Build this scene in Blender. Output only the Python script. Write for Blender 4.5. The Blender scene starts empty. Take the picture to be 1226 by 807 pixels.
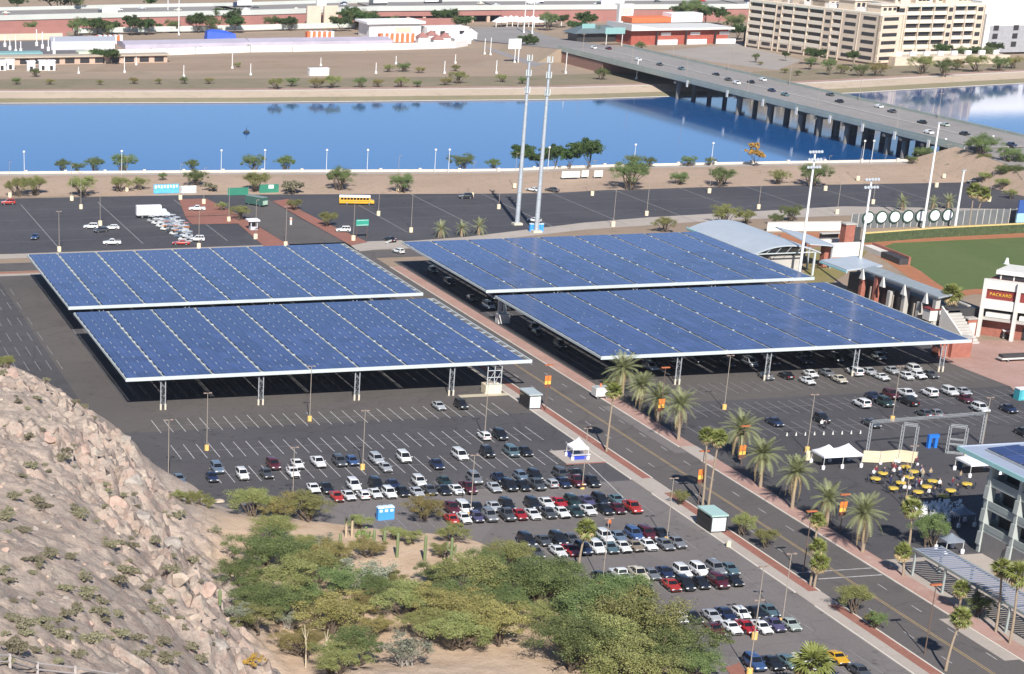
import bpy, math, random
import numpy as np
from mathutils import Vector, Matrix
R = math.radians
sc = bpy.context.scene
COL = sc.collection
random.seed(7)

# ---------------------------------------------------------------- camera (surveyed from the photograph)
FPX, PPX, PPY, PIT, HEAD, HC = 2455.4187, 149.9868, 888.6897, R(23.838085), R(-10.780556), 112.0
cam = bpy.data.cameras.new('camera')
cam.sensor_fit = 'HORIZONTAL'; cam.sensor_width = 36.0
cam.lens = FPX / 1226 * 36.0
cam.shift_x = (613 - PPX) / 1226.0
cam.shift_y = (PPY - 403.5) / 1226.0
cam.clip_start = 1.0; cam.clip_end = 20000
camo = bpy.data.objects.new('camera', cam); COL.objects.link(camo)
camo.location = (0, 0, HC)
camo.rotation_euler = (R(90) - PIT, 0, HEAD)
sc.camera = camo
# ---------------------------------------------------------------- sky, sun, exposure
SUN_EL, SUN_AZ = R(37), R(193.3)          # azimuth clockwise from +Y
w = bpy.data.worlds.new('World'); sc.world = w; w.use_nodes = True
nt = w.node_tree; nt.nodes.clear()
sky = nt.nodes.new('ShaderNodeTexSky'); sky.sky_type = 'NISHITA'; sky.sun_disc = False
sky.sun_elevation = SUN_EL; sky.sun_rotation = SUN_AZ
sky.air_density = 1.0; sky.dust_density = 0.0; sky.ozone_density = 4.0; sky.altitude = 2500
bg = nt.nodes.new('ShaderNodeBackground'); bg.inputs[1].default_value = 0.075
wo = nt.nodes.new('ShaderNodeOutputWorld')
nt.links.new(sky.outputs[0], bg.inputs[0]); nt.links.new(bg.outputs[0], wo.inputs[0])
sl = bpy.data.lights.new('sun', 'SUN'); sl.energy = 4.6; sl.angle = R(0.53); sl.color = (1.0, 0.95, 0.88)
so = bpy.data.objects.new('sun', sl); COL.objects.link(so)
sd = Vector((math.sin(SUN_AZ) * math.cos(SUN_EL), math.cos(SUN_AZ) * math.cos(SUN_EL), math.sin(SUN_EL)))
so.rotation_euler = sd.to_track_quat('Z', 'Y').to_euler(); so.location = (0, 0, 300)
sc.view_settings.view_transform = 'Standard'; sc.view_settings.look = 'None'
sc.view_settings.exposure = 0.62; sc.view_settings.gamma = 1.0

# ---------------------------------------------------------------- survey: a point of the photograph (1226 x 807) -> a point at height z
_cp, _sp = math.cos(PIT), math.sin(PIT)
FW = Vector((-math.sin(HEAD) * _cp, math.cos(HEAD) * _cp, -_sp)); RT = Vector((math.cos(HEAD), math.sin(HEAD), 0)); UP = RT.cross(FW)
def at(x, y, z=0.0):
    d = RT * ((x - PPX) / FPX) - UP * ((y - PPY) / FPX) + FW
    t = (z - HC) / d.z
    return Vector((d.x * t, d.y * t, z))
def px(p):
    v = Vector(p) - Vector((0, 0, HC)); q = v.dot(FW)
    return PPX + FPX * v.dot(RT) / q, PPY - FPX * v.dot(UP) / q
def tall(x, y, yt, z=0.0):
    g = at(x, y, z); lo, hi = 0.0, 200.0
    for _ in range(40):
        m = (lo + hi) / 2
        if px((g.x, g.y, z + m))[1] > yt: lo = m
        else: hi = m
    return lo

# ---------------------------------------------------------------- materials
MATS = {}
def M(name, col, rough=0.7, metal=0.0, var=0.12, scale=0.6, bump=0.0, bscale=None, spec=0.5, col2=None, coat=0.0, detail=6.0, contrast=None):
    """procedural material: base colour broken up by noise of two sizes, optional bump"""
    if name in MATS: return MATS[name]
    m = bpy.data.materials.new(name); m.use_nodes = True
    n = m.node_tree.nodes; l = m.node_tree.links; b = n['Principled BSDF']
    b.inputs['Roughness'].default_value = rough; b.inputs['Metallic'].default_value = metal
    b.inputs['Specular IOR Level'].default_value = spec; b.inputs['Coat Weight'].default_value = coat
    tc = n.new('ShaderNodeTexCoord')
    no = n.new('ShaderNodeTexNoise'); no.inputs['Scale'].default_value = scale; no.inputs['Detail'].default_value = detail
    no.inputs['Roughness'].default_value = 0.65
    l.new(tc.outputs['Object'], no.inputs['Vector'])
    r = n.new('ShaderNodeValToRGB')
    c2 = col2 or tuple(min(1, c * (1 + var)) for c in col)
    c1 = col if col2 else tuple(c * (1 - var) for c in col)
    lo, hi = contrast or (0.3, 0.7)
    r.color_ramp.elements[0].position = lo; r.color_ramp.elements[1].position = hi
    r.color_ramp.elements[0].color = (*c1, 1); r.color_ramp.elements[1].color = (*c2, 1)
    l.new(no.outputs['Fac'], r.inputs['Fac']); l.new(r.outputs['Color'], b.inputs['Base Color'])
    if bump:
        nb = n.new('ShaderNodeTexNoise'); nb.inputs['Scale'].default_value = bscale or scale * 4; nb.inputs['Detail'].default_value = 5
        l.new(tc.outputs['Object'], nb.inputs['Vector'])
        bp = n.new('ShaderNodeBump'); bp.inputs['Strength'].default_value = 0.6; bp.inputs['Distance'].default_value = bump
        l.new(nb.outputs['Fac'], bp.inputs['Height']); l.new(bp.outputs['Normal'], b.inputs['Normal'])
    MATS[name] = m; return m
def ground_mat(name, base, patch, stain, s1=0.02, s2=0.35, rough=0.9, grain=0.25, bump=0.0, streak=None, cracks=0.0, spots=0.0):
    """large patches + stains + fine grain for asphalt, dirt and grass"""
    if name in MATS: return MATS[name]
    m = bpy.data.materials.new(name); m.use_nodes = True
    n = m.node_tree.nodes; l = m.node_tree.links; b = n['Principled BSDF']
    b.inputs['Roughness'].default_value = rough; b.inputs['Specular IOR Level'].default_value = 0.25
    tc = n.new('ShaderNodeTexCoord'); vec = tc.outputs['Object']
    if streak:
        mp = n.new('ShaderNodeMapping'); mp.inputs['Scale'].default_value = streak; l.new(vec, mp.inputs['Vector']); vec2 = mp.outputs[0]
    else: vec2 = vec
    def noise(s, v, d=5, ro=.6):
        q = n.new('ShaderNodeTexNoise'); q.inputs['Scale'].default_value = s; q.inputs['Detail'].default_value = d; q.inputs['Roughness'].default_value = ro
        l.new(v, q.inputs['Vector']); return q.outputs['Fac']
    def ramp(f, a, c, lo, hi):
        r = n.new('ShaderNodeValToRGB'); r.color_ramp.elements[0].position = lo; r.color_ramp.elements[1].position = hi
        r.color_ramp.elements[0].color = a; r.color_ramp.elements[1].color = c; l.new(f, r.inputs['Fac']); return r.outputs[0]
    f1 = ramp(noise(s1, vec2), (0, 0, 0, 1), (1, 1, 1, 1), .38, .64)
    mx = n.new('ShaderNodeMix'); mx.data_type = 'RGBA'; l.new(f1, mx.inputs['Factor'])
    mx.inputs[6].default_value = (*base, 1); mx.inputs[7].default_value = (*patch, 1)
    f2 = ramp(noise(s2, vec, 8, .7), (0, 0, 0, 1), (1, 1, 1, 1), .52, .72)
    m2 = n.new('ShaderNodeMix'); m2.data_type = 'RGBA'; l.new(f2, m2.inputs['Factor']); l.new(mx.outputs[2], m2.inputs[6])
    m2.inputs[7].default_value = (*stain, 1)
    f3 = ramp(noise(2.2, vec, 4, .7), (1 - grain, 1 - grain, 1 - grain, 1), (1 + grain, 1 + grain, 1 + grain, 1), .25, .75)
    m3 = n.new('ShaderNodeMix'); m3.data_type = 'RGBA'; m3.blend_type = 'MULTIPLY'; m3.inputs['Factor'].default_value = 1
    l.new(m2.outputs[2], m3.inputs[6]); l.new(f3, m3.inputs[7]); last = m3.outputs[2]
    def mul(last, fac_socket, lo_, hi_, dark):
        rr_ = ramp(fac_socket, (dark, dark, dark, 1), (1, 1, 1, 1), lo_, hi_); q = n.new('ShaderNodeMix'); q.data_type = 'RGBA'; q.blend_type = 'MULTIPLY'; q.inputs['Factor'].default_value = 1
        l.new(last, q.inputs[6]); l.new(rr_, q.inputs[7]); return q.outputs[2]
    if cracks:                                       # sealed cracks: thin dark wandering lines
        ws_ = n.new('ShaderNodeTexNoise'); ws_.inputs['Scale'].default_value = .15; l.new(vec, ws_.inputs['Vector'])
        va = n.new('ShaderNodeVectorMath'); va.operation = 'MULTIPLY_ADD'; l.new(ws_.outputs['Color'], va.inputs[0]); va.inputs[1].default_value = (6, 6, 0); l.new(vec, va.inputs[2])
        vo = n.new('ShaderNodeTexVoronoi'); vo.feature = 'DISTANCE_TO_EDGE'; vo.inputs['Scale'].default_value = .06; l.new(va.outputs[0], vo.inputs['Vector'])
        last = mul(last, vo.outputs['Distance'], .006, .014, 1 - cracks)
    if spots:                                        # oil drips and old patches
        vo = n.new('ShaderNodeTexVoronoi'); vo.inputs['Scale'].default_value = .33; l.new(vec, vo.inputs['Vector']); last = mul(last, vo.outputs['Distance'], .05, .2, 1 - spots)
        pn = n.new('ShaderNodeTexVoronoi'); pn.inputs['Scale'].default_value = .045; l.new(vec, pn.inputs['Vector']); sc_ = n.new('ShaderNodeSeparateColor'); l.new(pn.outputs['Color'], sc_.inputs[0]); last = mul(last, sc_.outputs[0], .0, .5, 1 - spots * .35)
    l.new(last, b.inputs['Base Color'])
    if bump:
        bp = n.new('ShaderNodeBump'); bp.inputs['Strength'].default_value = 0.8; bp.inputs['Distance'].default_value = bump
        l.new(noise(0.9, vec, 8, .7), bp.inputs['Height']); l.new(bp.outputs['Normal'], b.inputs['Normal'])
    MATS[name] = m; return m

# ---------------------------------------------------------------- mesh builder
class MB:
    def __init__(s): s.v = []; s.f = []; s.mi = []; s.m = 0
    def add(s, vs, fs):
        o = len(s.v); s.v += [tuple(p) for p in vs]
        for f in fs: s.f.append(tuple(i + o for i in f)); s.mi.append(s.m)
        return s
    def quad(s, a, b, c, d): return s.add([a, b, c, d], [(0, 1, 2, 3)])
    def box(s, x0, y0, z0, x1, y1, z1):
        v = [(x0, y0, z0), (x1, y0, z0), (x1, y1, z0), (x0, y1, z0), (x0, y0, z1), (x1, y0, z1), (x1, y1, z1), (x0, y1, z1)]
        return s.add(v, [(3, 2, 1, 0), (4, 5, 6, 7), (0, 1, 5, 4), (1, 2, 6, 5), (2, 3, 7, 6), (3, 0, 4, 7)])
    def obox(s, c, sx, sy, z0, z1, ang=0.0):
        ca, sa = math.cos(ang), math.sin(ang); pts = []
        for z in (z0, z1):
            for dx, dy in ((-1, -1), (1, -1), (1, 1), (-1, 1)):
                x, y = dx * sx / 2, dy * sy / 2; pts.append((c[0] + x * ca - y * sa, c[1] + x * sa + y * ca, z))
        return s.add(pts, [(3, 2, 1, 0), (4, 5, 6, 7), (0, 1, 5, 4), (1, 2, 6, 5), (2, 3, 7, 6), (3, 0, 4, 7)])
    def prism(s, poly, z0, z1):
        n = len(poly); v = [(p[0], p[1], z0) for p in poly] + [(p[0], p[1], z1) for p in poly]
        a = sum(poly[i][0] * poly[(i + 1) % n][1] - poly[(i + 1) % n][0] * poly[i][1] for i in range(n))
        f = [tuple(range(n, 2 * n)), tuple(reversed(range(n)))] + [(i, (i + 1) % n, n + (i + 1) % n, n + i) for i in range(n)]
        if a < 0: f = [tuple(reversed(q)) for q in f]
        return s.add(v, f)
    def tube(s, p0, p1, r0, r1=None, n=8, cap=True):
        p0, p1 = Vector(p0), Vector(p1); r1 = r0 if r1 is None else r1
        d = (p1 - p0).normalized(); a = d.orthogonal().normalized(); b = d.cross(a); v = []
        for p, r in ((p0, r0), (p1, r1)):
            for i in range(n):
                t = 2 * math.pi * i / n; v.append(p + a * (math.cos(t) * r) + b * (math.sin(t) * r))
        f = [(i, (i + 1) % n, n + (i + 1) % n, n + i) for i in range(n)]
        if cap: f += [tuple(reversed(range(n))), tuple(range(n, 2 * n))]
        return s.add(v, f)
    def bar(s, p0, p1, w, h=None):
        return s.tube(p0, p1, w * .7, None, 4)
    def path(s, pts, r0, r1, n=6):
        k = len(pts) - 1
        for i in range(k): s.tube(pts[i], pts[i + 1], r0 + (r1 - r0) * i / k, r0 + (r1 - r0) * (i + 1) / k, n, True)
        return s
    def lathe(s, prof, c=(0, 0), n=12):
        v = []; k = len(prof)
        for r, z in prof:
            for i in range(n):
                t = 2 * math.pi * i / n; v.append((c[0] + math.cos(t) * r, c[1] + math.sin(t) * r, z))
        f = [(j * n + i, j * n + (i + 1) % n, (j + 1) * n + (i + 1) % n, (j + 1) * n + i) for j in range(k - 1) for i in range(n)]
        f += [tuple(reversed(range(n))), tuple(range((k - 1) * n, k * n))]
        return s.add(v, f)
    def loft(s, secs, cap=True):
        n = len(secs[0]); v = [p for q in secs for p in q]
        f = [(j * n + i, j * n + (i + 1) % n, (j + 1) * n + (i + 1) % n, (j + 1) * n + i) for j in range(len(secs) - 1) for i in range(n)]
        if cap: f += [tuple(reversed(range(n))), tuple(range((len(secs) - 1) * n, len(secs) * n))]
        return s.add(v, f)
    def mesh(s, name, mats=(), smooth=None, fix=False):
        me = bpy.data.meshes.new(name); me.from_pydata(s.v, [], s.f)
        if not isinstance(mats, (list, tuple)): mats = [mats]
        for m in mats: me.materials.append(m)
        if len(mats) > 1: me.polygons.foreach_set('material_index', s.mi)
        if smooth is not None:
            me.polygons.foreach_set('use_smooth', [True] * len(s.f)); me.set_sharp_from_angle(angle=R(smooth))
        me.update(); return me
    def build(s, name, mats, parent=None, loc=None, smooth=None):
        return link(name, s.mesh(name, mats, smooth), parent, loc)
def link(name, me, parent=None, loc=None, rot=None, scale=None):
    o = bpy.data.objects.new(name, me); COL.objects.link(o)
    if parent: o.parent = parent
    if loc is not None: o.location = loc
    if rot is not None: o.rotation_euler = rot
    if scale is not None: o.scale = scale
    return o
LABELS = {}
def tag(o, label=None, cat=None, group=None, kind=None):
    if label:
        label = ' '.join(label.split()[:16])
        if label in LABELS and not (group and LABELS[label] == group): print('DUPLABEL', label)
        LABELS[label] = group; o['label'] = label
    if cat: o['category'] = cat
    if group: o['group'] = group
    if kind: o['kind'] = kind
    return o
def thing(name, label, cat, loc=(0, 0, 0), rz=0.0, group=None):
    o = bpy.data.objects.new(name, None); o.empty_display_size = 0.5; COL.objects.link(o)
    o.location = loc; o.rotation_euler = (0, 0, rz); return tag(o, label, cat, group)
def struct(name, mb, mat, smooth=None):
    o = mb.build(name, mat, smooth=smooth); o['kind'] = 'structure'; return o
CHILD = {}
def copy_tree(o, loc, rz=0.0, label=None, scale=None, cat=None, group=None, color=None, name=None):
    r = o.copy(); COL.objects.link(r); r.location = loc; r.rotation_euler = (0, 0, rz)
    if scale is not None: r.scale = scale if hasattr(scale, '__len__') else (scale,) * 3
    if label: tag(r, label, cat, group)
    for ch in CHILD.get(o.name, []):
        c = ch.copy(); COL.objects.link(c); c.parent = r
        if color is not None: c.color = color
        for g in CHILD.get(ch.name, []):
            d = g.copy(); COL.objects.link(d); d.parent = c
            if color is not None: d.color = color
    return r
def proto_done(root, allobjs):
    for c in allobjs:
        if c.parent: CHILD.setdefault(c.parent.name, []).append(c)
PLACED = set()
def place(root, loc, rz, label, cat, group=None, scale=None, color=None):
    """first use moves the built thing itself, later uses copy it with its parts"""
    if root.name not in PLACED:
        PLACED.add(root.name); root.location = loc; root.rotation_euler = (0, 0, rz)
        if scale is not None: root.scale = scale if hasattr(scale, '__len__') else (scale,) * 3
        if color is not None:
            for ch in CHILD.get(root.name, []):
                ch.color = color
                for g in CHILD.get(ch.name, []): g.color = color
        return tag(root, label, cat, group)
    return copy_tree(root, loc, rz, label, scale, cat, group, color)
ORD = ['first', 'second', 'third', 'fourth', 'fifth', 'sixth', 'seventh', 'eighth', 'ninth', 'tenth', 'eleventh', 'twelfth', 'thirteenth', 'fourteenth', 'fifteenth', 'sixteenth', 'seventeenth', 'eighteenth', 'nineteenth', 'twentieth'] + \
      ['twenty-' + q for q in ('first', 'second', 'third', 'fourth', 'fifth', 'sixth', 'seventh', 'eighth', 'ninth')] + ['thirtieth'] + ['thirty-' + q for q in ('first', 'second', 'third', 'fourth', 'fifth', 'sixth', 'seventh', 'eighth', 'ninth')] + ['fortieth'] + ['forty-' + q for q in ('first', 'second', 'third', 'fourth', 'fifth', 'sixth', 'seventh', 'eighth', 'ninth')] + ['fiftieth'] + ['fifty-' + q for q in ('first', 'second', 'third', 'fourth', 'fifth', 'sixth', 'seventh', 'eighth', 'ninth')] + ['sixtieth'] + ['sixty-' + q for q in ('first', 'second', 'third', 'fourth', 'fifth', 'sixth', 'seventh', 'eighth', 'ninth')]
# ================================================================ THE GROUND
def poly_at(pts, z=0.0): return [at(x, y, z)[:2] for x, y in pts]
def sheet(name, pts, z, mat):
    m = MB(); n = len(pts)
    a = sum(pts[i][0] * pts[(i + 1) % n][1] - pts[(i + 1) % n][0] * pts[i][1] for i in range(n))
    if a < 0: pts = list(reversed(pts))
    m.add([(p[0], p[1], z) for p in pts], [tuple(range(n))]); return struct(name, m, mat)
def rect(name, x0, y0, x1, y1, z, mat): return sheet(name, [(x0, y0), (x1, y0), (x1, y1), (x0, y1)], z, mat)

DIRT = ground_mat('desert_dirt', (.33, .25, .185), (.27, .20, .15), (.22, .19, .12), .012, .25, grain=.22)
ASPH_D = ground_mat('dark_asphalt', (.080, .076, .081), (.098, .093, .096), (.062, .06, .065), .03, .12, grain=.2, cracks=.16, spots=.42)
ASPH_N = ground_mat('north_asphalt', (.070, .069, .079), (.085, .083, .092), (.058, .057, .066), .03, .12, grain=.18, cracks=.15, spots=.3)
ASPH_L = ground_mat('worn_asphalt', (.165, .148, .145), (.19, .172, .166), (.135, .123, .122), .03, .1, grain=.14, cracks=.12, spots=.35)
ASPH_B = ground_mat('dusty_asphalt', (.105, .095, .09), (.125, .112, .105), (.085, .078, .076), .03, .12, grain=.16, cracks=.12, spots=.25)
STREET = ground_mat('street_asphalt', (.108, .098, .095), (.125, .112, .108), (.088, .08, .08), .03, .12, grain=.14, streak=(1, .12, 1), cracks=.15)
WALK = ground_mat('concrete_walk', (.42, .37, .33), (.38, .33, .29), (.34, .3, .26), .05, .3, grain=.1)
BRICKP = ground_mat('red_paving', (.30, .13, .10), (.26, .12, .09), (.34, .18, .14), .08, .4, grain=.15)
PINK = ground_mat('pink_paving', (.42, .27, .23), (.36, .22, .18), (.46, .33, .28), .08, .3, grain=.12)
PAINT = M('road_paint', (.44, .43, .42), .8, var=.35, scale=.8)
PAINT_F = M('faded_paint', (.24, .235, .235), .8, var=.35, scale=.8)
PAINT_Y = M('yellow_paint', (.42, .30, .14), .8, var=.25, scale=.8)
BEIGE = ground_mat('bank_dirt', (.42, .31, .235), (.36, .265, .2), (.28, .23, .15), .03, .3, grain=.2)
FARD = ground_mat('far_field', (.36, .27, .20), (.30, .235, .175), (.25, .215, .15), .008, .05, grain=.15, streak=(.5, 2, 1))
CONC = M('pale_concrete', (.62, .57, .50), .85, var=.1, scale=.3)
LAWN = ground_mat('turf', (.10, .138, .045), (.115, .15, .052), (.085, .12, .038), .05, .3, grain=.14, streak=(1, .1, 1))
CLAY = ground_mat('clay_track', (.40, .17, .085), (.36, .15, .08), (.44, .2, .11), .06, .3, grain=.12)

near_px = [(-300, 210.5), (0, 208), (300, 206), (600, 205), (700, 200), (900, 196), (1100, 193), (1160, 190), (1400, 168)]
far_px = [(-300, 126), (0, 124), (300, 123), (500, 121), (700, 119), (790, 116), (1000, 113), (1100, 107), (1226, 100), (1400, 92)]
nearw = [at(x, y, 1.5) for x, y in near_px]; farw = [at(x, y, -1) for x, y in far_px]
def yn(x): return float(np.interp(x, [p.x for p in nearw], [p.y for p in nearw]))
def yf(x): return float(np.interp(x, [p.x for p in farw], [p.y for p in farw]))
FZ = 2.0                                            # level of the far side
def bank_z(x, y):                                   # height of the land between the lots and the lake
    a = yn(x); return 1.5 * min(1, max(0, (y - (a - 42)) / 30.0)) if y < a else 1.5
g = MB(); xs = [-4000, -1200, -400, -150] + list(range(-60, 760, 20)) + [820, 1000, 1400, 2200, 5000]
rows = []
for x in xs:
    a, b = yn(x), yf(x)
    rows.append([(x, -600, -.02), (x, a - 42, -.02), (x, a - 12, 1.5), (x, a, 1.5), (x, a + .3, -4), (x, b - 1, -4), (x, b + 1.5, -.9), (x, b + 20, FZ), (x, b + 24, FZ), (x, 6000, FZ), (x, 14000, FZ)])
k = len(rows[0])
for r_ in rows: g.v += r_
for i in range(len(rows) - 1):
    for j in range(k - 1): g.f.append((i * k + j, (i + 1) * k + j, (i + 1) * k + j + 1, i * k + j + 1)); g.mi.append([0, 1, 1, 2, 2, 2, 2, 2, 0, 0][j] if j != 8 else 3)
g.mi = []
for i in range(len(rows) - 1):
    for j in range(k - 1): g.mi.append([0, 1, 1, 2, 2, 2, 4, 2, 3, 3][j])
LIP = ground_mat('bank_lip', (.50, .40, .31), (.45, .36, .28), (.36, .31, .22), .02, .2, grain=.12)
struct('ground', g, [DIRT, BEIGE, CONC, FARD, LIP])
# far bank: the smooth concrete lip, a pink path above it and the scrubby strip behind
wm = bpy.data.materials.new('lake_water'); wm.use_nodes = True; n = wm.node_tree.nodes; l = wm.node_tree.links; b = n['Principled BSDF']
b.inputs['Base Color'].default_value = (.016, .105, .31, 1); b.inputs['Roughness'].default_value = .06; b.inputs['IOR'].default_value = 1.55  # base blue also carries blue that the water reflects from the sky
tc = n.new('ShaderNodeTexCoord'); mp = n.new('ShaderNodeMapping'); mp.inputs['Scale'].default_value = (.25, .6, 1); l.new(tc.outputs['Object'], mp.inputs[0])
no = n.new('ShaderNodeTexNoise'); no.inputs['Scale'].default_value = 1.2; no.inputs['Detail'].default_value = 4; l.new(mp.outputs[0], no.inputs[0])
bp = n.new('ShaderNodeBump'); bp.inputs['Strength'].default_value = .25; bp.inputs['Distance'].default_value = .04; l.new(no.outputs[0], bp.inputs['Height']); l.new(bp.outputs[0], b.inputs['Normal'])
wt = MB(); ws = []
for x in xs: ws.append([(x, yn(x) + .15, -1), (x, yf(x) + 1.2, -1)])
for q in ws: wt.v += q
for i in range(len(ws) - 1): wt.f.append((2 * i, 2 * i + 2, 2 * i + 3, 2 * i + 1)); wt.mi.append(0)
struct('lake_water', wt, wm)
# promenade wall on the near shore, with pillars
pw = MB(); pth = MB()
for i in range(len(xs) - 1):
    x0, x1 = xs[i], xs[i + 1]
    if x1 < -200 or x0 > 470: continue
    a, c = yn(x0), yn(x1)
    pw.loft([[(x0, a - .5, 1.4), (x0, a - .1, 1.4), (x0, a - .1, 2.3), (x0, a - .5, 2.3)], [(x1, c - .5, 1.4), (x1, c - .1, 1.4), (x1, c - .1, 2.3), (x1, c - .5, 2.3)]])
    pth.quad((x0, a - 6, 1.52), (x1, c - 6, 1.52), (x1, c - .6, 1.52), (x0, a - .6, 1.52))
for i in range(34):
    x = -20 + i * 14.0; pw.box(x - .5, yn(x) - .8, 1.4, x + .5, yn(x) - .05, 2.75)
struct('promenade_wall', pw, CONC); struct('promenade_path', pth, WALK)
pk = MB(); sc_ = MB(); wet = MB()
for i in range(len(xs) - 1):
    x0, x1 = xs[i], xs[i + 1]; a, c = yf(x0), yf(x1)
    wet.quad((x0, a + 1.6, -.86), (x1, c + 1.6, -.86), (x1, c + 9, .3), (x0, a + 9, .3))
struct('wet_bank', wet, ground_mat('wet_bank_dirt', (.27, .235, .15), (.24, .21, .13), (.2, .18, .11), .02, .2, grain=.15))
for i in range(len(xs) - 1):
    x0, x1 = xs[i], xs[i + 1]; a, c = yf(x0), yf(x1)
    pk.quad((x0, a + 24, FZ + .02), (x1, c + 24, FZ + .02), (x1, c + 30, FZ + .02), (x0, a + 30, FZ + .02))
    sc_.quad((x0, a + 31, FZ + .02), (x1, c + 31, FZ + .02), (x1, c + 75, FZ + .02), (x0, a + 75, FZ + .02))
struct('lakeside_path', pk, PINK)
struct('scrub_strip', sc_, ground_mat('scrub_dirt', (.27, .215, .15), (.22, .19, .125), (.17, .16, .09), .02, .1, grain=.25))

# ---- asphalt of the lots and streets (each sheet a few mm above the one below)
rect('parking_lot', -20, 352, 165.2, 571, .004, ASPH_D)
rect('parking_lot', -20, 150, 165.2, 352, .008, ASPH_L)
rect('parking_lot', 72, 428, 81.5, 571, .008, ASPH_B)
rect('parking_aisle', 60, 403, 165, 428, .012, ASPH_B)
rect('parking_lot', 187.3, 300, 282, 571, .004, ASPH_D)
rect('parking_aisle', 187.3, 405, 281, 428, .012, ASPH_B)
rect('street', 169.3, 150, 183.9, 720, .004, STREET)
rect('sidewalk', 165.2, 150, 167.4, 563, .10, WALK)
rect('brick_strip', 167.4, 150, 169.3, 563, .10, BRICKP)
rect('brick_strip', 183.9, 372, 187.3, 563, .10, PINK)
rect('brick_strip', 183.9, 150, 187.3, 362, .10, PINK)
# driveways across the strips
for (y0, y1, x0, x1) in ((343, 352.5, 165.1, 169.4), (281, 287.5, 165.1, 169.4), (362, 372, 183.8, 187.4)):
    m = MB().box(x0, y0, 0, x1, y1, .115); struct('driveway', m, WALK)
# kerbs
kb = MB()
for (x, ya, yb) in ((169.3, 150, 281), (169.3, 287.5, 343), (169.3, 352.5, 563), (183.75, 150, 362), (183.75, 372, 563), (165.05, 150, 281), (165.05, 287.5, 343), (165.05, 352.5, 563)):
    kb.box(x - .1, ya, 0, x + .18, yb, .14)
struct('kerb', kb, CONC)
# cross street north of the arrays
rect('gravel_strip', -40, 571, 169, 603, .004, DIRT)
rect('street', -40, 577, 300, 589, .012, STREET)
rect('sidewalk', -40, 596, 160, 603, .02, WALK)
rect('sidewalk', -40, 570.5, 160, 573, .02, WALK)
kb = MB().box(-40, 574.5, 0, 160, 575.5, .14); struct('kerb', kb, BRICKP)
rect('paved_corner', 160, 590, 200, 603, .016, WALK)
# lots north of it, up to the lake bank
sheet('parking_lot', poly_at([(-150, 306), (330, 300), (430, 293), (560, 283.5), (700, 266.5), (780, 260), (1010, 247), (1300, 252), (1300, 236), (1226, 234), (1160, 217), (1120, 212), (1050, 213), (900, 222), (760, 227), (600, 228), (480, 229.5), (300, 232), (0, 238), (-150, 240)]), .008, ASPH_N)
sheet('sidewalk', poly_at([(430, 301), (480, 296), (560, 291), (700, 275), (860, 264), (1015, 258), (1300, 262), (1300, 252), (1010, 247), (780, 260), (700, 266.5), (560, 283.5), (430, 293)]), .014, WALK)
sheet('red_median', poly_at([(214, 239), (247, 238), (286, 257), (222, 259.5)]), .1, BRICKP)
sheet('red_median', poly_at([(222, 260), (286, 257.5), (350, 296), (318, 297), (285, 268), (230, 269)]), .1, BRICKP)
sheet('red_median', poly_at([(326, 241), (345, 238.5), (360, 252), (392, 268), (440, 290), (420, 294), (362, 262)]), .1, BRICKP)
sheet('street', poly_at([(300, 240), (322, 239), (360, 262), (420, 294), (430, 302), (355, 304), (345, 292), (290, 258)]), .016, STREET)
# earth beyond the lots on the right, stadium ground
sheet('paved_forecourt', poly_at([(1120, 428), (1160, 408), (1260, 408), (1300, 520), (1226, 480), (1210, 463)]), .03, PINK)
# ---- painted lines
pl = MB(); pf = MB()
def stripe(mb, x0, y0, x1, y1, w, z=.02):
    d = Vector((x1 - x0, y1 - y0, 0)).normalized(); q = Vector((-d.y, d.x, 0)) * w / 2
    mb.quad((x0 - q.x, y0 - q.y, z), (x0 + q.x, y0 + q.y, z), (x1 + q.x, y1 + q.y, z), (x1 - q.x, y1 - q.y, z))
SP = 2.59
def stalls(mb, x0, x1, yc, half=5.2, w=.16, spine=False):
    x = x0
    while x < x1 + .01:
        stripe(mb, x, yc - half + random.uniform(-.2, .2), x, yc + half + random.uniform(-.2, .2), w); x += SP
    if spine: stripe(pf, x0, yc, x1, yc, .12, .021)
ROWS_L = [407.0, 387.2, 370.0, 353.6, 336.4, 315.8, 296.0, 275.6, 257.6]
ROWS_R = [397.5, 381.2]
for i, yc in enumerate(ROWS_L):
    if i < 3: stalls(pl if i != 2 else pl, 84 if i < 2 else 88, 160, yc, spine=True)
    else: stalls(pf, 90 + 4 * i, 161, yc, 4.9, .14)
for yc in ROWS_R: stalls(pf, 192, 281, yc, 5.0, .16, True)
stalls(pf, 192, 281, 415, 4.6, .14)
for yc in (531, 512, 494.6, 479.3, 464.5): stalls(pf, 60, 75, yc, 4.6, .16)
for yc in (548.5,): stalls(pf, 58, 74, yc, 4.6, .16)
for k in range(7):                                   # stalls below the arrays
    stalls(pf, 82, 163, 438 + 19.5 * k, 5.0, .16); stalls(pf, 190, 278, 438 + 19.5 * k, 5.0, .16)
for yc, half in ((622, 5), (641, 5), (660, 5), (679, 5)):
    stripe(pf, 60, yc, 150, yc, .15); stripe(pf, 205, yc, 400, yc, .15)
for x0 in range(70, 150, 26): stripe(pf, x0, 612, x0 + .01, 690, .3)
for x0 in range(206, 400, 24): stripe(pf, x0, 616, x0 + .01, 690, .3)
struct('parking_marking', pl, PAINT); struct('parking_marking', pf, PAINT_F)
ym = MB(); stripe(ym, 176.5, 150, 176.5, 563, .14); stripe(ym, 176.9, 150, 176.9, 563, .14)
struct('street_marking', ym, PAINT_Y)
wm_ = MB()
y = 160
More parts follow.
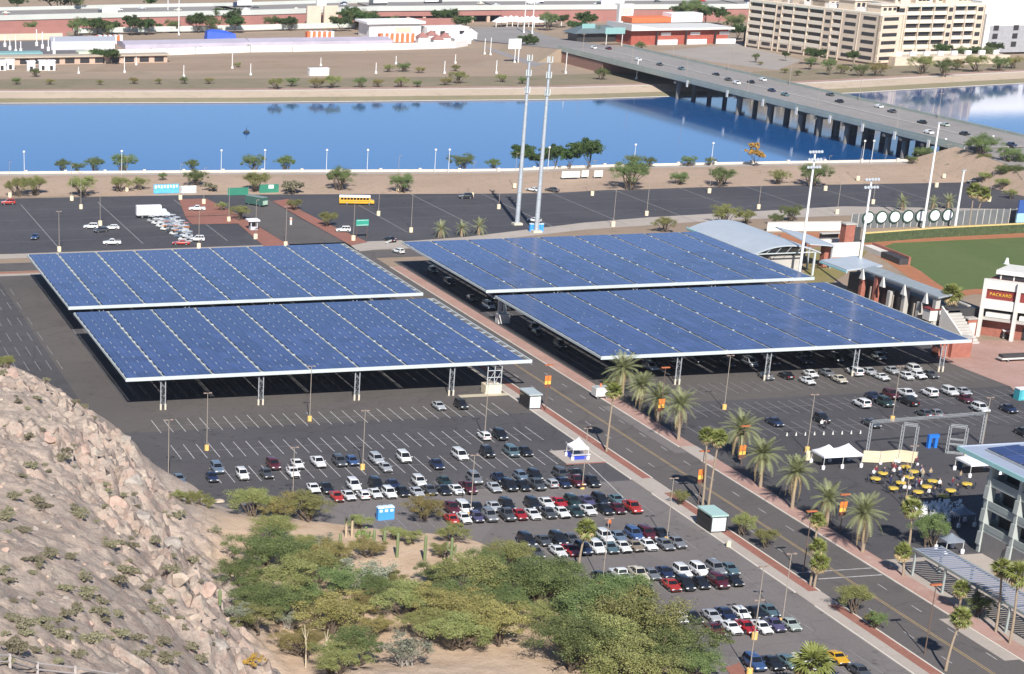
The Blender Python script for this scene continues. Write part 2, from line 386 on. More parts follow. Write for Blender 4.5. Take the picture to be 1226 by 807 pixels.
while y < 563:
    if not 288 < y < 300:
        stripe(wm_, 173.0, y, 173.0, y + 3, .14); stripe(wm_, 180.4, y, 180.4, y + 3, .14)
    y += 10.5
stripe(wm_, 170, 296.5, 183.5, 296.5, .3); stripe(wm_, 170, 293.0, 183.5, 293.0, .35)
stripe(wm_, 163, 380, 158.3, 336, .2)
struct('street_marking', wm_, PAINT)
# pale bus bays at the kerb
rect('bus_bay', 181.2, 368, 183.7, 405, .018, ASPH_L); rect('bus_bay', 181.3, 254, 183.7, 272, .018, WALK)

# ================================================================ SOLAR ARRAYS OVER THE LOTS
PANEL = bpy.data.materials.new('solar_glass'); PANEL.use_nodes = True
n = PANEL.node_tree.nodes; l = PANEL.node_tree.links; b = n['Principled BSDF']
b.inputs['Roughness'].default_value = .2; b.inputs['Specular IOR Level'].default_value = .5
oi = n.new('ShaderNodeObjectInfo'); tc = n.new('ShaderNodeTexCoord')
br = n.new('ShaderNodeTexBrick'); br.offset = 0; br.inputs['Scale'].default_value = 1.0; br.inputs['Mortar Size'].default_value = .035
br.inputs['Brick Width'].default_value = 1.22; br.inputs['Row Height'].default_value = .98
br.inputs['Color1'].default_value = (.024, .041, .145, 1); br.inputs['Color2'].default_value = (.030, .050, .17, 1); br.inputs['Mortar'].default_value = (.12, .14, .24, 1)
l.new(tc.outputs['Object'], br.inputs['Vector'])
hs = n.new('ShaderNodeHueSaturation'); l.new(br.outputs['Color'], hs.inputs['Color'])
mr = n.new('ShaderNodeMapRange'); mr.inputs['To Min'].default_value = .78; mr.inputs['To Max'].default_value = 1.25; l.new(oi.outputs['Random'], mr.inputs['Value']); l.new(mr.outputs[0], hs.inputs['Value'])
l.new(hs.outputs[0], b.inputs['Base Color'])
STEEL = M('galvanised_steel', (.40, .42, .44), .5, .3, var=.1, scale=1.5)
STEELW = M('white_steel', (.52, .565, .57), .5, 0, var=.05, scale=.5)
PIER = M('pier_concrete', (.60, .54, .44), .9, var=.1, scale=1)
PIERY = M('pier_yellow', (.72, .50, .14), .8, var=.12, scale=1)
ZT = 7.2
pm = MB().box(.03, .03, 0, 2.47, 4.87, .05).mesh('solar_panel', PANEL)
def array(label, x0, x1, y0, y1, cols, ncol_first, seed):
    rnd = random.Random(seed)
    t = thing('solar_canopy', label, 'solar canopy', ((x0 + x1) / 2, (y0 + y1) / 2, 0), 0, 'solar canopies over the parking lots')
    cx, cy = (x0 + x1) / 2, (y0 + y1) / 2
    L = lambda x, y, z: (x - cx, y - cy, z)
    # columns of panels with a wider gap at each bay line
    xs, gaps, x, c = [], [], x0 + .3, 0
    k = ncol_first
    while x + 2.5 < x1 - .1:
        xs.append(x); x += 2.5; c += 1
        if c == k and x + 3.2 < x1: gaps.append(x + .36); x += .72; k, c = 4, 0
    ny = 14; dy = (y1 - y0 - .4) / ny; sy = dy / 4.9
    far = MB()
    for j in range(ny):
        for x in xs:
            if j < 8:
                o = link('solar_panel', pm, t, L(x, y0 + .2 + j * dy, ZT + .12), (R(rnd.uniform(-.25, .25)), R(rnd.uniform(-.25, .25)), 0)); o.scale = (1, sy * .995, 1)
            else: far.box(*L(x + .03, y0 + .23 + j * dy, ZT + .12), *L(x + 2.47, y0 + .17 + (j + 1) * dy, ZT + .17))
    fo = far.build('solar_panel_field', PANEL, t); fo['kind'] = 'stuff'
    # fascia all round, deck frame beams, purlin
    f = MB()
    f.box(*L(x0 - .12, y0 - .12, ZT - .55), *L(x1 + .12, y0 + .12, ZT + .2)); fb = f.build('fascia', STEELW, t)
    f = MB(); f.box(*L(x0 - .12, y1 - .12, ZT - .5), *L(x1 + .12, y1 + .12, ZT + .05)); f.build('fascia', STEELW, t)
    for x in (x0, x1):
        f = MB(); f.box(*L(x - .12, y0 + .13, ZT - .4), *L(x + .12, y1 - .13, ZT + .1)); f.build('fascia', STEELW, t)
    pu = MB()
    for j in range(ny + 1): pu.box(*L(x0 + .15, y0 + .2 + j * dy - .07, ZT - .25), *L(x1 - .15, y0 + .2 + j * dy + .07, ZT + .07))
    pu.build('purlin', STEEL, t)
    # bright walkway beams on the bay lines with clips, truss girders below
    for gx in gaps:
        bm = MB(); bw = .1 if seed < 3 else .05; bm.box(*L(gx - bw, y0 + .2, ZT - .12), *L(gx + bw, y1 - .2, ZT + .13))
        for j in range(ny):
            if rnd.random() < (.85 if seed < 3 else .45): gw = rnd.uniform(.12, .3); bm.box(*L(gx - gw, y0 + .2 + j * dy - .3, ZT + .1), *L(gx + gw, y0 + .2 + j * dy + .3, ZT + .24))
        bm.build('bay_beam', STEELW, t)
    cl = MB()                                        # clip blocks between panel columns
    cl_ = .75 if seed < 3 else .28
    for x in xs:
        for j in range(1, ny):
            if rnd.random() < (.85 if seed < 3 else .18): cl.box(*L(x + 2.46, y0 + .2 + j * dy - cl_, ZT + .1), *L(x + 2.54, y0 + .2 + j * dy + cl_, ZT + .22))
    co = cl.build('panel_clip', STEELW, t); co['kind'] = 'stuff'
    cm = MB(); 
    for s in (-1, 1):
        cm.box(s * .5 - .1, -.1, 1.0, s * .5 + .1, .1, ZT - .9)
    for q in range(5):
        za, zb = 1.2 + q * .95, 1.2 + (q + 1) * .95
        s = 1 if q % 2 else -1
        cm.bar((-.44 * s, 0, za), (.44 * s, 0, zb), .045); cm.box(-.45, -.025, za - .025, .45, .025, za + .025)
    colm = cm.mesh('column', STEEL)
    bp_ = MB(); 
    for s in (-1, 1): bp_.box(s * .5 - .18, -.18, 0, s * .5 + .18, .18, 1.25)
    bpm = bp_.mesh('pier', PIER)
    tm = MB()
    tm.box(-.12, 0, ZT - 1.0, .12, y1 - y0 - 2, ZT - .8); tm.box(-.1, 0, ZT - 2.1, .1, y1 - y0 - 2, ZT - 1.95)
    nseg = 22; dl = (y1 - y0 - 2) / nseg
    for q in range(nseg): tm.bar((0, q * dl, ZT - 2.0 if q % 2 else ZT - .9), (0, (q + 1) * dl, ZT - .9 if q % 2 else ZT - 2.0), .06)
    tmm = tm.mesh('girder', STEEL)
    for q, gx in enumerate(gaps[cols::2]):
        link('girder', tmm, t, L(gx, y0 + 1, 0))
        for yy in (y0 - .2 + 1.0, (y0 + y1) / 2, y1 - 2.0):
            c = link('column', colm, t, L(gx, yy, 0)); link('pier', bpm, c)
    return t
array('nearest solar canopy of the left pair, hiding the darkest striped stalls under its front', 80.0, 170.2, 419.2, 486.0, 0, 3, 1)
array('far left solar canopy, beside the street and below the white box truck', 79.8, 169.6, 492.4, 562, 0, 3, 2)
array('far right solar canopy, between the street and the blue curved roof', 186.4, 275.6, 492.4, 561, 1, 3, 3)
array('nearest solar canopy of the right pair, with white cars under its front edge', 186.4, 275.6, 419.2, 486.0, 1, 3, 4)

# ================================================================ CARS
PAINTM = bpy.data.materials.new('car_paint'); PAINTM.use_nodes = True
n = PAINTM.node_tree.nodes; l = PAINTM.node_tree.links; b = n['Principled BSDF']
oi = n.new('ShaderNodeObjectInfo'); no = n.new('ShaderNodeTexNoise'); no.inputs['Scale'].default_value = 3
mx = n.new('ShaderNodeMix'); mx.data_type = 'RGBA'; mx.blend_type = 'MULTIPLY'; mx.inputs[0].default_value = .25
l.new(oi.outputs['Color'], mx.inputs[6]); l.new(no.outputs['Fac'], mx.inputs[7]); l.new(mx.outputs[2], b.inputs['Base Color'])
b.inputs['Roughness'].default_value = .32; b.inputs['Coat Weight'].default_value = .7; b.inputs['Coat Roughness'].default_value = .06
GLASS = M('car_glass', (.012, .014, .018), .06, var=.2, scale=1, spec=.7)
TYRE = M('tyre_rubber', (.02, .02, .021), .85, var=.2)
RIM = M('wheel_rim', (.42, .43, .44), .35, .6, var=.1)
LAMP = M('lamp_glass', (.75, .77, .78), .12, var=.05, spec=.8)
TAIL = M('tail_lamp_glass', (.30, .015, .012), .2, var=.1)
TRIM = M('black_trim', (.025, .025, .027), .6, var=.1)
wh = MB(); wh.tube((-.11, 0, 0), (.11, 0, 0), .33, .33, 12); WHEEL = None
wh.m = 1; wh.tube((-.118, 0, 0), (.118, 0, 0), .2, .2, 8); WHEEL = wh.mesh('wheel', [TYRE, RIM], 40)
SPEC = {  # L, W, ground clearance, [(y, top)] of the lower body, cabin (back foot, back top, front top, front foot), belt z, roof z
    'sedan': (4.75, 1.82, .2, [(-1, .70), (-.97, .93), (-.62, .98), (-.3, .94), (.42, .92), (.55, .88), (.93, .74), (1, .52)], (-1.65, -.95, .25, 1.05), .93, 1.45),
    'coupe': (4.6, 1.84, .19, [(-1, .66), (-.96, .9), (-.6, .95), (-.3, .92), (.35, .9), (.5, .86), (.93, .7), (1, .48)], (-1.75, -.75, .1, .85), .91, 1.36),
    'hatchback': (4.2, 1.76, .2, [(-1, .72), (-.98, .98), (-.6, .98), (-.3, .95), (.42, .95), (.6, .9), (.93, .76), (1, .52)], (-1.98, -1.5, .3, 1.1), .95, 1.52),
    'suv': (4.75, 1.93, .26, [(-1, .72), (-.98, 1.08), (-.6, 1.1), (-.3, 1.09), (.38, 1.09), (.55, 1.04), (.94, .92), (1, .6)], (-2.28, -2.0, .35, 1.05), 1.08, 1.78),
    'minivan': (5.0, 1.98, .2, [(-1, .7), (-.98, 1.0), (-.6, 1.03), (-.3, 1.02), (.5, 1.02), (.66, .95), (.94, .8), (1, .52)], (-2.42, -2.2, .65, 1.6), 1.02, 1.78),
    'pickup': (5.6, 1.98, .3, [(-1, .75), (-.99, 1.12), (-.6, 1.12), (-.3, 1.12), (.38, 1.14), (.55, 1.1), (.94, .98), (1, .62)], (-.85, -.7, .5, 1.2), 1.12, 1.84),
    'jeep': (4.2, 1.85, .3, [(-1, .75), (-.99, 1.1), (-.6, 1.12), (-.3, 1.1), (.3, 1.1), (.5, 1.06), (.97, 1.0), (1, .62)], (-2.0, -1.9, .3, .65), 1.1, 1.85),
}
def make_car(kind):
    Lc, W, z0, prof, cab, zb, zr = SPEC[kind]; hw = W / 2; made = []
    t = thing(kind if kind not in ('suv',) else 'sport_utility_car', None, None, (0, 0, -50)); 
    def part(n_, mb, mat, parent=None, smooth=35):
        o = mb.build(n_, mat, parent or t, smooth=smooth); made.append(o); return o
    m = MB(); secs = []
    for f, zt in prof:
        y = f * Lc / 2; tap = 1 - .13 * max(0, abs(f) - .72) / .28 * 1.0; w_ = hw * tap; zz = z0 + (.12 if abs(f) > .9 else 0)
        secs.append([(-w_ * .92, y, zz), (w_ * .92, y, zz), (w_, y, zz + .22), (w_ * .99, y, zt - .2), (w_ * .9, y, zt), (-w_ * .9, y, zt), (-w_ * .99, y, zt - .2), (-w_, y, zz + .22)])
    m.loft(secs)
    a, b_, c, d = cab; wb, wt = hw * .9, hw * .74; e = zb - .06; q = zr - .07
    def ring(z, y0, y1, w_): return [(-w_, y0, z), (w_, y0, z), (w_, y1, z), (-w_, y1, z)]
    m.loft([ring(e, a, d, wb), ring(q, b_, c, wt), ring(zr, b_ + .18, c - .22, wt * .86)])
    if kind == 'pickup':
        pass
    part('body', m, PAINTM)
    def face(p0, p1, p2, p3, i0=.1, i1=.1, off=.012):   # inset quad lying just outside a cabin face
        P = [Vector(p) for p in (p0, p1, p2, p3)]; nrm = (P[1] - P[0]).cross(P[3] - P[0]).normalized() * off
        def bil(u, v): return (P[0] * (1 - u) + P[1] * u) * (1 - v) + (P[3] * (1 - u) + P[2] * u) * v + nrm
        return [bil(i0, i1), bil(1 - i0, i1), bil(1 - i0, 1 - i1), bil(i0, 1 - i1)]
    zf = zb + .02
    fr = lambda z: (z - e) / (q - e)
    def edge(z, y_lo, y_hi, s): t_ = fr(z); return (s * (wb + (wt - wb) * t_), y_lo + (y_hi - y_lo) * t_, z)
    g1 = MB(); g1.quad(*face(edge(zf, d, c, 1), edge(zf, d, c, -1), edge(q, d, c, -1), edge(q, d, c, 1), .05, .04)); part('windscreen', g1, GLASS)
    g1 = MB(); g1.quad(*face(edge(zf, a, b_, -1), edge(zf, a, b_, 1), edge(q, a, b_, 1), edge(q, a, b_, -1), .08, .08)); part('rear_window', g1, GLASS)
    for s in (-1, 1):
        g1 = MB(); segs = {'sedan': [(.0, .5), (.53, 1)], 'coupe': [(0, .35), (.38, 1)], 'hatchback': [(0, .2), (.22, .58), (.6, 1)], 'pickup': [(0, .45), (.5, 1)], 'jeep': [(0, .3), (.33, .65), (.68, 1)]}.get(kind, [(0, .28), (.31, .62), (.65, 1)])
        for u0, u1 in segs:
            def pt(u, z):
                t_ = fr(z); y0, y1 = a + (b_ - a) * t_, d + (c - d) * t_; return (s * (wb + (wt - wb) * t_ + .012), (y0 + .12) + (y1 - .12 - y0 - .12) * u, z)
            P = [pt(u0, zf + .03), pt(u1, zf + .03), pt(u1, q - .05), pt(u0, q - .05)]
            g1.quad(*(P if s > 0 else P[::-1]))
        part('side_window', g1, GLASS)
    if kind == 'pickup':
        bd = MB(); y0, y1 = -Lc / 2 + .12, a - .08; w_ = hw * .82
        bd.quad((-w_, y0, 1.125), (w_, y0, 1.125), (w_, y1, 1.125), (-w_, y1, 1.125)); part('truck_bed', bd, TRIM, smooth=None)
        rl = MB()
        for s in (-1, 1): rl.box(s * w_ - .06, y0 - .05, 1.1, s * w_ + .06, y1, 1.2)
        rl.box(-w_, y0 - .08, 1.1, w_, y0 + .02, 1.2); part('bed_rail', rl, PAINTM, smooth=None)
    fy, ry = Lc * .31, -Lc * .29
    for s in (-1, 1):                                # sill, wheel arches, mirror and door handle line
        q = MB().box(s * (hw + .003) - .02, -Lc * .2, z0 + .04, s * (hw + .003) + .01, Lc * .22, z0 + .2); part('sill', q, TRIM, smooth=None)
        q = MB().box(s * (hw + .1) - .11, d - .32, zb - .02, s * (hw + .1) + .09, d - .14, zb + .14); part('mirror', q, PAINTM, smooth=None)
        for y in (fy, ry): q = MB().tube((s * (hw - .06), y, .38), (s * (hw + .004), y, .38), .41, None, 12); part('wheel_arch', q, TRIM, smooth=None)
    q = MB().box(-hw * .86, -Lc / 2 - .012, z0 + .08, hw * .86, -Lc / 2 + .02, z0 + .26); part('bumper', q, TRIM, smooth=None)
    for s in (-1, 1):
        for y in (fy, ry):
            o = link('wheel', WHEEL, t, (s * (hw - .1), y, .33)); made.append(o)
    ft = prof[-2][1]; bt = prof[1][1]
    for s in (-1, 1):
        h = MB().box(-.2, -.04, -.08, .2, .05, .08); o = h.build('headlight', LAMP, t, (s * hw * .62, Lc / 2 - .06, ft - .12)); made.append(o)
        h = MB().box(-.15, -.05, -.11, .15, .04, .11); o = h.build('tail_light', TAIL, t, (s * hw * .68, -Lc / 2 + .02, bt - .16)); made.append(o)
    h = MB().box(-hw * .62, -.03, -.12, hw * .62, .035, .12); o = h.build('grille', TRIM, t, (0, Lc / 2 - .02, .52)); made.append(o)
    h = MB().box(-.26, -.03, -.07, .26, .03, .07); o = h.build('number_plate', LAMP, t, (0, -Lc / 2 - .01, .72)); made.append(o)
    proto_done(t, made); return t
CAR = {k: make_car(k) for k in SPEC}
CC = {'white': (.80, .81, .80), 'cream': (.66, .60, .48), 'silver': (.46, .48, .50), 'grey': (.20, .21, .225), 'dark grey': (.075, .08, .085), 'black': (.014, .015, .018),
      'navy': (.018, .028, .075), 'blue': (.05, .10, .24), 'steel blue': (.14, .19, .26), 'teal': (.10, .165, .19), 'purple': (.085, .075, .16), 'red': (.42, .014, .014), 'maroon': (.10, .012, .018),
      'bright red': (.46, .035, .02), 'tan': (.30, .24, .17), 'yellow': (.75, .42, .01), 'dark green': (.02, .045, .04), 'pale green': (.40, .46, .42), 'orange': (.65, .18, .03)}
TY = {'s': 'sedan', 'c': 'coupe', 'h': 'hatchback', 'u': 'suv', 'v': 'minivan', 'p': 'pickup', 'j': 'jeep'}
NICE = {'sedan': 'sedan', 'coupe': 'coupe', 'hatchback': 'hatchback', 'suv': 'sport utility', 'minivan': 'minivan', 'pickup': 'pickup', 'jeep': 'off-roader'}
def parked(cars, phrase, group, rows=None):
    """cars: (px x, px y, colour, type letter[, 'a' = tail to the viewer])"""
    L = []
    for c in cars:
        p = at(c[0], c[1], .75); away = len(c) > 4
        if rows:
            y = rows[0] + random.uniform(-.35, .35)
        else: y = p.y
        # slide along the line of sight so that the car stays where the photograph shows it
        k = 0.0
        L.append([p.x + (y - p.y) * 0.22, y, c[2], TY[c[3]], away])
    L.sort(key=lambda q: q[0] if rows else (round(q[1] / 6), q[0]))
    for i in range(1, len(L)):
        if rows and L[i][0] - L[i - 1][0] < 2.35: L[i][0] = L[i - 1][0] + 2.35
    for i, (x, y, col, ty, away) in enumerate(L):
        nm = lambda q: q[2] + ' ' + NICE[q[3]]
        lab = f"{col} {NICE[ty]}, {ORD[i]} from the left in {phrase}"
        rz = (0 if away else math.pi) + random.uniform(-.03, .03)
        c = CC[col]; j = random.uniform(.9, 1.1)
        sc1 = (random.uniform(.98, 1.08), random.uniform(.97, 1.12), random.uniform(.97, 1.1)); o = place(CAR[ty], (x, y, .02), rz, lab, 'car' if ty != 'pickup' else 'pickup truck', group, scale=sc1, color=(min(.85, c[0] * j), min(.85, c[1] * j), min(.85, c[2] * j), 1))


G1, G2, G3 = 'cars parked in the left lot', 'cars parked in the crowded rows', 'cars parked in the right lot'
parked([(530, 496, 'silver', 's'), (557, 495, 'black', 'u')], 'the nearly empty line nearest the left array', G1, [409.7])
parked([(582, 526, 'white', 'h', 'a'), (599, 521, 'black', 'u')], 'the line with one lamp post, second from the left array', G1, [385.0])
parked([(259.7, 556, 'steel blue', 'u'), (327, 554, 'maroon', 'u'), (355.7, 554, 'white', 's'), (382.6, 562, 'white', 'p'), (408, 558, 'dark grey', 'u'), (421, 549.6, 'blue', 'h'), (451, 550, 'silver', 'u'), (484, 548.5, 'white', 'v'),
        (588, 551, 'black', 'j'), (618, 551, 'teal', 'v'), (634, 550, 'black', 's'), (554, 552, 'white', 'v')], 'the far line of the third stall row', G1, [372.6 + 0.0 - 0.0])
parked([(214.5, 563, 'steel blue', 's'), (253.6, 570, 'navy', 's'), (290, 566.5, 'white', 'u'), (318.5, 563.5, 'dark grey', 's'), (350.8, 566.7, 'white', 's'), (462, 560.6, 'silver', 's'), (524, 557.7, 'navy', 's')], 'the near line of the third stall row', G1, [367.2])
parked([(376, 587, 'white', 's'), (391, 584, 'black', 's'), (424, 583, 'white', 'u'), (450.5, 580, 'black', 'u'), (470.7, 580, 'navy', 's'), (503, 579.5, 'white', 'u'), (533, 577, 'dark green', 's'), (570, 577, 'grey', 'u'), (600, 577, 'navy', 's'), (626, 574, 'steel blue', 'h'),
        (642.5, 573, 'black', 'u'), (673.5, 570, 'dark grey', 'u'), (693, 570, 'black', 's')], 'the far line of the first crowded row', G2, [356.2])
parked([(404.6, 601, 'bright red', 's'), (415.6, 593.6, 'white', 's'), (436, 596, 'white', 'h', 'a'), (450, 593.6, 'white', 's'), (466, 590, 'white', 'u'), (482, 589, 'black', 's'), (500, 591, 'silver', 's'), (516, 591, 'dark grey', 's'), (533, 590, 'black', 's'), (546, 588, 'white', 's'), (562, 588, 'maroon', 'p'),
        (593.6, 586.7, 'silver', 's'), (613, 588, 'black', 'u'), (628.7, 587, 'black', 's'), (645, 584.5, 'dark grey', 'p'), (663, 583.5, 'silver', 'h', 'a'), (674.5, 581, 'navy', 's'), (693, 581, 'maroon', 'p'), (711, 581, 'black', 'p')], 'the near line of the first crowded row', G2, [350.8])
parked([(542, 612, 'maroon', 'p'), (553.6, 610, 'white', 'v'), (573, 612, 'black', 's'), (593.6, 611, 'silver', 's'), (610, 611, 'black', 'u'), (640, 608, 'black', 'u'), (658, 609, 'white', 's'), (673.5, 608, 'red', 's'), (687.5, 604, 'dark green', 'u'), (707.7, 607, 'purple', 's'), (722.4, 604, 'black', 'u'), (742.5, 604, 'teal', 's')], 'the far line of the second crowded row', G2, [339.2])
parked([(540.6, 622, 'bright red', 's', 'a'), (557, 626.5, 'white', 's'), (571.6, 625.5, 'purple', 'h'), (588.7, 623.5, 'grey', 'u'), (610.7, 625, 'dark grey', 'p'), (626, 624, 'red', 's'), (641.7, 622, 'white', 's'), (660.5, 621.5, 'dark grey', 's'), (676, 620, 'white', 's'), (693, 619, 'dark green', 's'), (709, 618.5, 'white', 's'), (728.6, 616.5, 'black', 's'), (742, 614, 'maroon', 's'), (762.7, 615, 'bright red', 'p')], 'the near line of the second crowded row', G2, [333.8])
parked([(631, 648, 'black', 'u'), (652, 648.5, 'dark grey', 's'), (669, 646.6, 'black', 'u'), (685, 648, 'dark grey', 's'), (711.6, 648, 'dark green', 's'), (725.5, 646.6, 'white', 'u'), (744, 648, 'steel blue', 's'), (762.7, 645, 'blue', 'u'), (776.7, 642.5, 'maroon', 'u'), (793.8, 642.7, 'black', 's')], 'the far line of the third crowded row', G2, [318.8])
parked([(613, 657.5, 'black', 'p'), (638.7, 655.5, 'dark grey', 's'), (668, 659, 'white', 's'), (677.5, 655, 'red', 's'), (691, 663, 'navy', 'u'), (705.4, 660, 'white', 'u'), (725.5, 663, 'teal', 's'), (741.8, 661.4, 'white', 's'), (759.6, 661.4, 'tan', 's'), (780.5, 660.6, 'white', 's'), (800.7, 657.4, 'grey', 's'), (816, 657.4, 'grey', 's')], 'the near line of the third crowded row', G2, [313.2])
parked([(721, 692, 'black', 's'), (745.7, 692.6, 'white', 'p', 'a'), (767, 692, 'cream', 'p'), (783, 691, 'grey', 's'), (799.5, 690, 'navy', 's'), (819, 687.5, 'white', 'u'), (840, 687, 'white', 'u'), (860.7, 685.5, 'grey', 'u'), (880, 690, 'teal', 's')], 'the far line of the fourth crowded row', G2, [299])
parked([(755.5, 705, 'black', 's'), (770, 705, 'dark green', 's'), (807.7, 706, 'bright red', 's'), (821.5, 703, 'black', 'u'), (842.7, 703, 'black', 's'), (864.8, 703, 'maroon', 'u'), (884.4, 702, 'black', 'c')], 'the near line of the fourth crowded row', G2, [293.2])
parked([(813.7, 741, 'white', 's'), (830, 741, 'black', 's'), (855.8, 741, 'silver', 's'), (872.4, 741, 'navy', 's'), (892, 740, 'white', 'h'), (906.5, 738, 'black', 's'), (925, 736, 'teal', 's')], 'the far line of the fifth crowded row', G2, [278.6])
parked([(860.7, 760.5, 'maroon', 's'), (880.3, 756.8, 'white', 'c'), (897, 757.5, 'red', 's'), (914.5, 756, 'white', 's'), (933, 755.8, 'purple', 's'), (953.7, 756, 'pale green', 's')], 'the near line of the fifth crowded row', G2, [272.8])
parked([(903.8, 795, 'blue', 'u'), (927, 795, 'black', 's'), (945, 792, 'teal', 's'), (958.6, 788, 'white', 's'), (976, 790, 'dark grey', 's'), (1011, 796, 'yellow', 'c')], 'the line cut by the bottom of the picture', G2, [258.4])
parked([(970, 804, 'white', 's'), (992, 806, 'navy', 's'), (1033, 806, 'dark grey', 's')], 'the last line on the bottom edge of the picture', G2, [253.0])
# right lot
parked([(924.6, 456, 'grey', 's'), (944, 451, 'black', 's', 'a'), (969, 446, 'white', 's'), (990, 446, 'grey', 's'), (1025, 446, 'white', 'v', 'a'), (1043, 446, 'silver', 's'), (1091.6, 439, 'white', 'u'), (1068, 443, 'silver', 's')], 'the line just under the edge of the right array', G3, [421])
parked([(968.5, 457, 'white', 's'), (1006.5, 455, 'cream', 's'), (1053.6, 449, 'white', 'c'), (1085.5, 450, 'white', 'h'), (1099, 448.5, 'white', 's'), (1116, 449.4, 'dark grey', 's')], 'the sunlit line in front of the right array', G3, [415.5])
parked([(1040, 469, 'navy', 's'), (1062.8, 469, 'maroon', 'u'), (1079.4, 466, 'white', 'p'), (1106.8, 465.5, 'white', 'u', 'a'), (1129.5, 463, 'white', 'u'), (1146, 463, 'silver', 's')], 'the far line of the second row of the right lot', G3, [400.2])
parked([(1025.8, 477.7, 'white', 'u', 'a'), (1052.6, 476, 'dark green', 'u'), (1084, 476.8, 'black', 'p', 'a'), (1149, 472, 'maroon', 's')], 'the near line of the second row of the right lot', G3, [394.5])
parked([(927.6, 504.5, 'navy', 's'), (984, 501.5, 'black', 'j'), (1043.6, 506, 'dark grey', 's'), (1106.8, 494, 'dark grey', 's', 'a'), (1119.6, 494, 'grey', 's', 'a'), (1174, 489, 'white', 'u'), (1207.7, 489, 'navy', 's'), (1226, 517, 'black', 's')], 'the loose line beside the metal truss frames', G3, None)
# shaded rows under the right arrays
sh = []
for yc, xs_ in ((433.8, (199, 205, 211, 224, 229.5, 235, 243, 251, 256, 262)), (439.5, (208, 219, 237, 246, 259, 265)), (452.5, (200, 213, 226, 241, 254)), (458.5, (193, 205, 217, 232, 248, 261)), (473, (193, 199, 210, 222, 236, 250)), (478, (194, 203, 215)), (505, (192, 198, 209)), (515, (191, 197, 204)), (536, (192, 199, 207)), (553, (193, 200))):
    for x in xs_:
        c = random.choice(['white', 'silver', 'dark grey', 'black', 'navy', 'teal', 'white', 'grey'] if yc > 445 else ['black', 'dark grey', 'white', 'navy', 'silver', 'maroon']); p = px((x, yc, .75)); sh.append((p[0], p[1], c, random.choice('ssuhv')))
parked(sh, 'the shade under the right arrays', 'cars in the shade under the right arrays', None)
# north lots
for (x, y, c, ty, rz, lab) in [(10, 242, 'bright red', 'suv', 1.5, 'bright red car cut by the left edge of the picture'), (42, 283, 'blue', 'sedan', 2.8, 'small blue sedan alone in the upper left lot'), (134, 290, 'white', 'pickup', 1.45, 'white pickup parked alone behind the left array'),
                               (109, 271, 'white', 'suv', 1.3, 'white sport utility parked beside two others left of the box truck'), (121, 275, 'dark grey', 'hatchback', 1.9, 'dark hatchback between two white cars left of the box truck'), (134, 272, 'white', 'hatchback', 1.4, 'small white hatchback right of the dark one left of the box truck'),
                               (236, 249.5, 'white', 'pickup', 1.35, 'white pickup stopped at the red paved median'), (411, 275, 'white', 'suv', 1.4, 'white sport utility parked at the tip of the red median'), (558, 235, 'black', 'suv', 1.4, 'black sport utility parked alone at the lake side of the lot'),
                               (467, 286, 'black', 'sedan', .2, 'black sedan waiting at the corner behind the arrays'), (477, 300, 'white', 'hatchback', .3, 'white hatchback turning at the corner behind the arrays'), (638, 227, 'white', 'sedan', .5, 'white sedan at the foot of the lake bank'), (661, 227, 'dark grey', 'sedan', .5, 'dark sedan at the foot of the lake bank'),
                               (1167, 217, 'black', 'pickup', 1.3, 'black pickup parked high at the right end of the lake lot'), (640, 263, 'white', 'hatchback', .7, 'white hatchback parked at the feet of the two tall masts')]:
    p = at(x, y, .75); cc = CC[c]
    o = place(CAR[ty], (p.x, p.y, .02 + bank_z(p.x, p.y)), rz, lab, 'car' if ty != 'pickup' else 'pickup truck', color=(*cc, 1))
# ================================================================ THE HILLSIDE AND THE DESERT GARDEN
HP = [(0, 440, 13), (0, 520, 20), (0, 600, 27), (0, 700, 36), (0, 807, 45), (-60, 440, 15), (-60, 600, 30), (-60, 807, 50), (-60, 900, 60), (0, 900, 56), (100, 900, 48), (200, 900, 38), (280, 900, 22),
      (50, 466, 12.5), (60, 540, 19), (60, 600, 24), (60, 700, 33), (60, 807, 42), (100, 500, 11.5), (110, 560, 16), (110, 620, 21), (110, 700, 29), (110, 807, 38),
      (135, 522, 11), (155, 535, 10), (162, 560, 8), (156, 600, 12), (160, 640, 16), (160, 700, 22), (160, 807, 32), (171, 578, 4.5), (196, 592, 2.8), (200, 640, 8), (200, 700, 15), (200, 807, 25),
      (230, 601, 2.6), (240, 650, 5), (240, 720, 11), (240, 807, 19), (262, 612, 2), (268, 650, 3.2), (275, 720, 6), (280, 770, 10.5), (285, 807, 14), (300, 622, 1.6), (300, 690, 2), (306, 807, 5), (320, 760, 3),
      (340, 640, 1.4), (400, 650, 1.4), (400, 720, 2), (400, 807, 4), (500, 650, 1.0), (500, 720, 2), (500, 807, 4), (560, 660, .8), (600, 730, 1.5), (600, 807, 3.5), (680, 790, 2.5), (760, 807, 1.5), (700, 850, 4), (500, 880, 6), (330, 880, 8), (840, 850, .5)]
HB = [(0, 395, -2), (-60, 400, -2), (50, 428, -2), (93, 468, -2), (124, 497, -2), (150, 514, -2), (168, 538, -2), (184, 564, -2), (215, 575, -2), (245, 584, -2), (285, 600, -1.5), (330, 612, -1), (400, 620, -1), (480, 630, -1), (560, 636, -1), (600, 645, -1), (640, 668, -1), (720, 715, -1), (800, 760, -1), (860, 800, -1), (930, 860, -1), (-60, 340, -2), (120, 400, -2)]
hp = np.array([list(at(*q)) for q in HP + HB])
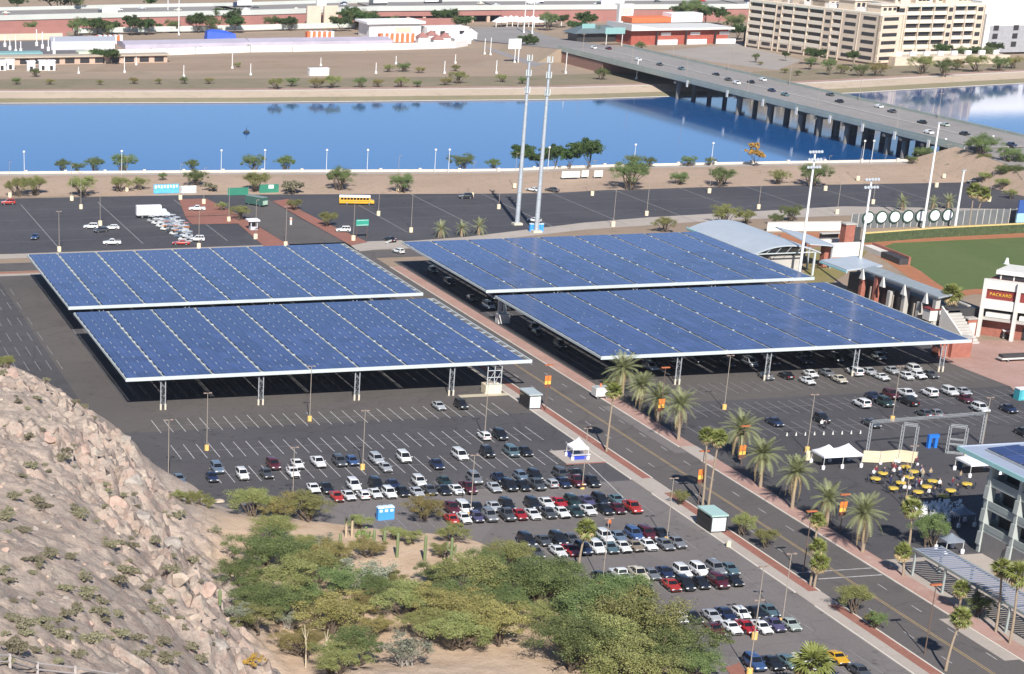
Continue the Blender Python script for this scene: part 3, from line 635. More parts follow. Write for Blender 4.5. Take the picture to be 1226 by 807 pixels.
def tps(P, V, lam=30.0):
    d = np.sqrt(((P[:, None] - P[None]) ** 2).sum(-1)) / 100 + 1e-9; K = d * d * np.log(d) + np.eye(len(P)) * 1e-3 * lam
    A = np.block([[K, np.ones((len(P), 1)), P], [np.ones((1, len(P))), np.zeros((1, 3))], [P.T, np.zeros((2, 3))]])
    return np.linalg.solve(A, np.concatenate([V, np.zeros(3)]))
_w = tps(hp[:, :2], hp[:, 2], .02)
def tz(X, Y):
    X, Y = np.atleast_1d(np.asarray(X, float)), np.atleast_1d(np.asarray(Y, float))
    d = np.sqrt((X[:, None] - hp[None, :, 0]) ** 2 + (Y[:, None] - hp[None, :, 1]) ** 2) / 100 + 1e-9
    return (d * d * np.log(d)) @ _w[:-3] + _w[-3] + _w[-2] * X + _w[-1] * Y
rng = np.random.default_rng(3)
def vnoise(X, Y, s, seed):                           # smooth value noise
    r = np.random.default_rng(seed); T = r.random((64, 64)); x, y = X / s, Y / s
    xi, yi = np.floor(x).astype(int), np.floor(y).astype(int); fx, fy = x - xi, y - yi
    fx, fy = fx * fx * (3 - 2 * fx), fy * fy * (3 - 2 * fy); q = lambda a, b: T[a % 64, b % 64]
    return (q(xi, yi) * (1 - fx) + q(xi + 1, yi) * fx) * (1 - fy) + (q(xi, yi + 1) * (1 - fx) + q(xi + 1, yi + 1) * fx) * fy
def ridged(X, Y, s, seed): return 1 - np.abs(vnoise(X, Y, s, seed) * 2 - 1)
def worley(X, Y, s, seed):                            # fractured blocks: every cell its own level and tilt, cracks between
    r = np.random.default_rng(seed); J = r.random((64, 64, 5)); x, y = X / s, Y / s; xi, yi = np.floor(x).astype(int), np.floor(y).astype(int)
    D = np.full(x.shape, 9.0); D2 = D.copy(); Hh = np.zeros(x.shape)
    for dx in (-1, 0, 1):
        for dy in (-1, 0, 1):
            q = J[(xi + dx) % 64, (yi + dy) % 64]; ex, ey = x - (xi + dx + q[..., 0]), y - (yi + dy + q[..., 1]); d = np.hypot(ex, ey)
            h = q[..., 2] - .5 + ex * (q[..., 3] - .5) * 1.6 + ey * (q[..., 4] - .5) * 1.6; nb = d < D
            D2 = np.where(nb, D, np.minimum(D2, d)); Hh = np.where(nb, h, Hh); D = np.where(nb, d, D)
    return Hh - .45 * np.clip(1 - (D2 - D) / .16, 0, 1)
def relief(X, Y, Z):                                  # rock ribs where the slope stands high, none on the garden floor
    k = np.clip((Z - 1.5) / 6, 0, 1)
    n_ = (ridged(X, Y, 9, 1) - .5) * 1.8 + (ridged(X + 31, Y, 4.1, 2) - .5) * 1.1 + (vnoise(X, Y, 1.7, 4) - .5) * .8 + (vnoise(X, Y, .8, 5) - .5) * .35
    crag = np.clip((ridged(X * .8 + Y * .25, Y * .5, 13, 9) - .55) * 2.5, 0, 1)
    e_ = 3.0; sl = np.hypot(tz2(X + e_, Y) - Z, tz2(X, Y + e_) - Z) / e_; st = np.clip((sl - .3) / .35, 0, 1)
    fr_ = worley(X, Y * .8, 4.2, 31) * 1.7 + worley(X + 9, Y, 1.9, 32) * .7
    dm = np.min([np.hypot(X - q.x, (Y - q.y) * .8) for q in CLIFF], axis=0); cm = np.exp(-(dm / 9.0) ** 2) * np.clip((Z - .5) / 3, 0, 1)
    big = worley(X * 1.15, Y * .55, 5.5, 41) * 2.6 + worley(X, Y * .8, 2.3, 42) * 1.1 + (ridged(X + Y * .3, Y * .35, 3.2, 43) - .5) * 1.2
    return Z + k * (n_ * (.3 + .45 * crag) + fr_ * (.05 + .45 * st)) + cm * big + k * np.clip((Y - 225) / 90, .22, 1) * (worley(X + 5, Y * .9, 1.25, 51) * .42 + np.clip((vnoise(X, Y, 16, 77) - .52) * 5, 0, 1) * worley(X, Y * .7, 3.1, 52) * 1.5)
CLIFF = [at(*q) for q in ((100, 500, 11), (118, 530, 11), (138, 545, 10.5), (150, 565, 10), (150, 590, 11), (160, 615, 12), (175, 640, 11), (195, 665, 10), (215, 690, 10), (232, 720, 10), (248, 750, 11), (262, 780, 12), (275, 800, 12), (130, 590, 14), (110, 555, 15))]
def tz2(X, Y): return np.concatenate([tz(X[i:i + 20000], Y[i:i + 20000]) for i in range(0, len(X), 20000)])
def terr(x, y): X, Y = np.array([x]), np.array([y]); return float(relief(X, Y, tz(X, Y))[0])
gx, gy = np.meshgrid(np.arange(-30, 182, .65), np.arange(140, 470, .8))
GX, GY = gx.ravel(), gy.ravel()
GX = GX + (vnoise(GX, GY, 3, 21) - .5) * .6; GY = GY + (vnoise(GX, GY, 3, 22) - .5) * .6
GZ = np.concatenate([tz(GX[i:i + 20000], GY[i:i + 20000]) for i in range(0, len(GX), 20000)])
GZ = relief(GX, GY, GZ); GZ = np.where((GX > 163.5), -2, GZ); GZ = np.where((GY > 420) & (GX > 78), -3, GZ)
nx, ny = gx.shape[1], gx.shape[0]
ZG = GZ.reshape(ny, nx)
def terr(x, y):
    u, v = (x + 30) / .65, (y - 140.0) / .8; i, j = int(min(max(u, 0), nx - 2)), int(min(max(v, 0), ny - 2)); fu, fv = u - i, v - j
    return float((ZG[j, i] * (1 - fu) + ZG[j, i + 1] * fu) * (1 - fv) + (ZG[j + 1, i] * (1 - fu) + ZG[j + 1, i + 1] * fu) * fv)
idx = np.arange(nx * ny).reshape(ny, nx)
F4 = np.stack([idx[:-1, :-1], idx[:-1, 1:], idx[1:, 1:], idx[1:, :-1]], -1).reshape(-1, 4)
F4 = F4[(GZ[F4].max(1) > -.6)]
me = bpy.data.meshes.new('hillside'); me.from_pydata(np.stack([GX, GY, GZ], 1).tolist(), [], F4.tolist())
me.polygons.foreach_set('use_smooth', [True] * len(me.polygons)); me.set_sharp_from_angle(angle=R(38)); me.update()
HM = bpy.data.materials.new('hill_rock'); HM.use_nodes = True; n = HM.node_tree.nodes; l = HM.node_tree.links; b = n['Principled BSDF']
b.inputs['Roughness'].default_value = .95; b.inputs['Specular IOR Level'].default_value = .1
tc = n.new('ShaderNodeTexCoord')
def _noise(s, d=6, r=.65):
    q = n.new('ShaderNodeTexNoise'); q.inputs['Scale'].default_value = s; q.inputs['Detail'].default_value = d; q.inputs['Roughness'].default_value = r; l.new(tc.outputs['Object'], q.inputs[0]); return q.outputs['Fac']
def _ramp(f, cs):
    r = n.new('ShaderNodeValToRGB'); e = r.color_ramp.elements
    while len(e) < len(cs): e.new(.5)
    for i, (p, c) in enumerate(cs): e[i].position = p; e[i].color = (*c, 1)
    l.new(f, r.inputs[0]); return r.outputs[0]
dirt = _ramp(_noise(.09, 8), [(.3, (.385, .305, .25)), (.5, (.465, .38, .32)), (.7, (.41, .345, .285))])
rock = _ramp(_noise(.35, 9, .75), [(.28, (.18, .14, .115)), (.42, (.42, .315, .265)), (.56, (.37, .315, .27)), (.7, (.55, .475, .41))])
ge = n.new('ShaderNodeNewGeometry'); sx = n.new('ShaderNodeSeparateXYZ'); l.new(ge.outputs['Normal'], sx.inputs[0])
ad = n.new('ShaderNodeMath'); ad.operation = 'MULTIPLY_ADD'; l.new(_noise(.25, 6), ad.inputs[0]); ad.inputs[1].default_value = -.55; l.new(sx.outputs['Z'], ad.inputs[2])
mk = _ramp(ad.outputs[0], [(.48, (1, 1, 1)), (.64, (0, 0, 0))])
mx = n.new('ShaderNodeMix'); mx.data_type = 'RGBA'; l.new(mk, mx.inputs[0]); l.new(dirt, mx.inputs[6]); l.new(rock, mx.inputs[7])
sp = _ramp(_noise(1.6, 6, .8), [(.35, (.72, .7, .68)), (.5, (1, 1, 1)), (.68, (1.22, 1.2, 1.16))])
m3 = n.new('ShaderNodeMix'); m3.data_type = 'RGBA'; m3.blend_type = 'MULTIPLY'; m3.inputs[0].default_value = 1; l.new(mx.outputs[2], m3.inputs[6]); l.new(sp, m3.inputs[7])
# the garden floor is plain sand
sx2 = n.new('ShaderNodeSeparateXYZ'); l.new(tc.outputs['Object'], sx2.inputs[0])
gm = _ramp(sx2.outputs['Z'], [(0, (0, 0, 0)), (1, (1, 1, 1))]); mr = n.new('ShaderNodeMapRange'); mr.inputs['From Min'].default_value = 2.5; mr.inputs['From Max'].default_value = 5.5; l.new(sx2.outputs['Z'], mr.inputs['Value'])
sand = _ramp(_noise(.2, 7), [(.35, (.50, .36, .245)), (.55, (.62, .46, .33)), (.7, (.54, .42, .29))])
m5 = n.new('ShaderNodeMix'); m5.data_type = 'RGBA'; my = n.new('ShaderNodeMapRange'); my.inputs['From Min'].default_value = 334; my.inputs['From Max'].default_value = 344; l.new(sx2.outputs['Y'], my.inputs['Value']); mm = n.new('ShaderNodeMath'); mm.operation = 'MAXIMUM'; l.new(mr.outputs[0], mm.inputs[0]); l.new(my.outputs[0], mm.inputs[1]); l.new(mm.outputs[0], m5.inputs[0]); l.new(sand, m5.inputs[6]); l.new(m3.outputs[2], m5.inputs[7]); l.new(m5.outputs[2], b.inputs['Base Color'])
bp = n.new('ShaderNodeBump'); bp.inputs['Strength'].default_value = .9; bp.inputs['Distance'].default_value = .35; l.new(_noise(1.1, 8, .75), bp.inputs['Height']); l.new(bp.outputs[0], b.inputs['Normal'])
me.materials.append(HM)
ho = link('hillside', me); ho['kind'] = 'structure'
def on(x, y):                                        # point of the hillside seen at a place of the photograph
    z = 0.0
    lo, hi = -2.0, 60.0
    best = None
    for i in range(90):                              # march down the line of sight
        zz = 62 - i * .72; p = at(x, y, zz)
        if 140 < p.y < 470 and -30 < p.x < 182 and terr(p.x, p.y) >= zz: best = p; break
    if best is None: best = at(x, y, .3)
    return Vector((best.x, best.y, max(terr(best.x, best.y), 0) if best.y < 420 else 0))

# ---- leaves
def leaf_mat(name, c1, c2, trans=.25):
    m = bpy.data.materials.new(name); m.use_nodes = True; n = m.node_tree.nodes; l = m.node_tree.links; b = n['Principled BSDF']
    a = n.new('ShaderNodeAttribute'); a.attribute_name = 'tone'; oi = n.new('ShaderNodeObjectInfo')
    mx = n.new('ShaderNodeMix'); mx.data_type = 'RGBA'; l.new(a.outputs['Fac'], mx.inputs[0]); mx.inputs[6].default_value = (*c1, 1); mx.inputs[7].default_value = (*c2, 1)
    hs = n.new('ShaderNodeHueSaturation'); l.new(mx.outputs[2], hs.inputs['Color'])
    mr = n.new('ShaderNodeMapRange'); mr.inputs['To Min'].default_value = .75; mr.inputs['To Max'].default_value = 1.25; l.new(oi.outputs['Random'], mr.inputs[0]); l.new(mr.outputs[0], hs.inputs['Value'])
    mr = n.new('ShaderNodeMapRange'); mr.inputs['To Min'].default_value = .48; mr.inputs['To Max'].default_value = .515; l.new(oi.outputs['Random'], mr.inputs[0]); l.new(mr.outputs[0], hs.inputs['Hue'])
    l.new(hs.outputs[0], b.inputs['Base Color']); b.inputs['Roughness'].default_value = .6; b.inputs['Specular IOR Level'].default_value = .3
    MATS[name] = m; return m
L_PALO = leaf_mat('palo_verde_leaf', (.165, .185, .06), (.285, .295, .11)); L_MESQ = leaf_mat('mesquite_leaf', (.085, .125, .042), (.18, .22, .08)); L_OLIVE = leaf_mat('olive_leaf', (.18, .16, .055), (.30, .255, .095))
L_GREY = leaf_mat('grey_leaf', (.18, .2, .14), (.30, .31, .23)); L_DARK = leaf_mat('dark_leaf', (.035, .065, .02), (.075, .115, .03)); L_BRUSH = leaf_mat('brush_leaf', (.17, .16, .10), (.25, .23, .15)); L_GOLD = leaf_mat('golden_leaf', (.30, .17, .04), (.42, .24, .05))
BARK = M('bark', (.12, .09, .065), .9, var=.25, scale=3, bump=.02); TWIG = M('pale_twig', (.34, .31, .27), .9, var=.2, scale=3); PBARK = M('palm_bark', (.30, .235, .17), .95, var=.22, scale=4)
def leaves_mesh(name, mat, clumps, per, size, seed, spread=.55, flat=.7):
    """leaf-sized faces in clumps; clumps: (x, y, z, r)"""
    r = np.random.default_rng(seed); C_ = np.array(clumps); N = per * len(C_)
    ci = np.repeat(np.arange(len(C_)), per); d = r.normal(size=(N, 3)); d /= np.linalg.norm(d, axis=1)[:, None]
    rad = r.random(N) ** spread
    c = C_[ci, :3] + d * (rad * C_[ci, 3])[:, None] * np.array([1, 1, flat])
    nrm = d * .6 + r.normal(size=(N, 3)) * .6 + np.array([0, 0, .5]); nrm /= np.linalg.norm(nrm, axis=1)[:, None]
    t1 = np.cross(nrm, r.normal(size=(N, 3))); t1 /= np.linalg.norm(t1, axis=1)[:, None]; t2 = np.cross(nrm, t1)
    s = size * (.6 + .8 * r.random(N))[:, None]
    V = np.stack([c - t1 * s, c + t2 * s * .55, c + t1 * s, c - t2 * s * .55], 1).reshape(-1, 3)
    me = bpy.data.meshes.new(name); me.from_pydata(V.tolist(), [], np.arange(N * 4).reshape(-1, 4).tolist())
    tone = np.clip(r.random(len(C_))[ci] * .75 + r.random(N) * .2, 0, 1)
    at_ = me.attributes.new('tone', 'FLOAT', 'FACE'); at_.data.foreach_set('value', tone.astype(np.float32)); me.materials.append(mat); return me
def make_tree(nm, mat, R_, Hc, seed, nclump=26, per=130, leaf=.2, trunk=None, multi=3, dome=.98):
    """crown of radius R_, centre height Hc; limbs rise from a short trunk into the clumps"""
    r = random.Random(seed); cl = []
    lobes = []; nl = r.randint(6, 8)
    for i in range(nl):
        a = 2 * math.pi * i / nl + r.uniform(-.3, .3); q = R_ * r.uniform(.42, .68) if i % 4 else R_ * .12; lobes.append((math.cos(a) * q, math.sin(a) * q, Hc + R_ * dome * r.uniform(-.12, .34) * (1.2 - q / R_), R_ * r.uniform(.3, .46)))
    for i in range(nclump):                          # ragged lobes on the limbs, a few stray sprays, gaps between
        lx, ly, lz, lr = lobes[i % nl]; d = Vector((r.gauss(0, 1), r.gauss(0, 1), r.gauss(.35, .8))).normalized() * lr * r.uniform(.45, 1.12); cl.append((lx + d.x, ly + d.y, lz + d.z * dome * .85, R_ * r.choice([.12, .15, .19, .23, .27])))
    t = thing(nm, None, None, (0, 0, -60)); made = []
    o = link('crown', leaves_mesh('crown', mat, cl, per, leaf, seed), t); made.append(o)
    m = MB(); bz = max(.4, Hc - R_ * .75)
    for k in range(multi):
        a = 2 * math.pi * (k + r.random() * .6) / multi; off = .12 * multi if multi > 1 else 0
        p0 = Vector((math.cos(a) * off, math.sin(a) * off, -.4)); p1 = Vector((math.cos(a) * R_ * .18, math.sin(a) * R_ * .18, bz)); tr = (trunk or R_ * .05)
        m.tube(p0, p1, tr, tr * .75, 7)
        for c in r.sample(cl, min(5, len(cl))):
            c = Vector(c[:3])
            mid = p1.lerp(c, .5) + Vector((0, 0, R_ * .08)); m.tube(p1, mid, tr * .55, tr * .35, 5); m.tube(mid, c, tr * .35, tr * .12, 5)
    o = m.build('trunk', TWIG if mat is L_GREY else BARK, t, smooth=40); made.append(o)
    proto_done(t, made); return t
T = {'palo': [make_tree('palo_verde_tree', L_PALO, 5, 4.0, s, 66, 300, .085) for s in (1, 2)], 'mesq': [make_tree('mesquite_tree', L_MESQ, 5, 4.1, s, 68, 300, .085) for s in (3, 4)],
     'olive': [make_tree('olive_brown_tree', L_OLIVE, 5, 3.9, s, 64, 290, .085) for s in (5, 6)], 'grey': [make_tree('grey_shrub', L_GREY, 5, 3.6, s, 48, 60, .15, .13, 6) for s in (7,)],
     'round': [make_tree('round_tree', L_DARK, 5, 4.6, s, 90, 110, .2, .2, 1, .9) for s in (8, 9)], 'brush': [make_tree('brush_shrub', L_BRUSH, 5, 3.4, s, 40, 40, .42, .12, 4) for s in (10, 11, 12)], 'gold': [make_tree('golden_tree', L_GOLD, 5, 4.5, 13, 22, 60, .35, .2, 1)]}
def words(c): return c
COUNT = {}
def grow(kind, x, y, rp, label, cat='tree', group=None, base=None, squash=1.0):
    """tree whose crown centre shows at (x, y) with radius rp pixels"""
    p = base if base is not None else on(x, y + rp * .7)
    s = FPX / ((p - Vector((0, 0, HC))).dot(FW)); r_ = rp / s * (1.6 if base is None else 1.45)
    i = COUNT.get(kind, 0); COUNT[kind] = i + 1; pr = T[kind][i % len(T[kind])]
    return place(pr, (p.x, p.y, p.z - .1), random.uniform(0, 6.28), label, cat, group, scale=(r_ / 5, r_ / 5, r_ / 5 * squash * random.uniform(.95, 1.1)))
EXTRA = [('mesq', 408, 700, 24, 'green tree right of the tall single saguaro'), ('mesq', 452, 712, 22, 'green tree left of the sandy path head'), ('palo', 470, 695, 14, 'light bush left of the sandy clearing'), ('mesq', 545, 722, 30, 'deep green tree in the middle of the olive trees'), ('palo', 512, 752, 24, 'light green bush above the grey twiggy shrub'), ('mesq', 610, 722, 24, 'green tree linking the garden to the right-hand grove'),
    ('palo', 400, 790, 26, 'green-yellow bush on the bottom edge among bare stems'), ('mesq', 580, 672, 18, 'small green tree near the red paved corner'), ('mesq', 345, 668, 26, 'mid green tree near the gravel bank'), ('palo', 365, 655, 16, 'low yellow-green bush under the gravel bank'), ('mesq', 300, 715, 26, 'green tree low beside the rock face'), ('olive', 440, 660, 16, 'olive bush beside the prickly pears'), ('palo', 528, 662, 12, 'pale green tree between cactus and parked red car'),
    ('mesq', 735, 715, 34, 'green mesquite top edge of the right-hand grove near the white pickup'), ('mesq', 775, 795, 40, 'dark mesquite low in the right-hand grove'), ('palo', 720, 775, 42, 'broad pale mesquite in the heart of the right-hand grove'), ('mesq', 660, 690, 30, 'rounded mesquite crown nearest the red kerb'), ('olive', 560, 735, 30, 'rusty olive tree in the middle of the garden')]
DG = 'trees and shrubs of the desert garden'
for kind, x, y, rp, lab in [
    ('palo', 303, 603, 22, 'yellow-green bushy tree at the foot of the rocky slope, beside the lot'), ('olive', 335, 608, 22, 'brownish tree hiding a parked car behind the rocky slope'), ('palo', 368, 608, 24, 'yellow-green tree between the yellow post and the red car'),
    ('olive', 508, 618, 19, 'broad olive tree right of the portable toilets'), ('palo', 472, 640, 11, 'pale tree below the blue portable toilets'), ('palo', 542, 640, 16, 'olive green tree at the right end of the cactus row'), ('palo', 428, 626, 12, 'low pale tree just left of the two yuccas'),
    ('mesq', 316, 662, 30, 'dark green tree against the foot of the hill, uppermost'), ('mesq', 288, 690, 24, 'dark green tree pressed against the rock face'), ('palo', 340, 700, 34, 'light green tree in the middle left of the garden'), ('mesq', 328, 722, 26, 'deep green low tree below the light green one'),
    ('palo', 378, 684, 26, 'green tree just left of the tall single cactus'), ('olive', 398, 668, 24, 'brown-tinged bush above the tall single cactus'), ('grey', 442, 692, 28, 'grey-green feathery shrub in the centre of the garden'), ('grey', 388, 652, 15, 'small grey shrub beside the sandy bank left of the yuccas'),
    ('olive', 398, 742, 34, 'large olive tree above the two bare stems'), ('mesq', 424, 778, 28, 'green tree right of the two bare stems'), ('olive', 362, 770, 24, 'olive bush left of the bare stems on the lower edge'), ('palo', 305, 742, 24, 'yellowish tree beside the base of the rock'),
    ('olive', 434, 726, 18, 'purple-brown small bush at the top of the sandy path'), ('palo', 488, 722, 30, 'green tree right of the sandy path'), ('olive', 530, 728, 34, 'broad olive-yellow tree above the garden clearing'), ('palo', 560, 692, 34, 'pale green tree below the right-hand cactus'), ('mesq', 520, 690, 20, 'green bush between the clearing and the pale tree'),
    ('olive', 590, 748, 36, 'golden olive tree with a dark forked trunk'), ('palo', 548, 760, 30, 'yellow-green tree left of the dark forked trunk'), ('grey', 486, 778, 28, 'grey bare-twigged shrub on the lower edge of the garden'), ('olive', 450, 752, 16, 'small dark bush on the sandy path'),
    ('mesq', 632, 702, 38, 'large green mesquite left of the lone palm in the lot'), ('mesq', 668, 712, 34, 'green mesquite under the lone palm in the lot'), ('palo', 652, 742, 24, 'pale tree at the head of the bare sandy ground'), ('mesq', 712, 742, 44, 'big olive-green mesquite in the middle of the right-hand grove'),
    ('palo', 752, 752, 48, 'tallest pale mesquite of the right-hand grove'), ('mesq', 800, 772, 40, 'mesquite at the right end of the grove, beside parked cars'), ('mesq', 690, 780, 40, 'mesquite at the lower left of the right-hand grove'), ('palo', 750, 800, 44, 'mesquite on the bottom edge of the picture'), ('mesq', 826, 796, 26, 'small mesquite at the lower right corner of the grove'),
    ('palo', 330, 640, 22, 'light green tree between the rocky slope and the gravel bank'), ('mesq', 366, 720, 24, 'green tree in front of the light green one in the garden'), ('palo', 492, 645, 12, 'olive bush behind the row of cacti'), ('grey', 345, 745, 18, 'grey bush by the rock at the lower left of the garden'), ('olive', 590, 700, 26, 'olive tree left of the large mesquite'), ('palo', 612, 668, 22, 'pale bush beside the red paved corner of the lot'), ('grey', 283, 735, 15, 'grey shrub clinging to the base of the cliff'), ('gold', 304, 800, 10, 'small orange-gold bush at the bottom beside the rock')] + EXTRA:
    grow(kind, x, y, rp, lab, 'tree' if 'tree' in lab or 'mesquite' in lab else 'shrub', None, squash=.68)
# ---- saguaros, yuccas, bare stems
SAG = M('saguaro_skin', (.16, .20, .09), .7, var=.25, scale=6)
def saguaro(x, y, yt, label, arms=0):
    p = on(x, y); h = max(2.2, tall(x, y, yt, p.z)); r_ = .26; m = MB()
    m.lathe([(r_ * .8, -.3), (r_, .4), (r_ * 1.05, h * .6), (r_ * .95, h - .3), (r_ * .6, h - .06), (.02, h)], n=12)
    o = thing('saguaro', label, 'cactus', p); m.build('stem', SAG, o, smooth=60)
    for k in range(arms):
        s = -1 if k else 1; z0 = h * (.45 + .12 * k); a = MB(); pts = [Vector((s * .15, 0, z0)), Vector((s * .55, .05, z0 + .1)), Vector((s * .72, .08, z0 + .5)), Vector((s * .74, .08, z0 + h * .3))]
        a.path(pts, .17, .13, 9); a.build('arm', SAG, o, smooth=60)
for x, y, yt, lab, a in [(391, 688, 663, 'tall single saguaro standing in the middle of the garden', 0), (407, 657, 644, 'short saguaro just below the two yuccas', 0), (447, 662, 638, 'saguaro right of the yuccas, leftmost of the row', 0), (460, 652, 637, 'thin saguaro half hidden behind the row', 0), (475, 672, 642, 'saguaro in the row above the clearing', 0), (508, 676, 645, 'saguaro right of the clearing, in front of a shrub', 0), (539, 684, 647, 'saguaro with two arms at the right end of the row', 2), (263, 728, 712, 'small saguaro at the base of the cliff', 0), (382, 684, 674, 'short stump-like saguaro beside the tall single one', 0)]:
    saguaro(x, y, yt, lab, a)
YUC = leaf_mat('yucca_leaf', (.06, .075, .035), (.12, .13, .06)); YT = M('yucca_trunk', (.45, .36, .24), .9, var=.2, scale=4)
bl = MB(); bl.add([(-.05, 0, 0), (.05, 0, 0), (.03, .55, .04), (-.03, .55, .04), (0, .95, 0)], [(0, 1, 2, 3), (3, 2, 4)]); YB = bl.mesh('leaf', YUC)
for x, y, yt, lab in [(414, 645, 622, 'left of two yuccas with pale trunks and dark leaf heads'), (421, 645, 621, 'right of two yuccas with pale trunks and dark leaf heads')]:
    p = on(x, y); h = max(2.0, tall(x, y, yt, p.z)); o = thing('yucca', lab, 'yucca', p)
    MB().lathe([(.22, -.2), (.24, h * .4), (.2, h - .6)], n=9).build('trunk', YT, o, smooth=60)
    for k in range(40):
        el = R(random.uniform(-35, 80)); link('leaf', YB, o, (0, 0, h - .6), (el, 0, random.uniform(0, 6.28)))
STEM = M('bare_stem', (.52, .45, .33), .9, var=.2, scale=3)
for x, y, yt, dx, lab in [(366, 800, 748, -.4, 'left pale bare leaning stem among bushes at the bottom'), (384, 797, 756, .9, 'right pale bare leaning stem with a fork at the bottom')]:
    p = on(x, y); h = tall(x, y, yt, p.z); m = MB(); a = Vector((dx, 0, h)); m.path([Vector((0, 0, -.3)), a * .5 + Vector((.15, 0, 0)), a], .13, .05, 6); m.tube(a * .55, a * .8 + Vector((.5, 0, .2)), .06, .03, 5); m.tube(a * .7, a * .9 + Vector((-.45, 0, .25)), .05, .03, 5)
    tag(m.build('bare_stem', STEM, None, p), lab, 'dead plant')
# agave / prickly pear clump by the yuccas
PP = leaf_mat('prickly_pear_pad', (.14, .2, .06), (.22, .28, .09))
for i, (x, y) in enumerate([(432, 640), (438, 646), (416, 690)]):
    p = on(x, y); o = thing('prickly_pear', ['bright green prickly pear right of the yuccas', 'prickly pear spreading below the bright one', 'prickly pear low in the centre of the garden'][i], 'cactus', p)
    pd = MB().lathe([(.05, 0), (.2, .12), (.26, .3), (.2, .48), (.05, .56)], n=9).mesh('pad', PP)
    for k in range(18): link('pad', pd, o, (random.gauss(0, .7), random.gauss(0, .7), random.choice([0, 0, .45, .8])), (random.uniform(-.4, .4), random.uniform(-.4, .4), random.uniform(0, 3)), (1, .3, 1))

# ---- boulders and brush on the hillside
ROCKM = [M('pink_rock', (.43, .305, .25), .95, var=.3, scale=1.2, bump=.1), M('tan_rock', (.43, .35, .28), .95, var=.3, scale=1.2, bump=.1), M('grey_rock', (.34, .30, .265), .95, var=.3, scale=1.2, bump=.1)]
def rock_mesh(seed, mat):
    import bmesh
    bm = bmesh.new(); bmesh.ops.create_icosphere(bm, subdivisions=3, radius=1); r = random.Random(seed); pl_ = [(Vector((r.gauss(0, 1), r.gauss(0, 1), r.gauss(0, 1))).normalized(), r.uniform(.55, .9)) for _ in range(13)]
    for v in bm.verts:
        for nrm, d in pl_:
            e = v.co.dot(nrm) - d
            if e > 0: v.co -= nrm * e
    me = bpy.data.meshes.new('boulder'); bm.to_mesh(me); bm.free(); me.materials.append(mat); return me
RK = [rock_mesh(i, ROCKM[i % 3]) for i in range(9)]
BIG = [(54, 517, 15, 10, 'large smooth pink boulder high on the hillside', 0), (14, 443, 13, 9, 'pale pink boulder on the skyline at the left edge', 0), (5, 428, 9, 7, 'pale boulder capping the skyline at the left edge', 0), (75, 470, 6, 5, 'small cream boulder on the hill crest', 1), (110, 513, 7, 8, 'cream boulder on the crest of the crag', 1), (150, 521, 8, 9, 'rounded grey boulder at the corner of the crag', 2), (262, 602, 9, 5, 'pale boulder at the low end of the ridge beside the lot', 1), (100, 545, 12, 11, 'pink block in the middle of the crag', 0), (125, 575, 14, 15, 'fractured pink outcrop above the lot', 0), (140, 605, 16, 15, 'pink cliff block facing the lot', 0), (160, 580, 13, 14, 'grey-pink block at the edge of the cliff', 2), (170, 615, 14, 12, 'grey streaked block below the cliff edge', 2), (205, 645, 16, 12, 'grey ribbed slab on the cliff', 2), (215, 690, 15, 14, 'tan ribbed slab low on the cliff', 1), (250, 700, 12, 16, 'pink slab above the garden', 0), (262, 768, 18, 11, 'large grey slab at the bottom of the cliff', 2), (230, 740, 13, 12, 'cracked tan block above the large grey slab', 1), (4, 648, 6, 6, 'orange-pink rock at the left edge', 0), (90, 560, 8, 9, 'tan rock under the pink block', 1), (118, 540, 9, 8, 'cracked tan rock beside the pink block', 1)]
for i, (x, y, rx, ry, lab, mi) in enumerate(BIG):
    p = on(x, y + ry * .5); s = FPX / ((p - Vector((0, 0, HC))).dot(FW)); me = [q for q in RK if q.materials[0] is ROCKM[mi]][i % 3]
    tag(link('boulder', me, None, p + Vector((0, 0, -ry / s * .25)), (random.uniform(-.3, .3), random.uniform(-.3, .3), random.uniform(0, 6)), (rx / s * .9, rx / s, ry / s * .9)), lab, 'boulder')
rr = random.Random(11)
def hill_spot():
    while True:
        x, y = rr.uniform(0, 285), rr.uniform(450, 807)
        if y > 440 + x * .62 + (25 if x > 150 else 8) and not (x > 262 and y < 700) and x < 200 + (y - 560) * .38: return x, y
for i in range(90):
    x, y = hill_spot(); p = on(x, y)
    if p.z < 2: continue
    s = rr.choice([.15, .2, .25, .3, .4, .55]); tag(link('boulder', rr.choice(RK), None, p, (rr.uniform(-.6, .6), rr.uniform(-.6, .6), rr.uniform(0, 6)), (s, s * rr.uniform(.8, 1.3), s * rr.uniform(.6, 1))), 'loose rock lying among the brush of the hillside', 'boulder', 'loose rocks on the hillside')
BR = [(90, 485), (22, 487), (45, 482), (100, 492), (35, 527), (80, 545), (45, 604), (92, 620), (76, 553), (30, 640), (60, 670), (10, 700), (45, 678), (85, 670), (100, 695), (150, 688), (142, 705), (78, 712), (115, 725), (78, 740), (50, 752), (30, 760), (20, 785), (95, 788), (110, 775), (145, 770), (165, 775), (195, 775), (200, 797), (170, 790), (175, 712), (105, 715), (160, 660), (132, 660), (185, 655), (215, 622), (55, 460), (112, 508), (97, 628), (17, 600), (8, 625), (52, 615), (15, 745), (72, 770), (120, 750), (228, 782), (240, 795), (158, 690), (205, 700), (232, 675), (258, 640), (140, 740), (185, 735), (3, 455), (38, 563), (25, 575)]
for i in range(90): BR.append(hill_spot())
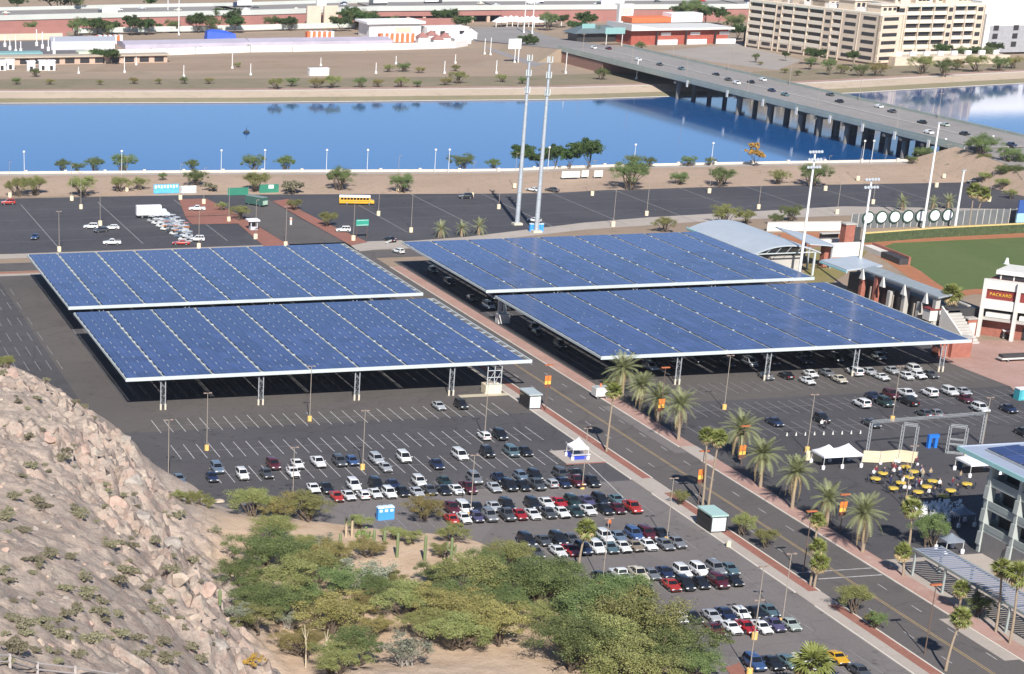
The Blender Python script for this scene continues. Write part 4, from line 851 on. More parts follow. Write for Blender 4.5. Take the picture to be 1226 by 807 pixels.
for i, (x, y) in enumerate(BR):
    p = on(x, y)
    if p.z < 1.2: continue
    i_ = COUNT.get('brush', 0); COUNT['brush'] = i_ + 1; s = rr.uniform(.9, 1.5) if i < 55 else rr.uniform(.4, .8)
    place(T['brush'][i_ % 3], (p.x, p.y, p.z - .25 * s), rr.uniform(0, 6), 'dry grey-green brush bush growing on the rocky hillside', 'shrub', 'brush bushes on the hillside', scale=(s * .2, s * .2, s * .2))
# yellow-green fringe along the ridge toe
for i, (x, y) in enumerate([(215, 597), (226, 600), (238, 602), (249, 605), (3, 405), (10, 412)]):
    p = on(x, y + 3) if x > 20 else at(x, 440, 12.5)
    j = COUNT.get('palo', 0); COUNT['palo'] = j + 1
    place(T['palo'][j % 2], (p.x, p.y, p.z - .5), i * 1.3, f'{ORD[i]} yellowish bush along the hill crest beside the lot, counted from the rock' if i < 4 else ['bush peeping over the hill crest at the left edge', 'small bush behind the left skyline boulder'][i - 4], 'shrub', None, scale=.34 + .05 * (i % 3))
# railing at the bottom left corner
rf = thing('hill_railing', 'grey concrete railing crossing the bottom left corner', 'railing', on(40, 800)); o0 = rf.location.copy(); m = MB(); pts = []
for x, y in ((-30, 793), (12, 797), (45, 803), (90, 810), (140, 820)):
    p = on(x, y + 8); pts.append(Vector((p.x, p.y, p.z)) - o0)
for i in range(4):
    for h in (1.15, .55): m.tube(pts[i] + Vector((0, 0, h)), pts[i + 1] + Vector((0, 0, h)), .09, None, 6)
m.build('rail', M('rail_concrete', (.42, .38, .36), .8), rf)
for q in pts: MB().box(q.x - .12, q.y - .12, q.z - .5, q.x + .12, q.y + .12, q.z + 1.3).build('post', MATS['rail_concrete'], rf)
# ================================================================ PALMS AND STREET TREES
def frond_mesh(nm, Lf, droop, wid, seed, fan=False):
    """feather frond: arched rib with leaflets both sides; fan leaf: stalk with a pleated fan"""
    m = MB(); r = random.Random(seed)
    if fan:
        m.tube((0, 0, 0), (0, Lf * .5, Lf * .12), .03, .02, 3, False); c = Vector((0, Lf * .5, Lf * .12))
        for k in range(11):
            a = R(-100 + 20 * k); tip = c + Vector((math.sin(a) * Lf * .5, math.cos(a) * Lf * .5 + .05, -droop * Lf * .3 * (.6 + abs(a) * .5)))
            q = Vector((math.cos(a), -math.sin(a), 0)) * .1; mid = c.lerp(tip, .5) + Vector((0, 0, .08)); m.add([c, mid - q, tip, mid + q], [(0, 1, 2, 3)])
    else:
        P = [Vector((0, Lf * (t_ - .12 * droop * t_ * t_), Lf * (.28 * t_ - (.28 + .62 * droop) * t_ * t_))) for t_ in [i / 7 for i in range(8)]]
        for i in range(7): m.add([P[i] + Vector((-.03, 0, 0)), P[i] + Vector((.03, 0, 0)), P[i + 1] + Vector((.02, 0, 0)), P[i + 1] + Vector((-.02, 0, 0))], [(0, 1, 2, 3)])
        for i in range(2, 22):
            t_ = i / 22 * 7; k = min(6, int(t_)); c = P[k].lerp(P[k + 1], t_ - k); d = (P[k + 1] - P[k]).normalized(); w_ = wid * math.sin(math.pi * (.12 + .84 * i / 22)) ** .7
            for s in (-1, 1):
                tip = c + Vector((s * w_, 0, -.22 * w_ - .1 * droop)) + d * w_ * .5; m.add([c - d * .07, c + d * .07, tip], [(0, 1, 2) if s > 0 else (0, 2, 1)])
    return m
FR_G = M('palm_frond', (.22, .235, .11), .5, var=.3, scale=.8); FR_B = M('old_frond', (.46, .35, .18), .7, var=.25, scale=.8); FAN_G = M('fan_leaf', (.17, .19, .05), .5, var=.3, scale=.8)
FRM = [frond_mesh('f', 4.0, d * .8, .8, i).mesh('frond', FR_G) for i, d in enumerate((.25, .75, 1.25))] + [frond_mesh('f', 3.6, 1.7, .45, 9).mesh('frond', FR_B)]
FNM = [frond_mesh('f', 1.9, d, .5, i, True).mesh('fan_leaf', FAN_G) for i, d in enumerate((.2, .8, 1.4))] + [frond_mesh('f', 1.5, 2.2, .5, 9, True).mesh('fan_leaf', FR_B)]
def palm(nm, x, y, tx, ty, label, kind='date', group=None, rad=None, cat='palm', n=None):
    """base at pixel (x, y), crown heart at pixel (tx, ty)"""
    p = at(x, y, 0); h = max(1.0, tall(x, y, ty)); q = px((p.x, p.y, h)); s = FPX / ((Vector((p.x, p.y, h)) - Vector((0, 0, HC))).dot(FW)); lean = (tx - q[0]) / s
    t = thing(nm, label, cat, p, 0, group); m = MB(); r0 = .34 if kind == 'date' else .24
    pts = [Vector((RT.x * lean * f * f, RT.y * lean * f * f, h * f - (.2 if f == 0 else 0))) for f in (0, .2, .4, .6, .8, 1)]
    if kind == 'date': m.path(pts, r0, r0 * .85, 9); m.lathe([(r0 * .8, h - .9), (r0 * 1.9, h - .35), (r0 * 1.2, h + .25)], (pts[-1].x, pts[-1].y), 9)
    else: m.path(pts, r0, r0 * .6, 8)
    m.build('trunk', PBARK, t, smooth=60)
    rnd = random.Random(int(x * 7 + y)); tilt_, gl = rnd.uniform(-9, 9), rnd.uniform(.86, 1.12); N = int(rnd.uniform(.8, 1.1) * 60) if (kind == 'date' and not n) else n or (64 if kind == 'date' else 40); top = pts[-1] + Vector((0, 0, .1))
    for i in range(N):
        f = i / N; k = 0 if f < .32 else 1 if f < .62 else 2 if f < .8 else 3
        el = (70 - 62 * f / .68 if f < .68 else 2 - 45 * (f - .68) / .32) + rnd.uniform(-12, 12) + tilt_; sc = gl * rnd.uniform(.85, 1.1) * (rad or 1) * (1.1 if kind == 'date' else 1.1)
        o = link('frond' if kind == 'date' else 'fan_leaf', (FRM if kind == 'date' else FNM)[k], t, top, (R(el), 0, i * 2.399 + rnd.uniform(-.2, .2)), (sc, sc, sc))
    return t
for x, y, tx, ty, lab in [(745, 474, 746, 443, 'date palm at the near corner of the right array, first of its line'), (765.7, 491, 768, 463, 'date palm second from the array along the street'), (787, 504, 789, 479, 'date palm behind the first orange banner by the street'), (812, 527, 814, 486, 'date palm fourth along the street, just before the driveway'),
                          (885, 549, 888, 516, 'date palm just beyond the driveway beside an orange banner'), (910, 584, 913, 545, 'date palm in front of the white tent, second past the driveway'), (948, 609, 953, 568, 'date palm with long shadow on the pink paving, third past the driveway'), (989.5, 631, 992, 599, 'date palm behind an orange banner near the crosswalk'), (1032.5, 661, 1034.5, 616, 'largest date palm, beside the end of the crosswalk')]:
    palm('date_palm', x, y, tx, ty, lab, 'date')
for x, y, tx, ty, lab, g_ in [(726, 541, 735, 470, 'tall slender fan palm at the kerb beside the white and blue tent', 1), (841, 606, 846, 523, 'left of the two tallest thin palms beside the bus shelter', 1), (848, 606, 861, 526, 'right, more leaning one of the two tallest thin palms', 1),
                              (970, 701, 979, 657, 'taller of two fan palms at the tip of the brick strip', 1), (974.5, 704, 981, 676, 'shorter of two fan palms at the tip of the brick strip', 1), (976, 648, 979, 625, 'small fan palm on the far kerb behind the brick strip', .8), (1088, 655, 1092, 610, 'fan palm beside the white chairs of the event yard', 1),
                              (1081, 690, 1081, 663, 'short fan palm left of the walkway canopy', 1), (1148, 733, 1151, 707, 'short fan palm between walkway canopy posts', .9), (1132, 803, 1151, 742, 'leaning fan palm at the bottom right kerb', 1), (1192, 757, 1199, 683, 'left of two tall fan palms in front of the garage', 1.1), (1209, 771, 1219, 690, 'right of two tall fan palms in front of the garage', 1.1),
                              (692.7, 680, 701.7, 636, 'lone fan palm standing between the crowded car rows', 1), (1160.6, 269, 1166, 229, 'left palm of the pair behind the striped outfield wall', 1.4), (1167.5, 268, 1178, 234, 'right palm of the pair behind the striped outfield wall', 1.4), (1151, 397, 1139, 354, 'leaning palm at the stadium stairs', 1.5)]:
    palm('fan_palm', x, y, tx, ty, lab, 'fan', None, g_)
palm('fan_palm', 973, 850, 972, 799, 'broad fan palm rising from the bottom edge over the last cars', 'fan', None, 1.5)
for x, y, lab in [(528, 284, 'leftmost of three squat palms behind the right array'), (553, 283, 'middle one of three squat palms behind the right array'), (574, 281, 'rightmost of three squat palms behind the right array'), (1081, 252, 'bushy palm left behind the white discs'), (1118, 252, 'bushy palm between light masts behind the white discs'), (1136, 251, 'bushy palm right behind the white discs')]:
    palm('squat_palm', x, y, x, y - 9, lab, 'date', None, .75, n=26)
for kind, x, y, rp, by, lab in [('palo', 813, 582, 9, 604, 'small yellowish street tree by the lot lamp post'), ('palo', 888, 628, 13, 641, 'thin yellow-green tree behind the bus shelter'), ('palo', 917, 645, 12, 655, 'sparse tree on the brick strip near the two palms'), ('palo', 1022, 717, 18, 734, 'round yellow-green tree on the lower brick strip'), ('mesq', 1048, 742, 10, 752, 'low bush trailing off the round tree on the brick strip'), ('mesq', 1112, 640, 20, 655, 'dark feathery tree in the shade of the garage'), ('mesq', 1170, 727, 14, 737, 'low green bush under the walkway canopy'), ('palo', 1043, 737, 8, 748, 'little shrub right of the round street tree'), ('palo', 728, 457, 8, 470, 'small tree in the shade at the array corner')]:
    b_ = at(x, by, .1); grow(kind, x, y, rp, lab, 'tree' if 'tree' in lab else 'shrub', None, base=b_)
# ---- trees and bushes along the lake
for kind, x, y, rp, z, by, lab in [('mesq', 75, 196, 9, 1.5, 206, 'umbrella-shaped tree, leftmost on the near shore'), ('mesq', 92, 196, 7, 1.5, 206, 'small umbrella tree second on the near shore'), ('mesq', 114, 197, 10, 1.5, 206, 'umbrella tree third from the left on the near shore'), ('mesq', 147, 195, 13, 1.5, 206, 'umbrella tree behind a lamp, fourth on the near shore'), ('mesq', 230, 197, 8, 1.5, 205, 'single umbrella tree above the blue banner'), ('mesq', 304, 194, 12, 1.5, 205, 'left tree of the pair above the green mesh'), ('mesq', 342, 195, 11, 1.5, 205, 'right tree of the pair above the green mesh'),
                                   ('mesq', 554, 192, 13, 1.5, 204, 'flat-topped tree on the shore left of the two masts'), ('mesq', 590, 195, 8, 1.5, 204, 'small flat-topped tree just left of the two masts'), ('round', 624, 190, 14, 1.5, 203, 'dense dark tree behind the tall masts'), ('round', 645, 194, 10, 1.5, 202, 'dense tree between the tall masts'), ('round', 662, 191, 12, 1.5, 202, 'dense tree right of the tall masts'), ('round', 680, 191, 12, 1.5, 202, 'dense tree in the middle of the dark shore clump'), ('round', 701, 187, 17, 1.5, 202, 'largest dense tree at the right end of the dark clump'),
                                   ('mesq', 758, 192, 10, 1.5, 201, 'thin tree right of the dark clump'), ('mesq', 778, 193, 7, 1.5, 200, 'small thin tree second right of the dark clump'), ('mesq', 825, 193, 8, 1.5, 199, 'thin tree third right of the dark clump'), ('mesq', 850, 193, 6, 1.5, 198, 'little thin tree near the shadow of the bridge'), ('gold', 901, 187, 11, 1.5, 199, 'yellow autumn tree on the near shore'), ('mesq', 1105, 182, 10, 1.5, 193, 'tree in front of the bridge piers'), ('mesq', 1173, 181, 18, 6.0, 190, 'spreading tree at the end of the bridge'), ('mesq', 1206, 187, 12, 6.5, 195, 'tree beside the road at the right edge')]:
    grow(kind, x, y, rp, lab, 'tree', None, base=at(x, by, z), squash=.8 if kind == 'mesq' else 1)
for i, (kind, x, y, rp, lab) in enumerate([('palo', 22, 226, 13, 'leftmost bush on the lake bank'), ('palo', 42, 225, 13, 'second bush on the lake bank'), ('palo', 100, 226, 14, 'wide low bush third on the lake bank'), ('palo', 143, 223, 11, 'bush fourth on the lake bank'), ('palo', 168, 222, 9, 'bush just left of the blue banner'), ('mesq', 195, 212, 5, 'small dark bush above the blue banner'), ('mesq', 234, 214, 12, 'tall bush right of the blue banner'), ('brush', 252, 225, 7, 'brown brush right of the white banner'), ('palo', 305, 220, 14, 'bush above the green mesh fence'), ('brush', 350, 224, 11, 'bare brown bush right of the green mesh'), ('mesq', 406, 218, 15, 'large cone-shaped bush on the bank above the school bus'), ('mesq', 482, 222, 13, 'round bush on the bank right of the school bus'),
                                      ('mesq', 755, 213, 20, 'widest bush on the bank below the dark trees'), ('mesq', 814, 215, 10, 'round bush on the bank, middle right'), ('mesq', 862, 214, 14, 'bush on the bank below the yellow tree'), ('palo', 931, 214, 10, 'pale bush on the bank left of the stadium mast'), ('mesq', 972, 212, 16, 'dark bush on the bank behind the stadium mast'), ('palo', 795, 270, 11, 'bush behind the right array'), ('palo', 866, 259, 15, 'bush behind the blue curved roof'), ('palo', 893, 262, 10, 'low bush right behind the blue curved roof'), ('mesq', 928, 264, 8, 'small bush on the pale strip by the stadium'), ('mesq', 947, 257, 11, 'small tree on the pale strip by the stadium'), ('palo', 353, 246, 8, 'small bush on the long red median'), ('palo', 391, 264, 10, 'bush on the long red median near the white car'), ('palo', 266, 248, 6, 'bush on the red median right of the white pickup'), ('palo', 288, 257, 10, 'bush on the red median beside the gatehouse')]):
    z = 0; b_ = at(x, y + rp * .7, 1.0); z = bank_z(b_.x, b_.y); grow(kind, x, y, rp, lab, 'bush', None, base=at(x, y + rp * .7, z), squash=.85)

# ================================================================ LAMPS, MASTS, BANNERS
POLE = M('lamp_pole', (.36, .31, .26), .6, .2, var=.1, scale=2); POLEB = M('bronze_pole', (.16, .11, .085), .6, .2, var=.15); HEADM = M('lamp_head', (.30, .22, .18), .5, var=.1); WPOLE = M('white_pole', (.74, .73, .71), .5, var=.06)
YB_ = M('yellow_base', (.80, .50, .16), .75, var=.12, scale=1.2); WB_ = M('cream_base', (.84, .70, .48), .75, var=.12, scale=1.2); OB_ = M('orange_wrap', (.42, .13, .05), .8, var=.2)
def lamp_proto(h, base, bh, br, two):
    t = thing('parking_lamp', None, None, (0, 0, -80)); made = []
    b_ = MB().lathe([(br, 0), (br, bh - .05), (br * .9, bh)], n=14); made.append(b_.build('base', base, t, smooth=40))
    m = MB().tube((0, 0, bh - .1), (0, 0, h), .085, .06, 8); made.append(m.build('pole', POLE, t))
    for s in ((-1, 1) if two else (1,)):
        q = MB().box(-.28, -.18, -.08, .28, .18, .08); made.append(q.build('lamp_head', HEADM, t, (s * .55, 0, h)))
        q = MB().box(-.3, -.03, -.03, .3, .03, .03); made.append(q.build('arm', POLE, t, (s * .2, 0, h - .02)))
    proto_done(t, made); return t
LP1, LP2, LP3 = lamp_proto(11.6, YB_, 1.05, .46, True), lamp_proto(11.6, WB_, 1.4, .6, True), lamp_proto(11.6, WB_, 1.5, .65, False)
def lamp(pr, x, y, lab, z=None):
    p = at(x, y, 0)
    if z is None: z = bank_z(p.x, p.y)
    place(pr, at(x, y, z), random.uniform(-.1, .1), lab, 'lamp post', 'parking lot lamp posts')
near = [(201.6, 574, 'at the foot of the rocky crest'), (247.6, 539, 'second from the left in the front lot'), (370.7, 504, 'just in front of the left array'), (434, 562, 'among the third line of cars in the front lot'), (580, 525, 'beside a white car and a black car'), (350, 610, 'half hidden by bushes below the front lot'), (697, 585, 'between two black trucks at the end of the first crowded row'), (563, 620, 'between white cars in the second crowded row'), (798, 650, 'at the end of the third crowded row'), (721, 702, 'at the head of the fourth crowded row, by a red kerb'), (936, 748, 'at the street end of the fifth crowded row'), (897, 808, 'cut by the bottom edge beside a blue car'), (903, 765, 'in the middle of the fifth crowded row')]
for x, y, d in near: lamp(LP1, x, y, 'tall lamp post on a yellow drum ' + d)
for x, y, d in [(867, 490, 'in front of the right array'), (966, 541, 'left of the white twin tent'), (1068, 504, 'behind the metal truss frames'), (1083, 608, 'among the yellow tables'), (1174, 545, 'behind the garage roof')]: lamp(LP1, x, y, 'tall lamp post on an orange drum ' + d)
north = [(12, 236), (86, 240), (97, 250), (152, 229), (216, 239), (244, 244), (120, 270), (71, 301), (274, 265), (238, 297), (306, 286), (453, 258), (492, 278), (565, 236), (597, 250), (423, 288), (342, 295), (709, 234), (774, 258), (734, 271), (849, 231), (908, 250), (616, 225), (988, 228), (1045, 244), (1002, 256), (1027, 216), (1121, 224), (1130, 213), (1184, 241), (1222, 230), (476, 228)]
for i, (x, y) in enumerate(sorted(north)): lamp(LP2 if i % 2 else LP3, x, y, f'{ORD[i]} lamp post from the left in the lots between the arrays and the lake')
# street lamps with orange banners
BAN = M('orange_banner', (.80, .20, .03), .7, var=.1); BANY = M('yellow_banner', (.85, .48, .08), .7, var=.1); BAND = M('maroon_banner', (.16, .05, .035), .7, var=.2)
def street_lamp(x, y, yt, by, lab):
    p = at(x, y); h = tall(x, y, yt); hb = tall(x, y, by); t = thing('street_lamp', lab, 'street lamp', p, 0, None)
    MB().tube((0, 0, 0), (0, 0, h), .1, .07, 8).build('pole', POLEB, t); MB().box(-.9, -.25, -.1, .9, .25, .1).build('lamp_head', OB_, t, (0, 0, h))
    b1 = MB().box(.08, -.02, 0, .66, .02, 1.1).build('banner', BAN, t, (0, 0, hb)); b2 = MB().box(-.66, -.02, 0, -.08, .02, 1.1).build('banner', BAN, t, (0, 0, hb))
    for s, q in ((.08, b1), (-.66, b2)): MB().box(s, -.025, -.75, s + .58, .025, -.02).build('banner_strip', BANY, q)
    for s in (.08, -.66): MB().box(s, -.02, -1.45, s + .58, .02, -.78).build('banner', BAND, t, (0, 0, hb))
for q in [(653, 492, 437, 456, 'orange-bannered street lamp beside the grey bus shelter near the array'), (789, 514, 440, 484, 'orange-bannered lamp rising in front of the array column'), (836, 604, 540, 569, 'orange-bannered lamp left of the two tall thin palms'), (887, 557, 510, 540, 'orange-bannered lamp by the driveway date palm'), (1005, 640, 592, 608, 'orange-bannered lamp before the crosswalk date palms'), (1107, 783, 700, 744, 'orange-bannered lamp at the bottom right brick strip'), (961, 690, 612, 700, 'dark street lamp on the brick strip before the crosswalk')]:
    if q[3] > 690: 
        p = at(q[0], q[1]); t = thing('street_lamp', q[4], 'street lamp', p); h = tall(q[0], q[1], q[2]); MB().tube((0, 0, 0), (0, 0, h), .1, .07, 8).build('pole', POLEB, t); MB().box(-.9, -.25, -.1, .9, .25, .1).build('lamp_head', OB_, t, (0, 0, h))
    else: street_lamp(*q)
# shore lamps
SLM = thing('shore_lamp', None, None, (0, 0, -90)); mk_ = [MB().tube((0, 0, 0), (0, 0, 7.6), .11, .08, 7).build('pole', WPOLE, SLM), MB().lathe([(.1, 7.5), (.42, 7.7), (.42, 8.1), (.1, 8.3)], n=9).build('lantern', WPOLE, SLM)]; proto_done(SLM, mk_)
for i, x in enumerate([26, 141, 258, 309, 381, 428.5, 507, 523, 644, 752, 846.5, 1030, 1041, 1140, 1212]):
    p = at(x, 206 - x * .011 if x < 1100 else 196, 1.5); place(SLM, (p.x, yn(p.x) - 2.5, 1.5), 0, f'{ORD[i]} white lamp from the left along the lake promenade', 'lamp post', 'white promenade lamps')
# the two tall lattice masts
MASTM = M('mast_steel', (.46, .50, .54), .5, .3, var=.12, scale=.4)
for x, y, lab in [(619, 269, 'left of the two towering grey masts behind the right array'), (642, 278, 'right of the two towering grey masts, blue toilets at its foot')]:
    t = thing('tall_mast', lab, 'mast', at(x, y)); h = tall(x, y, 66 if x < 630 else 68); m = MB()
    m.lathe([(.75, 0), (.7, 8), (.55, 30), (.36, h - 2)], n=12); m.build('shaft', MASTM, t, smooth=50)
    for i in range(11): MB().lathe([(.72 - .03 * i, 0), (.8 - .03 * i, .15), (.72 - .03 * i, .3)], n=10).build('collar', STEEL, t, (0, 0, 6 + i * (h - 8) / 11))
    MB().box(-1.4, -1.4, 0, 1.4, 1.4, .6).build('footing', PIER, t)
    for zz in (h - 11, h - 6, h - 1.6):
        b_ = MB(); 
        for a in range(3): b_.box(math.cos(a * 2.1) * .8 - .16, math.sin(a * 2.1) * .8 - .12, zz, math.cos(a * 2.1) * .8 + .16, math.sin(a * 2.1) * .8 + .12, zz + 1.7)
        b_.lathe([(.8, zz - .1), (.8, zz)], n=8); b_.build('antenna', STEELW, t)
# stadium floodlight masts
FLD = M('floodlight', (.50, .53, .56), .3, .3, var=.15)
for x, y, yt, lab, big in [(956, 335, 181, 'floodlight mast beside the right corner of the far array', 3), (1024, 352, 214, 'floodlight mast behind the near right array', 2), (1105, 274, 147, 'tallest white floodlight mast crossing the bridge view', 0), (1143, 274, 204, 'slim white mast at the end of the white discs', 0)]:
    p = at(x, y); h = tall(x, y, yt); t = thing('floodlight_mast', lab, 'light mast', p); MB().lathe([(.42, 0), (.36, h * .5), (.26, h)], n=10).build('pole', WPOLE, t, smooth=50)
    if big:
        for r_ in range(big):
            MB().box(-2.0, -.06, h - .5 - 2 * r_, 2.0, .06, h - .38 - 2 * r_).build('crossarm', STEEL, t)
            for k in range(5): q = MB(); q.lathe([(.18, -.3), (.42, .25)], n=8); o = q.build('floodlight', FLD, t, (-1.7 + .85 * k, -.3, h - .2 - 2 * r_)); o.rotation_euler = (R(65), 0, 0)
    else:
        q = MB().box(-.7, -.3, -.2, .7, .3, .2).build('lamp_head', FLD, t, (0, 0, h))
# ================================================================ THE BRIDGE
BD = M('bridge_concrete', (.36, .35, .33), .85, var=.12, scale=.1); BGREEN = M('bridge_green', (.37, .41, .37), .6, var=.1, scale=.2); BROAD = ground_mat('bridge_road', (.27, .25, .24), (.3, .28, .27), (.23, .215, .21), .01, .05, grain=.08); BPIER = M('bridge_pier', (.17, .16, .15), .85, var=.15, scale=.3)
bx0, bx1, by0, by1 = 441.5, 478.0, 695.0, 1085.0; BZ = 9.0
br_ = thing('road_bridge', 'long road bridge with green parapets crossing the lake', 'bridge', ((bx0 + bx1) / 2, (by0 + by1) / 2, 0)); o0 = Vector(br_.location)
def B(m, n_, mat, par=br_): m.v = [(v[0] - o0.x, v[1] - o0.y, v[2]) for v in m.v]; return m.build(n_, mat, par)
dk = B(MB().box(bx0, by0, BZ - .35, bx1, by1, BZ), 'deck', BROAD)
for x in (bx0 + 1.5, bx0 + 9.5, bx0 + 18, bx0 + 26.5, bx1 - 1.5): B(MB().box(x - .6, by0, BZ - 2.0, x + .6, by1, BZ - .36), 'girder', BD)
for x in (bx0 - .2, bx1 + .2):
    B(MB().box(x - .25, by0, BZ - 1.5, x + .25, by1, BZ + .15), 'edge_beam', BGREEN); q = MB().box(x - .12, by0, BZ + .16, x + .12, by1, BZ + 1.1); B(q, 'parapet', BGREEN)
B(MB().box((bx0 + bx1) / 2 - .8, by0 + 8, BZ + .004, (bx0 + bx1) / 2 + .8, by1 - 8, BZ + .2), 'median', BD)
mk = MB()
for x in (bx0 + 4.8, bx0 + 9.3, bx0 + 13.8, bx1 - 4.8, bx1 - 9.3, bx1 - 13.8):
    y = by0
    while y < by1: stripe(mk, x, y, x, y + 4, .2, BZ + .006); y += 12
B(mk, 'lane_marking', PAINT)
for y in [p.y for p in (at(805, 118, -1), at(848, 138, -1), at(880, 148, -1), at(913, 158, -1), at(940, 164, -1), at(965, 173, -1), at(1018, 186, -1), at(1047, 191, -1))] + [723.0]:
    B(MB().box(bx0 - .2, y - .9, BZ - 3.2, bx1 + .2, y + .9, BZ - 2.02), 'pier_cap', BPIER)
    for k in range(5): x = bx0 + 2.2 + k * 8.0; B(MB().lathe([(1.1, -4), (1.1, BZ - 3.25)], (x, y), 10), 'pier', BPIER)
B(MB().prism([(bx0, by0 - 6), (bx1, by0 - 6), (bx1, by0 + 12), (bx0, by0 + 12)], -.5, BZ - 2.1), 'abutment', BD)
B(MB().prism([(bx0, by1 - 60), (bx1, by1 - 60), (bx1, by1 + 8), (bx0, by1 + 8)], -.5, BZ - 2.1), 'abutment', M('abutment_red', (.30, .17, .13), .9))
# approach embankments
em = MB(); em.loft([[(bx0 - 5, 560, -.3), (bx1 + 20, 560, -.3), (bx1 + 4, 560, 0), (bx0 - 4, 560, 0)], [(bx0 - 11, 700, -.3), (bx1 + 22, 700, -.3), (bx1 + 1, 700, BZ - .4), (bx0 - 1, 700, BZ - .4)], [(bx0 - 12, 722, -.3), (bx1 + 24, 722, -.3), (bx1 + 2, 719, 1.4), (bx0 - 2, 719, 1.4)]]); struct('embankment', em, BEIGE)
er = MB(); er.quad((bx0 + 1, 560, .06), (bx1 - 1, 560, .06), (bx1, 700, BZ - .33), (bx0, 700, BZ - .33)); struct('road', er, BROAD)
em = MB(); em.loft([[(bx0 - 14, 1080, 1.5), (bx1 + 22, 1080, 1.5), (bx1 + 2, 1080, BZ - .4), (bx0 - 2, 1080, BZ - .4)], [(bx0 - 8, 1200, 1.5), (bx1 + 22, 1200, 1.5), (bx1 + 14, 1200, 2.3), (bx0 - 4, 1200, 2.3)]]); struct('embankment', em, FARD)
er = MB(); er.quad((bx0, 1080, BZ - .33), (bx1, 1080, BZ - .33), (bx1 + 12, 1205, 2.4), (bx0 - 2, 1205, 2.4)); er.quad((bx0 - 2, 1205, 2.4), (bx1 + 12, 1205, 2.4), (bx1 + 20, 1290, 2.4), (bx0 + 5, 1290, 2.4)); struct('road', er, BROAD)
# lamp standards with hanging white banners along the west side
BLP = thing('bridge_lamp', None, None, (0, 0, -70)); k_ = [MB().tube((0, 0, 0), (0, 0, 9.5), .12, .08, 6).build('pole', POLE, BLP), MB().box(-.9, -.15, 9.3, .9, .15, 9.5).build('lamp_head', HEADM, BLP)]; proto_done(BLP, k_)
for i in range(12): place(BLP, (bx0 + (.4 if i % 2 else 36.1), 712 + 31 * i, BZ), 0, f'{ORD[i]} lamp standard from the near end of the bridge', 'lamp post', 'bridge lamps')
BBN = M('white_banner', (.82, .80, .74), .7, var=.06)
for i, y in enumerate((718, 742, 766, 792, 820, 850, 884, 925)):
    o = MB().box(-.08, -.9, -2.9, .08, .9, 0).build('hanging_banner', BBN, None, (bx0 - .75, y, BZ - .3)); tag(o, f'{ORD[i]} white banner from the near end hung on the bridge side', 'banner', 'white banners hung on the bridge')
# small cars on the bridge
MINI = {}
def minicar(col):
    if col in MINI: return MINI[col]
    m = MB(); m.box(-.9, -2.3, .3, .9, 2.3, .9); m.loft([[(-.84, -1.6, .9), (.84, -1.6, .9), (.84, 1.0, .9), (-.84, 1.0, .9)], [(-.68, -1.1, 1.45), (.68, -1.1, 1.45), (.68, .35, 1.45), (-.68, .35, 1.45)]])
    m.m = 1; m.quad((-.76, 1.02, .95), (.76, 1.02, .95), (.64, .45, 1.4), (-.64, .45, 1.4)); m.quad((.77, -1.65, .95), (-.77, -1.65, .95), (-.64, -1.2, 1.4), (.64, -1.2, 1.4)); m.m = 2
    for s in (-1, 1):
        for y in (-1.4, 1.4): m.tube((s * .72, y, .32), (s * .93, y, .32), .32, None, 8)
    MINI[col] = m.mesh('small_car', [M('paint_' + col.replace(' ', '_'), CC[col], .3, coat=.6, var=.05), GLASS, TYRE]); return MINI[col]
for x, y, c in [(728, 64, 'maroon'), (710, 63, 'white'), (764, 71, 'white'), (790, 77, 'dark grey'), (816, 82, 'teal'), (857, 89, 'black'), (872, 95, 'dark grey'), (882, 99, 'white'), (899, 98, 'black'), (913, 95, 'white'), (924, 108, 'navy'), (940, 113, 'teal'), (994, 113, 'dark grey'), (1005, 121, 'black'), (1052, 127, 'white'), (1068, 133, 'dark grey'), (1104, 146, 'black'), (1112, 158, 'white'), (1131, 149, 'pale green'), (1155, 160, 'black'), (1211, 173, 'navy')]:
    p = at(x, y, BZ + .6 if y > 64 else 7); zz = BZ
    o = link('small_car', minicar(c), None, (min(max(p.x, bx0 + 3), bx1 - 3) if p.y < 1080 else p.x, p.y, BZ if p.y < 1080 else max(2.45, BZ - .33 - (p.y - 1080) * .0525)), (0, 0, 0 if p.x > 460 else math.pi)); 
    tag(o, f'{c} car on the bridge roadway, ' + f'{ORD[[728, 710, 764, 790, 816, 857, 872, 882, 899, 913, 924, 940, 994, 1005, 1052, 1068, 1104, 1112, 1131, 1155, 1211].index(x)]} counted from the far end', 'car', 'cars crossing the bridge')
# duck-like dark buoys on the lake
DKB = M('dark_buoy', (.04, .045, .05), .6)
for x, y, lab in [(295, 159, 'small dark float on the open lake')]:
    p = at(x, y, -1); o = thing('lake_float', lab, 'float', p); MB().lathe([(.8, -.3), (1.5, .2), (.7, .9)], n=10).build('hull', DKB, o); MB().tube((0, 0, .8), (0, 0, 2.2), .12, None, 6).build('post', DKB, o)

